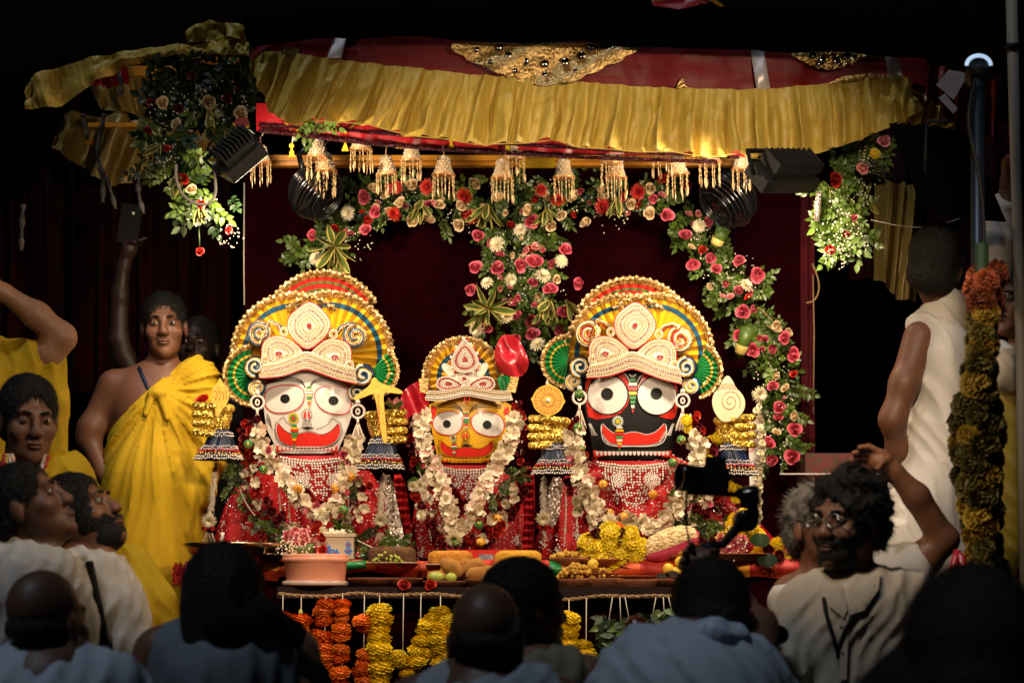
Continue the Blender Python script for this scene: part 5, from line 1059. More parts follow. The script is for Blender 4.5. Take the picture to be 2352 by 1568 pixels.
# ================================================================== offerings on the altar
M_CLAY = mat('terracotta', (.34, .12, .05), .75, c2=(.26, .085, .035), ns=12, bump=.3, bs=60)
M_STEEL = mat('brass_steel_tray', (.55, .42, .26), .22, 1., c2=(.45, .33, .2), ns=6)
M_TUB = mat('peach_plastic', (.84, .36, .24), .3, c2=(.80, .33, .21), ns=2, spec=.5)
M_TUBL = mat('clear_plastic_lid', (.72, .50, .40), .25, trans=.3)
M_BOXP = mat('translucent_plastic', (.62, .52, .36), .3, trans=.25, spec=.5)
M_CAKE = mat('yellow_cake', (.60, .25, .015), .85, c2=(.44, .14, .012), ns=30, bump=.7, bs=110)
M_CAKETOP = mat('cake_crumb', (.74, .38, .02), .9, c2=(.6, .28, .02), ns=50, bump=.8, bs=150)
M_CAKEB = mat('brown_cake', (.14, .06, .015), .9, c2=(.07, .025, .01), ns=35, bump=.8, bs=120)
M_BOARD = mat('cardboard_plate', (.42, .30, .20), .7)
M_LEMON = mat('lemon_rind', (.78, .50, .04), .4, c2=(.72, .44, .03), ns=20, bump=.2, bs=200, rnd=.12)
M_SWEET = mat('yellow_sweet', (.70, .42, .05), .8, c2=(.62, .32, .03), ns=40, bump=.6, bs=200, rnd=.1)
M_FRIED = mat('fried_dough', (.55, .26, .05), .7, c2=(.40, .15, .02), ns=18, bump=.6, bs=80, rnd=.15)
M_GUAVA = mat('green_fruit', (.34, .40, .06), .45)
M_NUT = mat('puffed_rice', (.74, .56, .30), .7, c2=(.66, .46, .22), ns=60, bump=.8, bs=140)
M_WRAP = mat('pink_wrapper', (.62, .06, .16), .2, c2=(.5, .04, .1), ns=6, spec=.7, coat=.5)
YO, YL = -.28, -.46
z_of = lambda v, y: W(0, v, y).z
def dish(u, v, y, r, h, m=M_CLAY, n=28):
    k = K(y); r *= k; h *= k; return lathe([(r * .55, -h), (r * .6, -h * .98), (r * .9, -h * .25), (r, -h * .05), (r * 1.0, 0), (r * .95, 0), (r * .85, -h * .25), (r * .5, -h * .8)], n, W(u, v, y))
def bowl(label, u, v, y, r, h, group='terracotta dishes of offerings on the altar'):
    t = thing('clay_dish', label, 'dish', W(u, v + h, y), group); obj('dish', dish(u, v, y, r, h), M_CLAY, t); return t
D_ = [('empty clay dish right beside the peach tub, lower shelf', 858, 1327, 62, 22), ('second clay dish from the peach tub on the lower shelf', 922, 1327, 50, 20), ('clay dish with fried dough and two green fruits', 1024, 1334, 56, 20), ('clay dish of fried pastry half behind the dark head', 1112, 1330, 52, 20),
      ('clay dish heaped with yellow crumbs right of the dark head', 1320, 1330, 60, 26), ('deep clay dish with bits of yellow sweets on the lower shelf', 1382, 1328, 64, 32), ('deep clay dish right of the middle of the lower shelf', 1457, 1331, 68, 34), ('clay dish stacked on the deep dish right of centre', 1452, 1322, 62, 14), ('clay dish with dark fruit slices and lemons at its edge', 1536, 1330, 56, 20)]
for lab, u, v, r, h in D_: bowl(lab, u, v, YL if v > 1324 else YL + .01, r, h)
bowl('clay dish of noodles in front of the red runner', 1352, 1316, -.40, 68, 14)
ub = [('clay dish under the marigold heap, left of it', 1310, 1282, 48, 20), ('clay dish with crumbs in front of the marigold heap', 1375, 1284, 60, 18), ('clay dish of small yellow sweets before the pink packet', 1588, 1277, 62, 14), ('clay dish of pink buds right of the camera gimbal', 1690, 1272, 80, 16)]
for lab, u, v, r, h in ub: bowl(lab, u, v, YO - .04, r, h)
t = thing('clay_dish', 'clay dish tipped on its side before the pink packet', 'dish', W(1440, 1290, YO), 'terracotta dishes of offerings on the altar')
put('dish', mesh_of('dish', ([v for v in dish(1176, 1440, 0, 60, 16)[0]], dish(1176, 1440, 0, 60, 16)[1]), M_CLAY), Matrix.Translation(W(1440, 1282, YO)) @ Matrix.Rotation(-.30 * -1, 4, 'Y') @ Matrix.Rotation(.35, 4, 'X') @ Matrix.Translation((0, 0, -CAM_Z)), t)
def heap(name, label, cat, cu, cv, w, h, y, n, s, me, nm, group=None, flatn=False):
    g = thing(name, label, cat, W(cu, cv, y), group)
    for i in range(n):
        a = R.uniform(-1, 1); hh = (1 - a * a) * h * R.random(); put(nm, R.choice(me), place(W(cu + a * w, cv - hh, y + R.uniform(-.04, .03)), jit(.9), s * R.uniform(.8, 1.2) * PXM), g)
    return g
SW = [mesh_of('sweet_piece', ball((0, 0, 0), (1, .9, .8), 7, 5), M_SWEET)]; LEM = [mesh_of('lemon', lathe([(.08, -1.12), (.3, -1.0), (.75, -.65), (1, 0), (.75, .65), (.3, 1.), (.1, 1.14)], 14), M_LEMON)]
def wob(seed):
    v, f = ball((0, 0, 0), (1, .7, .5), 10, 7); return [p * (1 + .45 * noise.noise(p * 1.6 + Vector((seed * 7, 0, 0)))) for p in v], f
FRY = [mesh_of('fried_piece', wob(s), M_FRIED) for s in (1, 2, 3)]
heap('crumb_heap', 'heap of yellow crumbs in the clay dish behind the dark head', 'food', 1322, 1326, 42, 34, YL, 90, 5, SW, 'crumb'); heap('noodle_heap', 'pale yellow noodle heap in the dish before the runner', 'food', 1352, 1314, 50, 16, -.40, 60, 4.5, SW, 'noodle_bit')
heap('crumb_heap', 'thin layer of yellow bits in the deep clay dish', 'food', 1385, 1326, 50, 5, YL, 26, 4.5, SW, 'crumb'); heap('sweet_heap', 'small yellow sweets piled before the pink packet', 'food', 1590, 1274, 50, 20, YO - .04, 30, 9, SW, 'sweet'); heap('crumb_heap', 'brown crumbs in the dish before the marigold heap', 'food', 1370, 1282, 48, 22, YO - .04, 60, 6, FRY, 'crumb'); heap('crumb_heap', 'yellow crumbs left of the marigold heap', 'food', 1305, 1280, 40, 14, YO - .04, 40, 6, SW, 'crumb')
heap('fried_dough_heap', 'pile of fried dough left of the dark head', 'food', 1055, 1328, 66, 34, YL, 16, 24, FRY, 'fried_piece'); heap('fried_dough_heap', 'fried pastry pile touching the dark head', 'food', 1110, 1326, 30, 14, YL, 6, 22, FRY, 'fried_piece')
for i, (u, v) in enumerate(((1563, 1290), (1535, 1306), (1553, 1314), (1580, 1308), (1602, 1316), (1580, 1322), (1362, 1296), (1612, 1305))):
    lab = ['topmost lemon of the pile beside the bent man’s head', 'leftmost lemon of the pile on the lower shelf', 'lemon in the middle of the pile on the lower shelf', 'large lemon right of the pile’s middle', 'lowest right lemon beside the bent man’s hair', 'lemon at the front of the pile', 'single round lemon on the runner before the marigold heap', 'lemon at the right end of the pile'][i]
    tag(put('lemon', LEM[0], place(W(u, v, -.42), (R.uniform(-1, 1), -.3, .3), (13, 13, 13.5)[0] * PXM)), lab, 'lemon', 'lemons on the altar')
for i, (u, v) in enumerate(((1002, 1324), (1036, 1326))): tag(obj('green_fruit', ball(W(u, v, -.52), (.020 if i else .028, .02, .018), 12, 8), M_GUAVA), ['larger green fruit at the left of the fried dough', 'small round green fruit before the fried dough'][i], 'fruit')
for i, (u, v) in enumerate(((1522, 1322), (1545, 1318))):
    o = tag(obj('fruit_slice', plate(circ(u, v, 16, 8, 16), lambda a, b, o_: W(a, b, -.5 - o_), 0, .012, 0), mat('dark_fruit_flesh', (.03, .015, .01), .4)), ['dark fruit slice left of the lemons', 'dark fruit slice under the lemons'][i], 'fruit')
def cake(label, u, v0, v1, w, m, mt, board=True):
    y = YO - .08; k = K(y); r = w / 2 * k; h = (v1 - v0) * k
    t = thing('round_cake', label, 'cake', W(u, v1, y)); V, F = lathe([(r * .96, 0), (r, h * .1), (r, h * .7), (r * .97, h * .88), (r * .88, h), (0, h * 1.0)], 36, W(u, v1, y))
    obj('cake', ([p + Vector((noise.noise(p * 40), noise.noise(p * 40 + Vector((5, 0, 0))), noise.noise(p * 30))) * .004 for p in V], F), m, t)
    obj('crumb_top', lathe([(r * .9, 0), (r * .8, .006), (0, .007)], 30, W(u, v1, y) + Vector((0, 0, h * .96))), mt, t)
    if board: obj('cake_board', lathe([(r * 1.02, -.004), (r * 1.14, -.002), (r * 1.14, .0), (r, .002)], 36, W(u, v1, y)), M_BOARD, t)
    return t
ck = cake('brown round cake garnished with green leaves and herbs', 901, 1258, 1292, 108, M_CAKEB, M_CAKEB); greens(ck, [(880, 1256), (910, 1254), (930, 1256)], 8, 8, 34, YO - .1, SPR)
heap('herb_garnish', 'bits of green garnish on the side of the brown cake', 'food', 890, 1290, 34, 22, -.455, 30, 4, [mesh_of('garnish_bit', ball((0, 0, 0), 1, 5, 3), M_GUAVA)], 'garnish_bit')
cake('yellow round cake left of centre with browned sides', 1034, 1268, 1296, 102, M_CAKE, M_CAKETOP); cake('yellow round cake right of centre behind the dark head', 1190, 1267, 1296, 106, M_CAKETOP, M_CAKETOP)
# peach tub and flower box
t = thing('plastic_tub', 'peach pink plastic tub standing on its clear lid at the altar edge', 'tub', W(725, 1345, -.42)); y = -.47; k = K(y); c = W(725, 1345, y)
obj('tub', lathe([(66 * k, 6 * k), (67 * k, 8 * k), (72 * k, 54 * k), (77 * k, 56 * k), (77 * k, 63 * k), (74 * k, 66 * k), (77 * k, 70 * k), (75 * k, 72 * k), (68 * k, 70 * k), (62 * k, 12 * k)], 48, c), M_TUB, t)
obj('lid', lathe([(75 * k, 0), (77 * k, 3 * k), (77 * k, 9 * k), (72 * k, 12 * k), (66 * k, 10 * k)], 48, c), M_TUBL, t)
t = thing('flower_box', 'translucent plastic box printed with blue flowers holding white blossoms', 'box', W(778, 1280, -.3)); y = -.33; a = W(743, 1283, y); b = W(812, 1228, y)
obj('box', box(((a.x + b.x) / 2, y + .05, (a.z + b.z) / 2), (b.x - a.x, .1, b.z - a.z)), M_BOXP, t, False); obj('rim', box(((a.x + b.x) / 2, y + .05, b.z), (b.x - a.x + .012, .112, .012)), M_BOXP, t, False)
M_BLUEP = mat('blue_print', (.03, .16, .5), .4)
for u, v, s in ((752, 1262, 10), (770, 1270, 9), (800, 1265, 8), (800, 1250, 6)):
    q = [(u + s * (1 + .25 * math.cos(6 * a_)) * math.cos(a_), v + s * (1 + .25 * math.cos(6 * a_)) * math.sin(a_)) for a_ in [2 * PI * i / 36 for i in range(36)]]; f = obj('printed_flower', decal(q, flat(y), .002, 0), M_BLUEP, t); obj('flower_centre', decal(circ(u, v, 2.5), flat(y), .003, 0), M_RPAINT, f)
for u in (762, 780, 795): put('ivory_flower', TUBE[0], place(W(u, 1226, y + .03), (0, -.6, .8), 16 * PXM), t)
# bouquet
t = thing('rose_bouquet', 'tight bouquet of pale pink roses behind the peach tub', 'bouquet', W(690, 1280, -.34))
for i in range(34):
    a = i * 2.4; r = 40 * math.sqrt((i + .5) / 34); rose(t, 690 + r * math.cos(a) * 1.05, 1246 + r * math.sin(a) * .85, 9.5, M_LPINK if r < 34 else M_PINK, -.40 + .0015 * r, (math.cos(a) * r / 50, -1, -math.sin(a) * r / 60))
for u, v in ((722, 1218), (738, 1235), (740, 1262), (728, 1205)): rose(t, u, v, 13, M_REDP, -.36)
breath(t, [(690, 1245, 48), (660, 1262, 24)], 70, -.43); obj('wrap', lathe([(.02, -.06), (.05, -.01), (.058, .03)], 16, W(690, 1262, -.33), (0, -.3, 1)), M_LEAF, t)
# steel tray, packet, marigold heaps
t = thing('metal_tray', 'large round brass-coloured metal tray at the left end of the altar', 'tray', W(560, 1285, -.3)); y = -.32
obj('tray', lathe([(95 * PXM, -26 * PXM), (104 * PXM, -22 * PXM), (118 * PXM, 0), (121 * PXM, 2 * PXM), (121 * PXM, -2 * PXM), (100 * PXM, -18 * PXM), (0, -18 * PXM)], 60, W(545, 1250, y)), M_STEEL, t)
t = thing('metal_tray', 'smaller metal dish under the large tray', 'tray', W(612, 1290, -.36)); obj('tray', dish(620, 1272, -.36, 58, 18), M_STEEL, t)
tag(obj('wick', tube([W(506, 1250, -.36), W(510, 1232, -.36), W(512, 1222, -.36)], [.006, .005, .007], 6), M_CREAM), 'pale cotton wick standing on the metal tray', 'wick')
t = thing('snack_packet', 'tilted clear packet of puffed rice with pink wrapper ends', 'packet', W(1545, 1270, -.3)); y = -.33
Mr = Matrix.Rotation(math.radians(-20), 4, 'Y')
def pk(r, cz, sy_=1.): 
    def fn(i, j):
        a = 2 * PI * i; x = (j - .5) * 2; rr = (1 - abs(x) ** 2.6) ** .6 if abs(x) < 1 else 0; rr = max(rr, .06); n_ = 1 + .08 * noise.noise(Vector((math.cos(a) * 2, math.sin(a) * 2, x * 5)))
        return W(1540, 1248, y) + (Mr @ Vector((x * 68 * PXM, math.cos(a) * rr * 30 * PXM * n_ * sy_, math.sin(a) * rr * 33 * PXM * n_)))
    return fn
V, F = grid(pk(1, 0), 28, 20, True); mi = []
top, bot = [], []
for q in F: (top if sum(((V[i] - W(1540, 1248, y)) @ (Mr @ Vector((0, 0, 1)))) if False else (V[i] - W(1540, 1248, y)).dot(Mr @ Vector((0, 0, 1))) for i in q) > -.045 and abs(sum((V[i] - W(1540, 1248, y)).dot(Mr @ Vector((1, 0, 0))) for i in q) / 4) < 58 * PXM else bot).append(q)
obj('packet', [((V, top), M_NUT), ((V, bot), M_WRAP)], None, t)
kn = []
for i in range(150):
    x = R.uniform(-.8, .8); a = R.uniform(-.5, 1.9); rr = (1 - abs(x) ** 2.6) ** .6
    p = W(1540, 1248, y) + Mr @ Vector((x * 66 * PXM, -abs(math.cos(a)) * rr * 30 * PXM, math.sin(a) * rr * 32 * PXM))
    if a > -.15: kn.append(ball(p, (.007, .006, .0045), 6, 4))
stuff(obj('puffed_grain', join(*kn), M_NUT, t))
g = thing('marigold_heap', 'heap of yellow marigolds and dark roses before the black-faced idol', 'flowers', W(1400, 1285, YO))
for u, v, k in ((1400, 1222, 1.2), (1352, 1246, 1.1), (1375, 1252, 1.), (1450, 1244, 1.1), (1472, 1256, 1.), (1402, 1250, 1.1), (1382, 1276, 1.2), (1430, 1268, 1.1), (1405, 1290, .95), (1446, 1226, 1.), (1460, 1275, .9), (1345, 1262, .9), (1420, 1284, .9)): put('marigold', R.choice(MARY), place(W(u, v, YO - .06), (R.uniform(-.4, .4), -1, R.uniform(0, .7)), 22 * k * PXM), g)
for u, v in ((1338, 1262), (1368, 1228), (1385, 1256), (1420, 1254), (1440, 1262), (1350, 1240), (1490, 1262), (1430, 1225)): rose(g, u, v, 17, M_DREDP, YO - .07)
put('marigold', MARO[0], place(W(1415, 1218, YO - .05), jit(), 20 * PXM), g)
g = heap('marigold_heap', 'yellow marigolds with dark roses and leaves at the right end of the altar', 'flowers', 1800, 1285, 72, 44, YO, 28, 19, MARY, 'marigold')
for u, v in ((1765, 1262), (1815, 1245), (1790, 1278), (1835, 1255)): rose(g, u, v, 16, M_DREDP, YO - .07)
for u, v in ((1770, 1270), (1812, 1258)): put('marigold', MARO[1], place(W(u, v, YO - .05), jit(), 14 * PXM), g)
for u, v in ((1745, 1240), (1845, 1272), (1762, 1286)): obj('leaf', plate(smooth_poly([(u - 28, v + 4), (u - 12, v - 18), (u + 20, v - 14), (u + 26, v + 6), (u + 4, v + 20)], 2), lambda a, b, o_: W(a, b, YO - .09 - .001 * abs(a - u) - o_), 0, .003, 8), M_DLEAF, g)
g = heap('marigold_heap', 'marigold string lying by the right sleeve of the black-faced idol', 'flowers', 1705, 1235, 42, 60, YO + .1, 14, 19, MARY, 'marigold')
g = thing('rose_bouquet', 'bunch of pink rosebuds with white specks right of the gimbal', 'bouquet', W(1675, 1265, YO))
for i in range(22):
    a = i * 2.4; r = 32 * math.sqrt((i + .5) / 22); rose(g, 1680 + r * math.cos(a) * 1.2, 1248 + r * math.sin(a) * .7, 9, M_LPINK if i % 3 else M_PINK, YO - .06)
breath(g, [(1680, 1248, 40)], 60, YO - .09)
for i, (u, v) in enumerate(((928, 1342), (988, 1342))): tag(put('rose', ROSES[M_REDP][i], place(W(u, v, -.56), (0, -1, .5), 15 * PXM)), ['loose red rose on the lower shelf under the second dish', 'crushed loose red rose left of the green fruits'][i], 'rose')
pc = thing('picture_card', 'narrow printed card with a red border standing behind the cakes', 'card', W(1080, 1292, YO - .02))
obj('card', plate([(1028, 1262), (1168, 1262), (1168, 1296), (1028, 1296)], flat(YO + .02), 0, .004), M_RPAINT, pc); M_PRN = mat('card_print', (.35, .30, .25), .5, c2=(.12, .10, .16), ns=90)
for a, b in ((1034, 1046), (1100, 1134), (1137, 1163)): obj('printed_panel', decal([(a, 1272), (b, 1272), (b, 1294), (a, 1294)], flat(YO + .02), .006, 0), M_PRN, pc)
# ================================================================== rope and marigold strings hanging from the altar
RP = [(640, 1362), (690, 1368), (770, 1368), (815, 1360), (880, 1366), (960, 1364), (1000, 1362), (1060, 1370), (1130, 1366), (1180, 1358), (1290, 1378), (1340, 1372), (1385, 1366), (1450, 1370), (1500, 1366), (1560, 1370)]
RY = -.60
rp = thing('jute_rope', 'frayed jute rope strung along the front of the altar shelf', 'rope', W(1100, 1366, RY)); P = along(smooth_poly(RP, 2, False), 3)
obj('rope', join(*[tube([W(u, v, RY) + Vector((0, math.cos(i * .55 + q) * .0028, math.sin(i * .55 + q) * .0028)) for i, (u, v) in enumerate(P)], .0036, 5) for q in (0, PI)]), M_ROPE, rp)
S = [tube([W(u, v, RY), W(u + R.uniform(-5, 5), v + R.uniform(-6, 6), RY - .004)], .0006, 3, False) for u, v in P for _ in range(2)]; stuff(obj('rope_fibre', join(*S), M_ROPE, rp))
def mstring(label, u, v0, vs, me, s=16, cap=False, y=-.62):
    g = thing('marigold_string', label, 'garland', W(u, v0, y), 'marigold strings hanging from the rope'); obj('thread', tube([W(u + 2, v0, y + .01), W(u, vs[-1][1], y)], .0014, 4), M_THREAD, g)
    for a, v, k in vs:
        put('marigold', R.choice(me), place(W(a, v, y + R.uniform(-.012, .012)), (R.uniform(-.25, .25), -.25, -1 if R.random() < .5 else 1), (s * k * PXM, s * k * PXM, s * k * .8 * PXM)), g)
    if cap: obj('flower_base', ball(W(vs[0][0], vs[0][1] - s * .9, y), (.008, .008, .012), 7, 5), M_GUAVA, g)
    return g
def col(u, a, b, st, k=1., j=5): return [(u + R.uniform(-j, j), v, k * R.uniform(.9, 1.12)) for v in np.arange(a, b, st)]
mstring('orange marigold string beside the woman’s ear', 648, 1365, col(650, 1412, 1530, 24, .95), MARO, 19)
mstring('orange marigold string with a green base, second from the left', 690, 1370, col(690, 1424, 1600, 21, 1.15), MARO, 20, True)
mstring('short cluster of two orange marigolds at the top of the rope', 748, 1370, [(752, 1388, 1.2), (742, 1402, 1.2), (744, 1424, 1.05)], MARO, 20)
mstring('thick orange marigold string under the two-flower cluster', 745, 1372, col(738, 1462, 1600, 22, 1.3), MARO, 21)
mstring('orange marigold string hung right below the rope, right of the cluster', 785, 1362, [(786, 1386, .95), (785, 1402, .85), (785, 1420, .85), (784, 1442, 1.1), (783, 1460, 1.1), (784, 1490, 1.), (782, 1510, 1.1), (780, 1545, 1.25), (779, 1570, 1.3)], MARO, 20)
mstring('orange marigold string touching the tall yellow string', 835, 1366, [(832, 1425, 1.2), (838, 1440, 1.1)] + col(836, 1502, 1600, 20, 1.1), MARO, 20)
mstring('tall yellow marigold string hanging left of centre', 870, 1366, col(870, 1402, 1610, 21, 1.3, 4), MARY, 21)
mstring('yellow marigold clump hanging low on a long thread', 925, 1364, [(925, 1520, 1.2), (945, 1522, 1.2), (960, 1515, 1.1), (935, 1545, .9), (915, 1505, 1.)], MARY, 21, True)
mstring('yellow marigold string slanting to the left of the bald head', 965, 1364, [(985, 1432, 1.1), (978, 1450, 1.1), (970, 1472, 1.1), (960, 1492, 1.1), (975, 1500, 1.2)], MARY, 21)
mstring('yellow marigold string with green base beside the bald head', 1010, 1366, [(995, 1420, 1.1)] + [(1015 + R.uniform(-10, 10), v, 1.15) for v in range(1405, 1540, 17)] + [(1000, 1440, 1.2), (1005, 1465, 1.2), (1025, 1555, 1.)], MARY, 21, True)
mstring('yellow marigolds hanging just right of the bald head', 1240, 1370, col(1235, 1500, 1600, 20, 1.1), MARY, 20)
mstring('yellow marigold string left of the dark leaves', 1305, 1376, col(1305, 1418, 1610, 19, 1.2, 5), MARY, 20)
mstring('thin yellow marigold string on a slanting thread', 1345, 1372, col(1342, 1480, 1600, 21, 1.15), MARY, 19)
for lab, u, v, r in (('bundle of dark green leaves hanging left of the red ball', 1420, 1470, 62), ('bundle of dark green leaves hanging by the bent man', 1520, 1450, 48)):
    g = thing('leaf_bundle', lab, 'leaves', W(u, v, -.62), 'leaf bundles on the rope')
    for d in (-22, 6, 26): obj('thread', tube([W(u + d * .6, 1370, -.61), W(u + d, v - r * .7, -.62)], .0014, 4), M_THREAD, g)
    for i in range(70):
        a = R.uniform(0, 6.3); q = math.sqrt(R.random()) * r; p = W(u + q * math.cos(a) * .9, v + q * math.sin(a) * 1.1, -.62 + R.uniform(-.03, .03)); s = leaflet(Vector((0, 0, 0)), (R.uniform(-1, 1), R.uniform(-.6, .2), R.uniform(-1, .4)), (R.uniform(-1, 1), -1, R.uniform(-.6, .6)), .055, .014); obj('leaf', ([v_ + p for v_ in s[0]], s[1]), M_DLEAF if i % 3 else M_LEAF, g)
# ================================================================== people
def skin(name, c): return mat(name, c, .5, c2=tuple(k * .82 for k in c), ns=14, bump=.12, bs=130, spec=.4)
SK1 = skin('brown_skin', (.21, .088, .045)); SK2 = skin('dark_brown_skin', (.17, .075, .042)); SK3 = skin('light_brown_skin', (.36, .18, .10)); SKP = skin('shaded_brown_skin', (.15, .062, .032)); SKX = skin('shade_dark_skin', (.035, .016, .010)); SKD = skin('deep_brown_skin', (.10, .045, .028))  # the two shaded skins put the dimness of their figures into the colour
M_HAIR = mat('black_hair', (.006, .005, .004), .6, c2=(.010, .008, .006), ns=60, bump=.8, bs=160, spec=.25)
M_GHAIR = mat('grey_hair', (.22, .19, .16), .6, c2=(.05, .045, .04), ns=40, bump=.8, bs=160)
M_EYEB = mat('eyeball', (.26, .22, .19), .2, coat=.5); M_IRIS = mat('dark_iris', (.012, .006, .004), .15, coat=.8); M_LIP = mat('lip', (.12, .045, .035), .5)
M_YCLOTH = mat('yellow_cotton', (.52, .335, .012), .78, c2=(.46, .285, .010), ns=4, bump=.15, bs=300, spec=.2)
M_WCLOTH = mat('white_cotton', (.60, .55, .49), .8, c2=(.54, .49, .43), ns=4, bump=.15, bs=300, spec=.2)
M_BSHIRT = mat('pale_blue_shirt', (.38, .42, .48), .8, c2=(.32, .37, .43), ns=3, bump=.15, bs=300, spec=.2)
M_BEIGE = mat('beige_shirt', (.50, .43, .34), .8, c2=(.42, .35, .26), ns=4, bump=.15, bs=300, spec=.2)
M_OLIVE = mat('olive_shirt', (.16, .14, .09), .85); M_DKCLOTH = mat('black_cloth', (.006, .006, .007), .9, spec=.15)
M_WSARI = mat('grey_blue_sari', (.16, .185, .21), .8, c2=(.12, .14, .165), ns=3, bump=.15, bs=300, spec=.2)
M_PRINT = mat('printed_scarf', (.26, .32, .42), .8, c2=(.50, .55, .62), ns=50)
M_TROU = mat('dark_trousers', (.02, .02, .025), .9)
def Rh(yaw, up, roll=0): return Matrix.Rotation(math.radians(yaw), 3, 'Z') @ Matrix.Rotation(math.radians(-up), 3, 'X') @ Matrix.Rotation(math.radians(roll), 3, 'Y')
class Head:
    def __init__(h, c, yaw, up, roll=0, s=1.): h.c = Vector(c); h.R = Rh(yaw, up, roll); h.s = s
    def p(h, x, y, z): return h.c + h.R @ (Vector((x, y, z)) * h.s)
    def e(h, S, c, r, k=.02, sub=False): S.ell(h.p(*c), tuple(q * h.s for q in r), h.R, k, sub)
    def k(h, S, a, b, ra, rb, k=.015): S.cap(h.p(*a), h.p(*b), ra * h.s, rb * h.s, k)
    def skin(h, S):
        h.e(S, (0, .02, .045), (.076, .096, .086)); h.e(S, (0, -.025, -.03), (.065, .064, .085), .03); h.e(S, (0, -.045, -.078), (.044, .042, .034), .03)
        h.e(S, (0, -.078, -.098), (.022, .018, .018), .02); h.k(S, (-.036, -.078, .032), (.036, -.078, .032), .013, .013, .015)
        for d in (-1, 1):
            h.e(S, (d * .042, -.058, -.022), (.026, .026, .024), .02); h.e(S, (d * .079, .012, -.005), (.010, .020, .034), .008); h.e(S, (d * .013, -.100, -.028), (.010, .010, .008), .008)
            h.e(S, (d * .032, -.100, .012), (.020, .016, .011), .012, True)
        h.k(S, (0, -.084, .022), (0, -.107, -.022), .0085, .0135, .014)
        h.e(S, (0, -.094, -.054), (.024, .010, .0065), .006); h.e(S, (0, -.091, -.066), (.021, .011, .0075), .006)
    def neck(h, S, to, r=.055): S.cap(h.p(0, .03, -.05), to, r * .88 * h.s, r * 1.0, .018)
    def face(h, o, brow=True, lips=True, mous=0, beard=0, brow_m=None):
        for d in (-1, 1):
            e = obj('eye', ball((0, 0, 0), .0125 * h.s, 12, 8), M_EYEB, o); e.matrix_basis = Matrix.Translation(h.p(d * .032, -.0765, .011)); WM[e] = e.matrix_basis.copy()
            obj('iris', ball(h.p(d * .032, -.0836, .0105), .0070 * h.s, 12, 8), M_IRIS, e)
            V, F = ball((0, 0, 0), .0142, 16, 14); F = [q for q in F if all(V[i].z > .0034 for i in q) or all(V[i].z < -.0056 for i in q)]; obj('eyelid', ([h.p(d * .032 + v.x * 1.15, -.0765 + v.y, .011 + v.z) for v in V], F), o_skin(o), o)
            if brow: obj('eyebrow', tube([h.p(d * (.014 + .011 * t), -.0950 + .0030 * t * t * .5, .031 + .004 * math.sin(t * 1.05)) for t in range(4)], [.0034 * h.s, .0052 * h.s, .0046 * h.s, .0018 * h.s], 6), brow_m or M_HAIR, o)
        if lips: obj('lips', join(tube([h.p(x, -.1035 + abs(x) * .25, -.0545 - x * x * 4) for x in (-.022, -.012, 0, .012, .022)], [.001, .0034, .004, .0034, .001], 6), tube([h.p(x, -.1015 + abs(x) * .25, -.066 + x * x * 8) for x in (-.020, -.011, 0, .011, .020)], [.001, .004, .005, .004, .001], 6)), M_LIP, o)
        if mous: obj('moustache', tube([h.p(x, -.1055 + abs(x) * .35, -.045 - abs(x) * .25) for x in (-.03, -.018, -.006, .006, .018, .03)], [.002, .005, .0055, .0055, .005, .002], 6), M_HAIR, o)
        if beard:
            S = SDF(.01); h.e(S, (0, -.042, -.081), (.056, .057, .046)); h.e(S, (0, -.03, -.02), (.074, .074, .075), .01); T = [(q) for q in ()]
            h.e(S, (0, -.09, .03), (.07, .06, .075), .01, True); h.e(S, (0, .06, 0), (.1, .062, .14), .01, True); h.e(S, (0, -.112, -.058), (.026, .03, .013), .005, True)
            obj('beard', S.mesh(.005, lambda P: .0018 * np.sin(P[:, 0] * 500) * np.sin(P[:, 2] * 470)), M_HAIR, o)
    def hair(h, o, m=M_HAIR, th=.008, line=.075, bald=False, curly=0., back=-.06, res=.0055, side=0.):
        S = SDF(.012)
        if bald:
            h.e(S, (0, .03, .0), (.0768, .0895, .048)); h.e(S, (0, -.07, .0), (.12, .085, .2), .01, True)
        else:
            h.e(S, (0, .022, .045), (.076 + th, .096 + th, .086 + th)); h.e(S, (0, .05, -.02), (.074 + th * .6, .072 + th, .075), .02)
            h.e(S, (side, -.132, -.010), (.090, .088, line + .044), .012, True)
        for d in (-1, 1): h.e(S, (d * .085, -.005, -.012), (.022, .024, .034), .008, True)
        n = h.R @ Vector((0, -.55, -1)).normalized(); c0 = h.p(0, 0, -.018 if back > -.07 else back); nn = np.array(n); cc = np.array(c0)
        clip = lambda P: (P - cc) @ nn
        if curly: disp = lambda P: -curly * (np.sin(P[:, 0] * 95 + 2 * np.sin(P[:, 2] * 60)) * np.sin(P[:, 1] * 90 + 2 * np.sin(P[:, 0] * 70)) + np.sin(P[:, 2] * 105 + np.sin(P[:, 1] * 80)) * .8)
        else: disp = lambda P: -.0011 * (np.sin(P[:, 0] * 420 + P[:, 1] * 260 + 3 * np.sin(P[:, 2] * 45)) + 1.1 * np.sin(P[:, 0] * 190 - P[:, 1] * 150 + 2.5 * np.sin(P[:, 2] * 70 + 1)) + .8 * np.sin(P[:, 2] * 240 + 3 * np.sin(P[:, 0] * 80)))
        sh = S.mesh(res, disp, clip); ho = obj('hair', sh, m, o); rr = random.Random(len(sh[0])); V, F = [], []; dn = h.R @ Vector((0, .55, -.8))
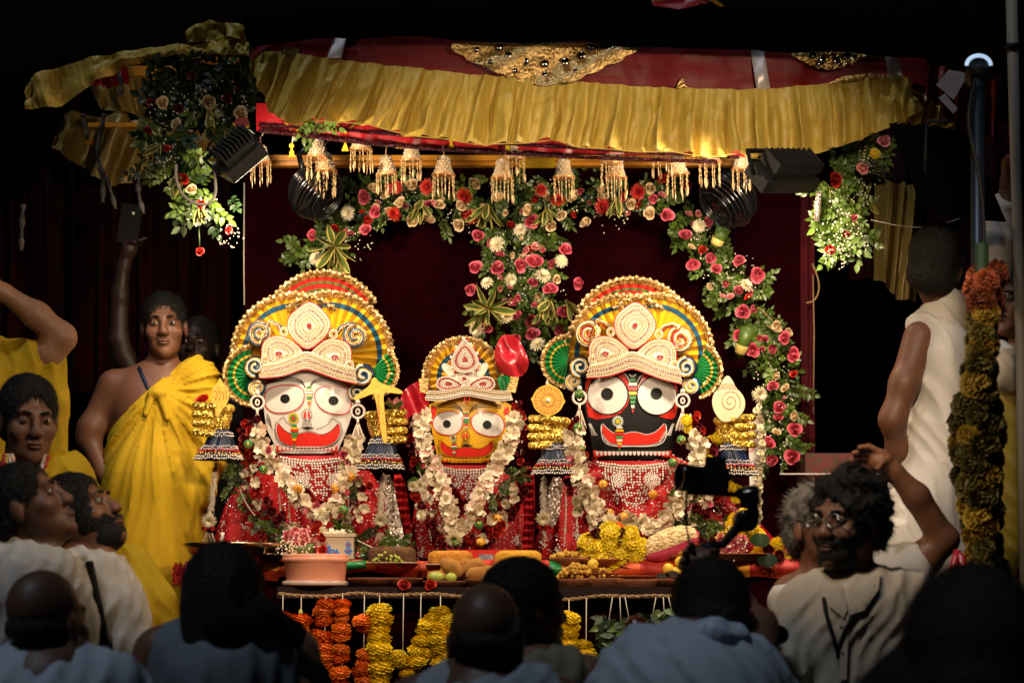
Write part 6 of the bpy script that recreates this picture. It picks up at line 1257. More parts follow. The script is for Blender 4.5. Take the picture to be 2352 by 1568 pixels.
        for _ in range(4500 if not bald else 700):
            p = Vector(rr.choice(sh[0])); n = (p - h.p(0, .02, .02)).normalized(); t = dn - n * dn.dot(n); t = t.normalized() if t.length > .05 else Vector((0, 0, 1)).cross(n)
            rv = Vector((rr.uniform(-1, 1), rr.uniform(-1, 1), rr.uniform(-1, 1))); t = (t + rv * (.10 if not curly else 1.5)).normalized(); L = rr.uniform(.012, .026) * (.35 if bald else 1); s = t.cross(n).normalized() * .0007
            a, b, c = p - n * .002, p + t * L * .5 + n * ((.003 if curly else .0012) + .0012 * rr.random()), p + t * L + n * (rr.uniform(-.001, .005) if curly else rr.uniform(-.004, .0022)); k = len(V)
            V += [a - s, a + s, b + s, b - s, c]; F += [(k, k + 1, k + 2, k + 3), (k + 3, k + 2, k + 4)]
        stuff(obj('hair_strand', (V, F), m, ho)); return ho
OSK = {}
def o_skin(o): return OSK[o]
def folds(amp, f, d, w=2.2, seed=0):
    d = np.array(d, float) / np.linalg.norm(d); e = np.array([d[2], d[0], d[1]]); g = np.array([d[1], -d[2], d[0]])
    cr = lambda x: 1 - 2 * np.abs(np.sin(x * .5)) ** .75
    def fn(P):
        a = P @ d; b = P @ e; c = P @ g
        m = .55 + .45 * np.sin(b * f * .13 + seed * .7 + 2 * np.sin(c * f * .11))
        return -amp * (.62 * m * cr(a * f + w * np.sin(b * f * .22 + seed) + 1.3 * np.sin(c * f * .31)) + .4 * (1.1 - m) * cr(a * f * 1.9 + w * np.sin(c * f * .3 + 2 + seed)) + .45 * np.sin(b * f * .45 + w * np.sin(a * f * .2)) + .22 * cr((b + .6 * a) * f * 1.3 + 2 * np.sin(a * f * .4)))
    return fn
def radial(amp, n, k, y=None):
    """pleats fanning out from a knot at point k (seen from the front)"""
    k = np.array(k)
    def fn(P):
        a = np.arctan2(P[:, 0] - k[0], -(P[:, 2] - k[2])); r = np.hypot(P[:, 0] - k[0], P[:, 2] - k[2]); q = np.clip(r / .12, 0, 1)
        cr = lambda x: 1 - 2 * np.abs(np.sin(x * .5)) ** .75
        return -amp * q * (cr(a * n + 1.2 * np.sin(r * 9)) + .5 * cr(a * n * 2.3 + 1 + 1.5 * np.sin(r * 14 + 4 * a)) + .6 * np.sin(a * n * .6 + 3 * np.sin(r * 3)))
    return fn
def person(label, u, v, y, group=None): return thing('person', label, 'person', (W(u, v, y).x, y, 0 if y < -1.0 else 1.09), group)
def fingers(S, wrist, palm, dirs, r=.0085, L=.075, curl=.5, n=(0, -1, 0)):
    """palm at 'palm', fingers leaving along dirs and curling towards n"""
    wrist, palm, n = Vector(wrist), Vector(palm), Vector(n).normalized(); S.cap(wrist, palm, .026, .032, .02)
    ax = (palm - wrist).normalized(); side = ax.cross(n).normalized()
    S.ell(palm, (.034, .034, .034), None, .015)
    for i, d in enumerate(dirs):
        d = Vector(d).normalized()
        if i < 4:
            b = palm + side * (.027 - .018 * i) + ax * .022; l = L * (.9, 1., .95, .75)[i]
        else: b = palm + side * .03 - ax * .012; l = L * .8
        m = b + d * l * .5; e = m + (d * (1 - curl) + n * curl).normalized() * l * .5
        S.chain([b, m, e], [r * 1.15, r * 1.05, r * .85], .006)
def surf(C, u, v, y, off=.004, disp=None):
    """point where the line of sight at (u, v) meets the cloth C"""
    t = y - .45
    for _ in range(60):
        q = W(u, v, t); d = C.ev(np.array([q]))[0]
        if d < .001: break
        t += max(d * .8, .0015)
        if t > y + .4: break
    return W(u, v, t - off)
def legs(o, x, y, z, w=.11, m=M_TROU):
    S = SDF(.04); 
    for d in (-1, 1): S.chain([(x + d * w, y, z), (x + d * w, y - .02, z * .5), (x + d * w, y, .05)], [.10, .075, .06]); S.cap((x + d * w, y, .045), (x + d * w, y - .16, .04), .045, .04)
    obj('trousers', S.mesh(.02), m, o)
def clipline(a, b, y=0, sgn=1):
    """half-space in the picture plane below the line a-b"""
    A, B = np.array(W(*a, y)), np.array(W(*b, y)); d = B - A; n = np.array([-d[2], 0, d[0]]); n /= np.linalg.norm(n)
    return lambda P: sgn * ((P - A) @ n)
def done(o, S, m, h=.007): OSK[o] = m; return obj('body', S.mesh(h), m, o)
# ---- priest in yellow, standing left of the idols
y = .12; p = lambda u, v, d=0.: W(u, v, y + d)
o = person('bare-shouldered man wrapped in yellow cloth, standing with hand on hip', 350, 1400, y)
H = Head(p(377, 752), 6, -2, -2, 1.0); S = SDF(.025); H.skin(S); H.neck(S, p(372, 855, .02), .056)
S.cap(p(270, 888, .02), p(450, 872, .02), .058, .058, .05); S.ell(p(355, 940, .02), (.155, .10, .17), None, .06); S.cap(p(350, 960, .02), p(345, 1150, .02), .145, .14, .06)
S.chain([p(258, 888, .02), p(208, 985, .0), p(203, 1010, .0)], [.055, .046, .042], .04); S.chain([p(203, 1005, .0), p(238, 1085, -.05), p(256, 1108, -.06)], [.040, .030, .028], .02)
fingers(S, p(250, 1100, -.06), p(268, 1114, -.08), [(1, -.4, -.3)] * 4 + [(.6, -.8, .3)], n=(0, -1, -.3))
for d in (-1, 1): S.chain([p(345 + d * 55, 1160, .02), p(345 + d * 55, 1420, .0), p(345 + d * 55, 1720, .02)], [.085, .065, .05], .04)
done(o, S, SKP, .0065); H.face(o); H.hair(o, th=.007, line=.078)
C = SDF(.05); C.ell(p(357, 960, .01), (.185, .125, .19)); C.chain([p(358, 960, .02), p(352, 1100, .0), p(345, 1300, .0), p(330, 1500, .0)], [.15, .19, .205, .20]); C.chain([p(405, 862, .02), p(450, 872, .02), p(470, 935, .0), p(475, 1060, -.02), p(455, 1130, -.06)], [.07, .084, .076, .07, .07], .03)
obj('yellow_wrap', C.mesh(.0075, radial(.0062, 26, p(362, 895, -.12)), clipline((238, 990), (398, 836))), M_YCLOTH, o)
K_ = SDF(.012); K_.ell(p(362, 902, -.135), (.035, .022, .020)).cap(p(350, 905, -.13), p(335, 950, -.145), .016, .010).cap(p(370, 908, -.13), p(385, 960, -.14), .016, .012)
obj('knot', K_.mesh(.005, folds(.002, 120, (1, 0, .3))), M_YCLOTH, o)
obj('blue_strap', tube([surf(S, *q, y, .002) for q in ((314, 822), (320, 845), (328, 865), (337, 885), (346, 902))], .007, 6), M_NAVY, o)
obj('neck_cord', tube([p(377 + 45 * math.cos(a), 838 + 12 * math.sin(a), .02 - .065 * math.sin(a)) for a in [PI * i / 12 for i in range(13)]], .006, 6), M_DREDP, o)
# ---- man with raised arm at the left edge
y = -.8; p = lambda u, v, d=0.: W(u, v, y + d)
o = person('man in yellow shawl raising a bare arm at the left edge', 0, 1400, y)
H = Head(p(-95, 720, .05), -60, 5, 0, 1.); S = SDF(.03); H.skin(S); H.neck(S, p(-80, 830, .05)); S.cap(p(-170, 860, .05), p(50, 845, .05), .07, .07, .05); S.cap(p(-60, 900, .05), p(-60, 1300, .05), .17, .17)
S.chain([p(45, 850, .03), p(110, 812, -.02), p(142, 776, -.03)], [.055, .05, .046], .03); S.chain([p(142, 772, -.03), p(85, 725, -.06), p(10, 672, -.10)], [.044, .042, .029], .03); fingers(S, p(10, 672, -.10), p(-25, 655, -.12), [(-1, -.2, .4)] * 4 + [(-.5, -.8, .2)])
done(o, S, SK3, .008); H.hair(o)
C = SDF(.04); C.ell(p(-20, 900, .04), (.19, .14, .17)); C.chain([p(-60, 900, .05), p(-60, 1400, .05)], [.2, .22]); C.chain([p(20, 835, .03), p(85, 815, -.01), p(112, 830, -.01), p(130, 930, -.02), p(133, 1055, -.02)], [.08, .062, .05, .042, .035], .03); C.chain([p(60, 850, 0), p(85, 950, 0), p(100, 1080, 0)], [.08, .08, .06])
obj('yellow_shawl', C.mesh(.008, folds(.009, 95, (1, .25, -.12), 1.6), clipline((-60, 748), (165, 805), y)), M_YCLOTH, o)
# ---- frowning man with beads, yellow shawl
y = -1.65; p = lambda u, v, d=0.: W(u, v, y + d)
o = person('frowning dark-haired man in yellow shawl and coloured bead garland', 100, 1500, y)
H = Head(p(66, 968), 24, -9, 0, 1.03); S = SDF(.025); H.skin(S); H.neck(S, p(52, 1100, .03), .064); S.cap(p(-60, 1130, .05), p(165, 1105, .05), .062, .06, .05); S.cap(p(50, 1180, .05), p(60, 1500, .05), .16, .16)
S.chain([p(175, 1110, .04), p(235, 1215, .0), p(243, 1245, -.02)], [.055, .043, .038], .03); S.chain([p(243, 1240, -.02), p(200, 1310, -.1), p(180, 1330, -.12)], [.036, .030, .026], .02)
done(o, S, SK2, .007); H.face(o); H.hair(o, th=.009, line=.075)
C = SDF(.03); C.chain([p(100, 1075, .02), p(160, 1085, .02), p(205, 1150, .02)], [.045, .062, .055]); C.chain([p(120, 1100, .02), p(130, 1250, .03), p(130, 1400, .03)], [.09, .12, .13]); C.ell(p(290, 1400, .12), (.125, .16, .17)); C.chain([p(225, 1265, .08), p(300, 1300, .1), p(355, 1380, .1), p(370, 1480, .1)], [.03, .06, .06, .05])
obj('yellow_cloth', C.mesh(.009, folds(.007, 70, (.8, .2, .55), 2.)), M_YCLOTH, o)
for k, (m, rr) in enumerate(((M_REDBEAD, .006), (M_GOLDBEAD, .006), (M_WPAINT, .005), (M_ORGLIT, .006))):
    q = [p(10 + k * 6, 1045, -.05), p(5 + k * 10, 1075, -.1), p(35 + k * 5, 1105 + k * 4, -.13), p(75, 1112 + k * 3, -.13), p(105 - k * 3, 1070, -.11), p(112 - k * 3, 1045, -.04)]; stuff(obj('bead_garland', join(*[ball(t, rr * R.uniform(.8, 1.3), 6, 4) for t in along(q, rr * 2)]), m, o))
obj('neck_cord', tube([p(62 + 50 * math.cos(a), 1052 + 10 * math.sin(a), .03 - .07 * math.sin(a)) for a in [PI * i / 12 for i in range(13)]], .005, 6), M_DREDP, o)
# ---- two men in white at the left, looking up
CL = {}
def upward(lab, hu, hv, y, yaw, up, sk, hm, sh, beard, th, line, cloth, drop):
    p = lambda u, v, d=0.: W(u, v, y + d); o = person(lab, hu, 1560, y); H = Head(p(hu, hv), yaw, up, 0, 1.); S = SDF(.025); H.skin(S); H.neck(S, p(hu + sh[0], hv + sh[1] - 30, .03), .058)
    x, z = hu + sh[0], hv + sh[1]; S.cap(p(x - 70, z + 10, .12), p(x + 50, z + 10, -.05), .06, .06, .05); S.cap(p(x - 10, z + 60, .03), p(x - 10, z + 380, .03), .15, .16); done(o, S, sk, .007); H.face(o, mous=beard, beard=beard); H.hair(o, hm, th, line)
    C = SDF(.05); C.cap(p(x - 78, z + 22, .14), p(x + 55, z + 26, -.06), .072, .07); C.ell(p(x - 10, z + 120, .03), (.20, .19, .22)); C.chain([p(x - 10, z + 100, .03), p(x - 10, z + 380, .03)], [.18, .2]); C.chain(drop, [.075, .07, .065, .06], .04)
    CL[o] = C; obj('white_kurta', C.mesh(.009, folds(.012, 85, (.8, .3, -.3), 2.4)), cloth, o); legs(o, p(x, z).x, y, .9); return o, H, p
yy = -2.4; q = lambda u, v, d=0.: W(u, v, yy + d)
o, H, p = upward('grey-templed man in white kurta gazing up, leftmost of the two', 72, 1168, yy, 78, 26, SK2, M_HAIR, (-10, 130), 0, .010, .088, M_WCLOTH, [q(60, 1330, -.1), q(95, 1430, -.15), q(130, 1500, -.18), q(180, 1545, -.2)])
yy = -2.15; q = lambda u, v, d=0.: W(u, v, yy + d)
o, H, p = upward('bearded young man in white shawl with black strap gazing up', 190, 1190, yy, 74, 28, SK1, M_HAIR, (-5, 118), 1, .013, .072, M_WCLOTH, [q(215, 1320, -.1), q(255, 1400, -.12), q(285, 1480, -.12), q(310, 1560, -.12)])
obj('shoulder_strap', tube([surf(CL[o], *q, -2.15, .006) for q in ((205, 1290), (214, 1330), (222, 1370), (230, 1410), (238, 1450), (246, 1500), (252, 1540))], .012, 6), M_BLACK, o)
for k in range(3): obj('bead_necklace', tube([p(172 + 34 * math.cos(a), 1316 + k * 9 + 16 * math.sin(a), -.06 - .13 * math.sin(a) ** .5) for a in [PI * i / 14 for i in range(15)]], .0055, 6), M_IVORY, o)
# ---- people with their backs to the camera in the front
def backhead(lab, hu, hv, y, yaw, up, s, sk, bald, cloth, sw, hm=M_HAIR, th=.012, amp=.013, extra=None, roll=0, nbo=.11):
    p = lambda u, v, d=0.: W(u, v, y + d); k = 1 / K(y); o = person(lab, hu, 1560, y); H = Head(p(hu, hv), yaw, up, roll, s); S = SDF(.025); H.skin(S); nb = hv + nbo * k; H.neck(S, p(hu, nb + .08 * k, .0), .06)
    S.cap(p(hu - .15 * k, nb + .06 * k), p(hu + .15 * k, nb + .06 * k), .06, .06, .05); S.cap(p(hu, nb + .1 * k), p(hu, nb + .5 * k), .14, .14)
    for d in (-1, 1): S.chain([p(hu + d * .18 * k, nb + .07 * k), p(hu + d * .24 * k, nb + .34 * k, -.02), p(hu + d * .16 * k, nb + .5 * k, .15)], [.05, .042, .03])
    done(o, S, sk, .009); H.face(o); H.hair(o, hm, th, .075, bald)
    C = SDF(.05); C.cap(p(hu - sw * k, nb + .075 * k), p(hu + sw * k, nb + .075 * k), .075, .075); C.cap(p(hu - .09 * k, nb + .035 * k, .0), p(hu + .09 * k, nb + .035 * k, .0), .05, .05, .06); C.chain([p(hu, nb + .14 * k), p(hu, nb + .6 * k)], [.17, .17])
    for d in (-1, 1): C.chain([p(hu + d * sw * k, nb + .085 * k), p(hu + d * (sw + .06) * k, nb + .34 * k, -.02)], [.075, .06])
    obj('shirt', C.mesh(.011, folds(amp, 60, (1, .1, -.35), 2.2, hu)), cloth, o); legs(o, p(hu, 0).x, y, .9)
    if extra: extra(o, p, k, H, nb)
    return o
def collar(m):
    def f(o, p, k, H, nb): obj('collar', tube([H.p(.064 * math.cos(a), .03 + .064 * math.sin(a), -.115 - .02 * math.sin(a)) for a in [2 * PI * i / 20 for i in range(21)]], .018, 6, False), m, o)
    return f
backhead('bald man in pale blue shirt at the lower left corner', 112, 1436, -3.2, 152, 4, 1.02, SKD, True, M_BSHIRT, .16, nbo=.06, extra=collar(M_BSHIRT))
def woman(o, p, k, H, nb):
    S = SDF(.03); H.e(S, (0, .03, .035), (.095, .118, .112)); H.e(S, (0, .07, -.06), (.095, .08, .12), .04); H.e(S, (0, .075, -.15), (.075, .06, .10), .04); obj('long_hair', S.mesh(.008, lambda P: -.0025 * (np.sin(P[:, 0] * 260 + 3 * np.sin(P[:, 2] * 20)) + np.sin(P[:, 0] * 110))), M_HAIR, o)
    C = SDF(.02); C.chain([p(440, 1405, .02), p(510, 1432, -.12), p(600, 1420, -.08), p(660, 1460, -.02), p(720, 1568, .0)], [.035, .05, .05, .045, .05]); obj('dark_scarf', C.mesh(.009, folds(.006, 90, (.4, .2, 1))), M_DKCLOTH, o)
backhead('woman with long black hair, pale blue cloth and dark scarf, seen from behind', 520, 1385, -3.0, 172, 6, 1.02, SK2, False, M_WSARI, .115, nbo=.05, th=.02, extra=woman)
backhead('bald man in grey-blue collared shirt, seen from behind at the centre', 1116, 1474, -3.5, 176, 0, 1.0, SKD, True, mat('grey_blue_shirt', (.24, .27, .31), .8, spec=.2), .125, nbo=.07, extra=collar(MATS['grey_blue_shirt']))
backhead('dark-haired man in olive collar, in profile behind the bald man', 1212, 1402, -2.6, 118, 2, .98, SK2, False, M_OLIVE, .10, th=.016, extra=collar(M_OLIVE))
# ---- bent man in pale blue shirt, holding the gimbal over his head
y = -3.1; p = lambda u, v, d=0.: W(u, v, y + d)
o = person('bent man in pale blue shirt and printed scarf, holding up a camera gimbal', 1600, 1568, y)
H = Head(p(1636, 1425, .12), 178, -14, 4, 1.04); S = SDF(.03); H.skin(S); H.neck(S, p(1625, 1500, .0)); S.cap(p(1470, 1520, .0), p(1720, 1535, .0), .07, .07); S.cap(p(1590, 1560), p(1560, 1800, -.05), .15, .15)
S.chain([p(1725, 1530, .02), p(1745, 1440, .2), p(1700, 1390, .35)], [.05, .042, .036]); S.chain([p(1700, 1390, .35), p(1660, 1330, .42), p(1622, 1300, .45)], [.036, .03, .026]); fingers(S, p(1630, 1305, .45), p(1612, 1290, .45), [(-.9, -.5, .3), (-.9, -.5, .1), (-.9, -.5, -.1), (-.9, -.5, -.3), (-.2, -.9, .4)], curl=.6, n=(.6, -.8, 0))
done(o, S, SK2, .008); H.hair(o, th=.016)
C = SDF(.06); C.ell(p(1580, 1622, -.05), (.22, .18, .15)); C.cap(p(1475, 1562, -.02), p(1710, 1566, -.02), .075, .08); C.chain([p(1470, 1515, 0), p(1400, 1600, .02)], [.075, .06]); C.chain([p(1705, 1520, 0), p(1780, 1600, .05)], [.08, .07]); C.chain([p(1580, 1600, -.05), p(1560, 1900, -.05)], [.19, .18])
obj('shirt', C.mesh(.010, folds(.013, 62, (1, .1, .55), 2.4)), M_BSHIRT, o); legs(o, p(1570, 0).x, y, .9)
C2 = SDF(.02); C2.chain([p(1556, 1482, -.04), p(1590, 1458, -.10), p(1640, 1452, -.12), p(1692, 1458, -.10), p(1728, 1484, -.04)], [.024, .030, .034, .030, .024]); obj('printed_scarf', C2.mesh(.008, folds(.006, 100, (.3, .2, 1))), M_PRINT, o)
# ---- curly-haired man with glasses
y = -2.3; p = lambda u, v, d=0.: W(u, v, y + d)
o = person('curly-haired man with glasses in beige shirt, holding a microphone', 1970, 1568, y)
H = Head(p(1945, 1202), -42, -3, 2, 1.04); S = SDF(.025); H.skin(S); H.neck(S, p(1960, 1345, .03), .058); S.cap(p(1860, 1375, .05), p(2080, 1370, .05), .065, .065, .05); S.cap(p(1970, 1420, .05), p(1965, 1800, .05), .15, .15)
S.chain([p(1855, 1380, .04), p(1815, 1500, -.02), p(1805, 1540, -.06)], [.055, .045, .04]); S.chain([p(1805, 1540, -.06), p(1755, 1480, -.12), p(1735, 1460, -.14)], [.038, .03, .026]); fingers(S, p(1740, 1465, -.14), p(1728, 1450, -.16), [(.7, -.6, .3), (.7, -.6, .1), (.7, -.6, -.1), (.7, -.6, -.3), (.4, -.8, .4)], curl=.6, n=(.8, -.5, 0))
done(o, S, SK2, .0068); H.face(o, mous=1, beard=1); H.hair(o, th=.022, line=.058, curly=.007, back=-.05)
g = obj('glasses', join(*[tube([H.p(d * .033 + .022 * math.cos(a), -.112, .010 + .017 * math.sin(a)) for a in [2 * PI * i / 20 for i in range(21)]], .0026, 5, False) for d in (-1, 1)], tube([H.p(-.011, -.113, .014), H.p(.011, -.113, .014)], .0016, 5), *[tube([H.p(d * .055, -.110, .014), H.p(d * .08, .0, .012)], .0016, 5) for d in (-1, 1)]), mat('steel_frame', (.3, .28, .26), .25, .9), o)
C = SDF(.05); C.cap(p(1862, 1390, .05), p(2078, 1382, .05), .08, .082); C.cap(p(1920, 1362, .03), p(2010, 1358, .04), .055, .055, .05); C.chain([p(1970, 1440, .04), p(1965, 1850, .05)], [.175, .18]); C.chain([p(1858, 1392, .04), p(1822, 1500, -.02), p(1800, 1545, -.05), p(1765, 1500, -.1)], [.08, .062, .055, .046]); C.chain([p(2082, 1385, .05), p(2112, 1480, .0), p(2105, 1570, -.04)], [.082, .07, .06])
obj('shirt', C.mesh(.0085, folds(.0095, 85, (.9, .2, -.45), 2.6)), M_BEIGE, o); legs(o, p(1970, 0).x, y, .9)
for q in ([(1896, 1345), (1932, 1338), (1946, 1398), (1938, 1418), (1905, 1392)], [(1952, 1352), (2000, 1322), (2022, 1318), (2018, 1352), (1985, 1400), (1950, 1412)]): obj('collar', plate(q, lambda u, v, o_: surf(C, u, v, y, .004 + o_), 0, .010, 16), M_BEIGE, o)
obj('placket', plate([(1930, 1415), (1950, 1410), (1944, 1560), (1926, 1560)], lambda u, v, o_: surf(C, u, v, y, .002 + o_), 0, .006, 20), M_BEIGE, o)
obj('lanyard', join(tube([surf(C, *q, y, .007) for q in ((1892, 1372), (1896, 1400), (1904, 1430), (1914, 1460), (1922, 1490))], .0065, 5), tube([surf(C, *q, y, .007) for q in ((2008, 1345), (1985, 1378), (1962, 1410), (1942, 1445), (1926, 1490), (1924, 1510))], .0065, 5)), M_BLACK, o)
for q in ((1934, 1440), (1936, 1500)): obj('button', ball(surf(C, *q, y, .004), .006, 8, 5), M_BLACK, o)
mc = thing('microphone', 'black handheld microphone in the curly-haired man’s hand', 'microphone', p(1755, 1500, -.2)); obj('handle', tube([p(1715, 1500, -.19), p(1760, 1470, -.2)], [.014, .017], 10), M_BLACK, mc); obj('foam_head', ball(p(1782, 1457, -.2), (.036, .03, .028), 12, 8), mat('black_foam', (.008, .008, .008), .95, bump=.5, bs=200), mc)
# ---- grey-haired man behind him, arm raised
y = -1.75; p = lambda u, v, d=0.: W(u, v, y + d)
o = person('grey-haired man in white shirt raising an open hand', 1930, 1568, y)
H = Head(p(1885, 1215), 32, 6, 0, .98); S = SDF(.022); H.skin(S); H.neck(S, p(1890, 1340, .03)); S.cap(p(1820, 1365, .05), p(2010, 1320, .05), .062, .062, .05); S.cap(p(1930, 1420, .05), p(1930, 1700, .05), .15, .15)
S.chain([p(2020, 1315, .04), p(2120, 1285, .0), p(2168, 1238, -.02)], [.056, .05, .044], .03); S.chain([p(2168, 1240, -.02), p(2105, 1140, -.06), p(2052, 1082, -.08)], [.042, .038, .027], .02)
fingers(S, p(2052, 1082, -.08), p(2020, 1058, -.09), [(-.95, -.2, .42), (-1, -.25, .28), (-1, -.3, .12), (-.95, -.3, -.05), (-.75, -.55, -.5)], r=.0088, L=.078, curl=.42, n=(-.3, -.7, -.75))
done(o, S, SK1, .0055); H.face(o, brow_m=M_GHAIR); H.hair(o, M_GHAIR, .014, .075, curly=.003)
C = SDF(.045); C.cap(p(1822, 1380, .05), p(2015, 1330, .05), .075, .08); C.chain([p(1930, 1420, .05), p(1930, 1720, .05)], [.175, .175]); C.chain([p(2015, 1320, .04), p(2062, 1312, .02), p(2108, 1296, .0)], [.085, .075, .068]); C.cap(p(2090, 1330, .02), p(2085, 1400, .02), .05, .04)
obj('shirt', C.mesh(.0085, folds(.007, 65, (.4, .3, 1), 2.2)), M_WCLOTH, o); legs(o, p(1930, 0).x, y, .9)
# ---- man in white vest holding the pole, back turned
y = -.75; p = lambda u, v, d=0.: W(u, v, y + d)
o = person('man in white sleeveless kurta seen from behind, gripping the pole', 2150, 1500, y)
H = Head(p(2150, 612, -.02), 158, 12, -12, 1.05); S = SDF(.03); H.skin(S); H.neck(S, p(2165, 712, .02)); S.cap(p(2135, 770, .0), p(2235, 725, .03), .05, .05, .05); S.cap(p(2185, 800), p(2160, 1150), .10, .10)
S.chain([p(2112, 775, -.05), p(2078, 880, -.09), p(2050, 965, -.09)], [.055, .048, .042]); S.chain([p(2050, 960, -.09), p(2062, 1030, -.03), p(2085, 1080, .06)], [.042, .036, .03])
S.chain([p(2240, 720, .05), p(2288, 600, .05), p(2292, 560, .04)], [.055, .046, .042]); S.chain([p(2292, 565, .04), p(2310, 480, .0), p(2318, 415, -.02)], [.042, .036, .028]); fingers(S, p(2318, 415, -.02), p(2324, 378, -.04), [(.6, -.7, .4), (.6, -.7, .2), (.6, -.7, 0), (.6, -.7, -.2), (-.3, -.8, .6)], curl=.6, n=(.5, -.8, 0)); S.cap(p(2130, 1150), p(2110, 1690), .11, .08)
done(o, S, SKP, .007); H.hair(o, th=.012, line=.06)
C = SDF(.05); C.chain([p(2130, 748, -.01), p(2180, 728, .0), p(2240, 724, .03)], [.072, .085, .08]); C.ell(p(2180, 850, .0), (.135, .14, .2)); C.chain([p(2182, 830, .0), p(2172, 1000, .0), p(2152, 1170, .0), p(2138, 1260, .0)], [.13, .135, .17, .19])
C.chain([p(2105, 1240, .02), p(2100, 1500, .02)], [.18, .16])
obj('white_kurta', C.mesh(.0085, folds(.014, 74, (1, .2, .35), 2.8, 3)), M_WCLOTH, o)
C = SDF(.03); C.chain([p(2246, 700, .04), p(2286, 605, .05), p(2296, 545, .03), p(2306, 480, .01)], [.07, .06, .062, .058]); obj('white_sleeve', C.mesh(.009, folds(.006, 80, (.3, .2, 1))), M_WCLOTH, o)
# ---- man at the far right edge
y = -.35; p = lambda u, v, d=0.: W(u, v, y + d)
o = person('man with glasses in olive-yellow wrap and white sleeve at the right edge', 2340, 1400, y)
H = Head(p(2340, 700), -55, 2, 0, 1.); S = SDF(.03); H.skin(S); H.neck(S, p(2350, 815, .02)); S.cap(p(2300, 850), p(2460, 850), .06, .06); S.cap(p(2370, 900), p(2370, 1690), .15, .13); done(o, S, SK2, .009); H.face(o, mous=1); H.hair(o)
obj('glasses', join(*[tube([H.p(d * .033 + .022 * math.cos(a), -.112, .010 + .017 * math.sin(a)) for a in [2 * PI * i / 16 for i in range(17)]], .002, 5, False) for d in (-1, 1)]), MATS['steel_frame'], o)
C = SDF(.04); C.cap(p(2300, 870), p(2400, 850), .09, .09); C.chain([p(2350, 900), p(2345, 1250)], [.17, .17]); obj('olive_wrap', C.mesh(.009, folds(.007, 60, (.6, .2, .7))), mat('olive_yellow_silk', (.26, .20, .02), .5, c2=(.22, .17, .015), ns=5), o)
C = SDF(.03); C.chain([p(2290, 820, -.1), p(2320, 850, -.16), p(2380, 870, -.16)], [.06, .07, .07]); obj('white_sleeve', C.mesh(.009, folds(.006, 80, (1, .2, .4))), M_WCLOTH, o)
# ---- dim figure behind with a phone, and the dark shape near the lens
y = .95; p = lambda u, v, d=0.: W(u, v, y + d)
o = person('dim figure behind the yellow-wrapped man, holding up a phone', 300, 1300, y); H = Head(p(455, 800), -10, 8, 0, 1.); S = SDF(.025); H.skin(S); H.neck(S, p(450, 900)); S.cap(p(350, 930), p(540, 930), .06, .06); S.cap(p(450, 960), p(450, 1300), .15, .15)
S.chain([p(350, 930), p(285, 820, -.02), p(272, 780, -.03)], [.052, .042, .04]); S.chain([p(272, 780, -.03), p(275, 680, -.05), p(284, 610, -.06)], [.04, .034, .027]); fingers(S, p(284, 610, -.06), p(296, 572, -.07), [(.75, -.5, .5), (.8, -.5, .3), (.8, -.5, .1), (.8, -.5, -.1), (.1, -.8, .8)], curl=.5, n=(.4, -.8, 0)); done(o, S, SKX, .0075); H.face(o); H.hair(o)
C = SDF(.04); C.cap(p(350, 945), p(545, 945), .075, .075); C.chain([p(450, 990), p(450, 1350)], [.17, .18]); obj('shirt', C.mesh(.012, folds(.006, 60, (1, 0, -.3))), M_DKCLOTH, o)
ph = thing('mobile_phone', 'dark phone held up by the dim figure at the left', 'phone', p(300, 545, -.09)); obj('case', box(p(298, 515, -.09), (.085, .012, .16), Matrix.Rotation(.15, 3, 'Y')), M_BLACK, ph, False); obj('lens', ball(p(306, 490, -.1), .007, 8, 6), M_CRYSTAL, ph)
y = -5.2; p = lambda u, v, d=0.: W(u, v, y + d)
o = person('near-black silhouette of a person close to the lens, lower right', 2180, 1568, y); H = Head(p(2230, 1530), 170, 0, 0, 1.0); S = SDF(.03); H.skin(S); H.neck(S, p(2230, 1900)); S.cap(p(1900, 2050), p(2560, 2000), .07, .07); S.cap(p(2230, 2100), p(2230, 3000), .14, .14); done(o, S, SKD, .011); H.hair(o, th=.03)
C = SDF(.06); C.chain([p(1960, 1720), p(2120, 1590), p(2300, 1540), p(2440, 1560)], [.07, .07, .08, .08]); C.cap(p(2200, 1800), p(2230, 3000), .19, .19); obj('dark_hood', C.mesh(.014), M_DKCLOTH, o)
# ================================================================== lamps, fans, panels, poles, camera
def flood(label, u, v, y, aim, roll, w=.24, h=.15, power=60):
    t = thing('floodlight', label, 'floodlight', W(u, v, y)); c = W(u, v, y); z = (Vector(aim) - c).normalized(); M = place(c, z, 1., up=(math.sin(roll), 0, math.cos(roll))); m3 = M.to_3x3()
    B = lambda s, o_: box(M @ Vector(o_), s, m3)
    hs = obj('housing', join(B((w, h, .05), (0, 0, -.01)), B((w * .8, h * .75, .03), (0, 0, -.05))), M_GREYMETAL, t, False)
    for i in range(9): obj('cooling_fin', B((.006, h * .85, .04), (-w * .4 + w * .8 * i / 8, 0, -.08)), M_GREYMETAL, hs, False)
    obj('glass', B((w * .9, h * .85, .004), (0, 0, .018)), mat('lit_glass', (1, .86, .66), .2, emit=4.), t, False)
    obj('bracket', tube([M @ Vector((-w * .56, 0, -.02)), M @ Vector((-w * .56, h * .7, -.06)), M @ Vector((w * .56, h * .7, -.06)), M @ Vector((w * .56, 0, -.02))], .009, 6), M_BLACK, t)
    l = lamp('floodlight_lamp', 'AREA', M @ Vector((0, 0, .03)), aim, power, WARM, w * .85); return t
FLL = flood('grey finned floodlight at the left canopy corner, aimed inward', 556, 372, -.60, (W(860, 860, .1)), -.75, .16, .10, 13)
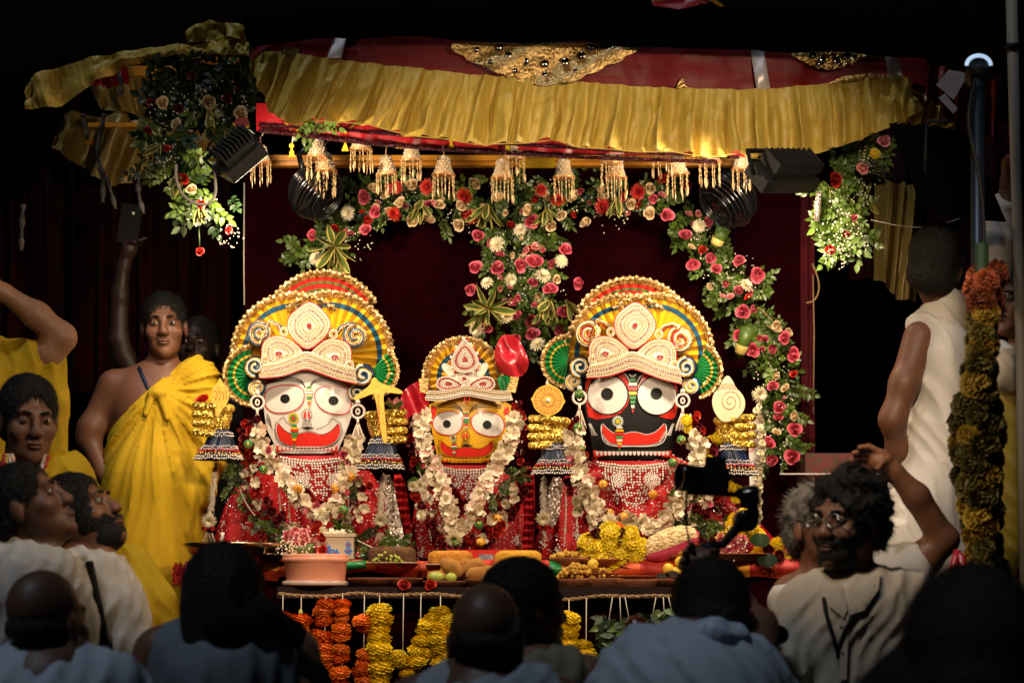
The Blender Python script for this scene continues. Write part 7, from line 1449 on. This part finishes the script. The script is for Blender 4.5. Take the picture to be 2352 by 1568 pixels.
FLR = flood('long grey floodlight at the right canopy corner, aimed inward', 1795, 412, -.62, (W(1500, 900, 0)), -.15, .26, .11, 17)
t = thing('cable_loop', 'white cable loop hanging under the left floodlight', 'cable', W(450, 470, -.55)); obj('cable', tube([W(u, v, -.6) for u, v in smooth_poly([(405, 378), (404, 410), (415, 445), (445, 468), (480, 472), (497, 445), (494, 410), (492, 372)], 2, False)], .005, 7), M_THREAD, t)
t = thing('cable_loop', 'pale cable hanging beside the right edge of the backdrop', 'cable', W(1870, 900, .5)); obj('cable', tube([W(u, v, .5) for u, v in smooth_poly([(1866, 605), (1880, 640), (1882, 670), (1870, 692), (1852, 696)], 2, False)], .004, 6), M_ROPE, t); obj('cable', tube([W(1867, 630, .5), W(1870, 760, .5), W(1868, 950, .5)], .0025, 6), M_ROPE, t)
def fan_unit(label, u, v, y, ax, r=.12):
    t = thing('cage_fan', label, 'fan', W(u, v, y)); c = W(u, v, y); X, Y, Z = frame_of(ax)
    for i in range(11):
        z = -.07 + .14 * i / 10; rr = r * math.sqrt(max(.05, 1 - (z / .095) ** 2)); obj('cage_ring', tube([c + Z * z + (X * math.cos(a) + Y * math.sin(a)) * rr for a in [2 * PI * k / 32 for k in range(33)]], .0032, 5, False), M_BLACKGLOSS, t)
    obj('motor', lathe([(.03, -.09), (.05, -.07), (.05, -.01), (.02, .0)], 20, c, ax), M_BLACKGLOSS, t); obj('hub', lathe([(.025, .0), (.025, .03), (.01, .045)], 14, c, ax), M_BLACK, t)
    for k in range(5):
        a = 2 * PI * k / 5; d = X * math.cos(a) + Y * math.sin(a); s = Z.cross(d); obj('blade', ([c + d * .025 - s * .015, c + d * .025 + s * .015 + Z * .02, c + d * r * .85 + s * .05 + Z * .02, c + d * r * .85 - s * .02 - Z * .005], [(0, 1, 2, 3)]), M_BLACK, t)
    obj('bracket', tube([c - Z * .06, c - Z * .10 + Vector((0, 0, .08)), c + Vector((0, .06, .20))], .012, 8), M_BLACKGLOSS, t); obj('band', lathe([(r * 1.0, -.01), (r * 1.04, -.01), (r * 1.04, .012), (r * 1.0, .012)], 32, c, ax), M_BLACKGLOSS, t); return t
fan_unit('black cage fan in shadow at the upper left of the arch', 725, 440, .12, (.6, -.35, -.6), .105); fan_unit('black cage fan at the upper right of the arch', 1672, 455, .12, (-.65, -.3, -.62), .115)
def panel(label, q, y, th=.09, y1=None):
    t = thing('black_panel', label, 'panel', W(*q[0], y)); obj('case', plate(q, flat(y), -th, 0), mat('matt_black_grille', (.0014, .0014, .0016), 1., spec=0.), t, False); return t
t = panel('black speaker panel with carry handle behind the right pole', [(2041, 283), (2215, 300), (2235, 330), (2312, 510), (2240, 506), (2120, 485)], -1.0); obj('handle', tube([W(2128, 295, -1.0), W(2130, 278, -1.0), W(2200, 280, -1.0), W(2205, 298, -1.0)], .006, 6), M_BLACK, t); obj('stand_bar', tube([W(2128, 290, -1.02), W(2124, 400, -1.03)], .006, 6), M_BLACK, t)
panel('black speaker panel at the left edge under the side valance', [(-30, 252), (154, 250), (120, 330), (70, 440), (-30, 480)], -.7)
t = thing('lamp_post', 'dark pole topped by a round lamp head at the right', 'lamp post', W(2246, 1500, -1.6)); y = -1.6
obj('pole', tube([W(2246, 2000, y), W(2246, 170, y)], .021, 12), mat('dark_blue_metal', (.012, .018, .028), .35, .5), t); hd = obj('lamp_head', lathe([(26 * K(y), -.06), (28 * K(y), -.03), (28 * K(y), .0), (22 * K(y), .018), (0, .022)], 24, W(2248, 158, y), (0, -.75, .25)), M_BLACK, t)
obj('lit_rim', tube([W(2248 + 28 * math.cos(a), 152 - 24 * math.sin(a), y - .02) for a in [PI * (.02 + .96 * i / 20) for i in range(21)]], .006, 8), mat('cool_lamp_glow', (.55, .75, 1.), .3, emit=.5), hd)
obj('cable', tube([W(u, v, y - .03) for u, v in smooth_poly([(2240, 180), (2222, 260), (2230, 320), (2250, 400), (2262, 520), (2256, 610)], 2, False)], .006, 6), M_BLACK, t)
t = thing('bamboo_pole', 'pale upright pole gripped by the man in white at the right', 'pole', W(2330, 600, -.9)); obj('pole', tube([W(2322, -40, -.86), W(2332, 320, -.86), W(2345, 800, -.86), W(2356, 1400, -.86)], .019, 12), mat('pale_pole', (.30, .25, .19), .6, c2=(.24, .2, .15), ns=5), t); obj('tie', lathe([(.022, -.012), (.026, 0), (.022, .012)], 12, W(2326, 110, -.86)), M_BLACK, t)
t = thing('thin_wire', 'thin pale wire strung from the right flowers to the pole', 'wire', W(2100, 520, -.3)); obj('wire', tube([W(u, v, -.3) for u, v in smooth_poly([(2000, 505), (2080, 522), (2140, 522), (2205, 502)], 2, False)], .0016, 4), M_THREAD, t)
t = thing('side_table', 'dark red paisley cloth ledge right of the backdrop', 'ledge', W(1960, 1060, .45)); a = W(1850, 1040, .3); b = W(2080, 1100, .3); obj('paisley_cloth', box(((a.x + b.x) / 2, .45, (a.z + b.z) / 2), (b.x - a.x, .3, a.z - b.z)), M_PAIS, t, False); obj('rail', box(((a.x + b.x) / 2 - .05, .28, W(0, 1088, .28).z), (b.x - a.x + .1, .02, .005)), M_SILVER, t, False); obj('front_board', box(((a.x + b.x) / 2, .45, (b.z + 1.09) / 2), (b.x - a.x, .28, b.z - 1.09)), M_DARKWOOD, t, False)
# camera on a gimbal
y = -2.62; p = lambda u, v, d=0.: W(u, v, y + d)
g = thing('camera_gimbal', 'black camera on a handheld gimbal above the bent man’s head', 'camera', p(1625, 1285)); 
def rb(name, u0, v0, u1, v1, d0, d1, rot=0., m=M_BLACK):
    a, b = p(u0, v0, d0), p(u1, v1, d0); return obj(name, box(((a.x + b.x) / 2, y + (d0 + d1) / 2, (a.z + b.z) / 2), (abs(b.x - a.x), d1 - d0, abs(a.z - b.z)), Matrix.Rotation(rot, 3, 'Y')), m, g, False)
rb('camera_body', 1598, 1072, 1676, 1125, -.04, .04, .08); rb('viewfinder', 1622, 1048, 1668, 1074, -.03, .03, .08)
obj('lens', lathe([(.030, 0), (.034, .02), (.034, .03), (.037, .04), (.037, .052), (.030, .052), (.028, .03)], 24, p(1602, 1098, -.02), (-1, -.35, .05)), M_BLACKGLOSS, g); rb('base_plate', 1578, 1126, 1700, 1136, -.03, .03, .05); obj('gimbal_arm', tube([p(1690, 1128, 0), p(1725, 1150, 0), p(1732, 1180, 0), p(1712, 1205, 0), p(1690, 1215, 0), p(1660, 1250, 0), p(1635, 1250, 0)], [.013, .016, .018, .017, .014, .012, .012], 10), M_BLACK, g)
obj('motor', lathe([(.026, -.03), (.03, -.02), (.03, .02), (.026, .03)], 20, p(1712, 1195, 0), (.3, -1, 0)), M_BLACKGLOSS, g); obj('motor', lathe([(.024, -.025), (.028, -.015), (.028, .015), (.024, .025)], 20, p(1722, 1140, 0), (1, -.2, .1)), M_BLACKGLOSS, g)
obj('handle', tube([p(1625, 1244), p(1628, 1262), p(1626, 1290), p(1622, 1345)], [.022, .030, .026, .022], 14), M_BLACK, g); obj('cable', tube([p(1578, 1130), p(1574, 1190), p(1582, 1240), p(1592, 1290)], .003, 5), M_BLACK, g)
# red ball finial, marigold column at the right, lit bulbs
t = thing('red_ball_finial', 'glossy dark red ball on a brass stem in front of the leaves', 'finial', W(1462, 1480, -3.)); obj('ball', ball(W(1462, 1440, -3.), 27 * K(-3.), 24, 16), mat('red_lacquer', (.14, .006, .006), .2, coat=.6), t); obj('stem', lathe([(.014, 0), (.010, .02), (.012, .05), (.008, .07)], 12, W(1458, 1520, -3.)), M_GOLDBEAD, t)
gr = thing('marigold_column', 'thick shadowed marigold garland hanging in front of the right edge', 'garland', W(2250, 620, -2.0)); y = -2.0
M_MOD = mat('shaded_marigold', (.17, .115, .010), .75, c2=(.07, .065, .008), ns=4, rnd=.35); M_MOR = mat('shaded_rust_marigold', (.22, .04, .005), .7, c2=(.15, .025, .004), ns=4, rnd=.3)  # shade on the hanging garland is put into these darker petal colours
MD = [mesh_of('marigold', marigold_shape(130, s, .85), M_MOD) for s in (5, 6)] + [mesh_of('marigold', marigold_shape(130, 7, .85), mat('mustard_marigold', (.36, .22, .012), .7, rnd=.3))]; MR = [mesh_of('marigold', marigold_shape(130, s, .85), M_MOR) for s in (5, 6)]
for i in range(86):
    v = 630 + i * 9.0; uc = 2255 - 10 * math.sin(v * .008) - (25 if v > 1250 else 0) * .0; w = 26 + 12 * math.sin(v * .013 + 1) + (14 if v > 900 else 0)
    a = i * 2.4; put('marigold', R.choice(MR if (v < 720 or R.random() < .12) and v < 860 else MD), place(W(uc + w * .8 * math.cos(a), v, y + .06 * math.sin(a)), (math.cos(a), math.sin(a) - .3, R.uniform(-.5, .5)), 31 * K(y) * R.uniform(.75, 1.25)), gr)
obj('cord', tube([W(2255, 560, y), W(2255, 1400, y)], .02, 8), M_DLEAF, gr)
t = thing('ribbon', 'red ribbon tied to the shadowed marigold garland', 'ribbon', W(2205, 1300, -2.1)); obj('tail', tube([W(2200, 1262, -2.2), W(2192, 1300, -2.2), W(2180, 1340, -2.2)], [.01, .016, .02], 6), M_REDSILK, t); obj('tail', tube([W(2202, 1270, -2.2), W(2222, 1320, -2.2), W(2240, 1345, -2.2)], [.01, .018, .014], 6), M_REDSILK, t)
t = thing('light_string', 'curved row of small lit bulbs on a dark display at the lower left', 'lights', W(320, 1560, -2.9)); y = -2.9
obj('dark_display', plate([(275, 1516), (372, 1516), (372, 1580), (275, 1580)], flat(y), -.02, 0), M_BLACK, t, False)
for i in range(15): obj('bulb', ball(W(276 + i * 6.4, 1538 - 9 * math.sin(PI * min(1, i / 14 + .15)), y - .006), .0036, 8, 6), mat('warm_bulb', (1., .78, .42), .3, emit=7.), t)
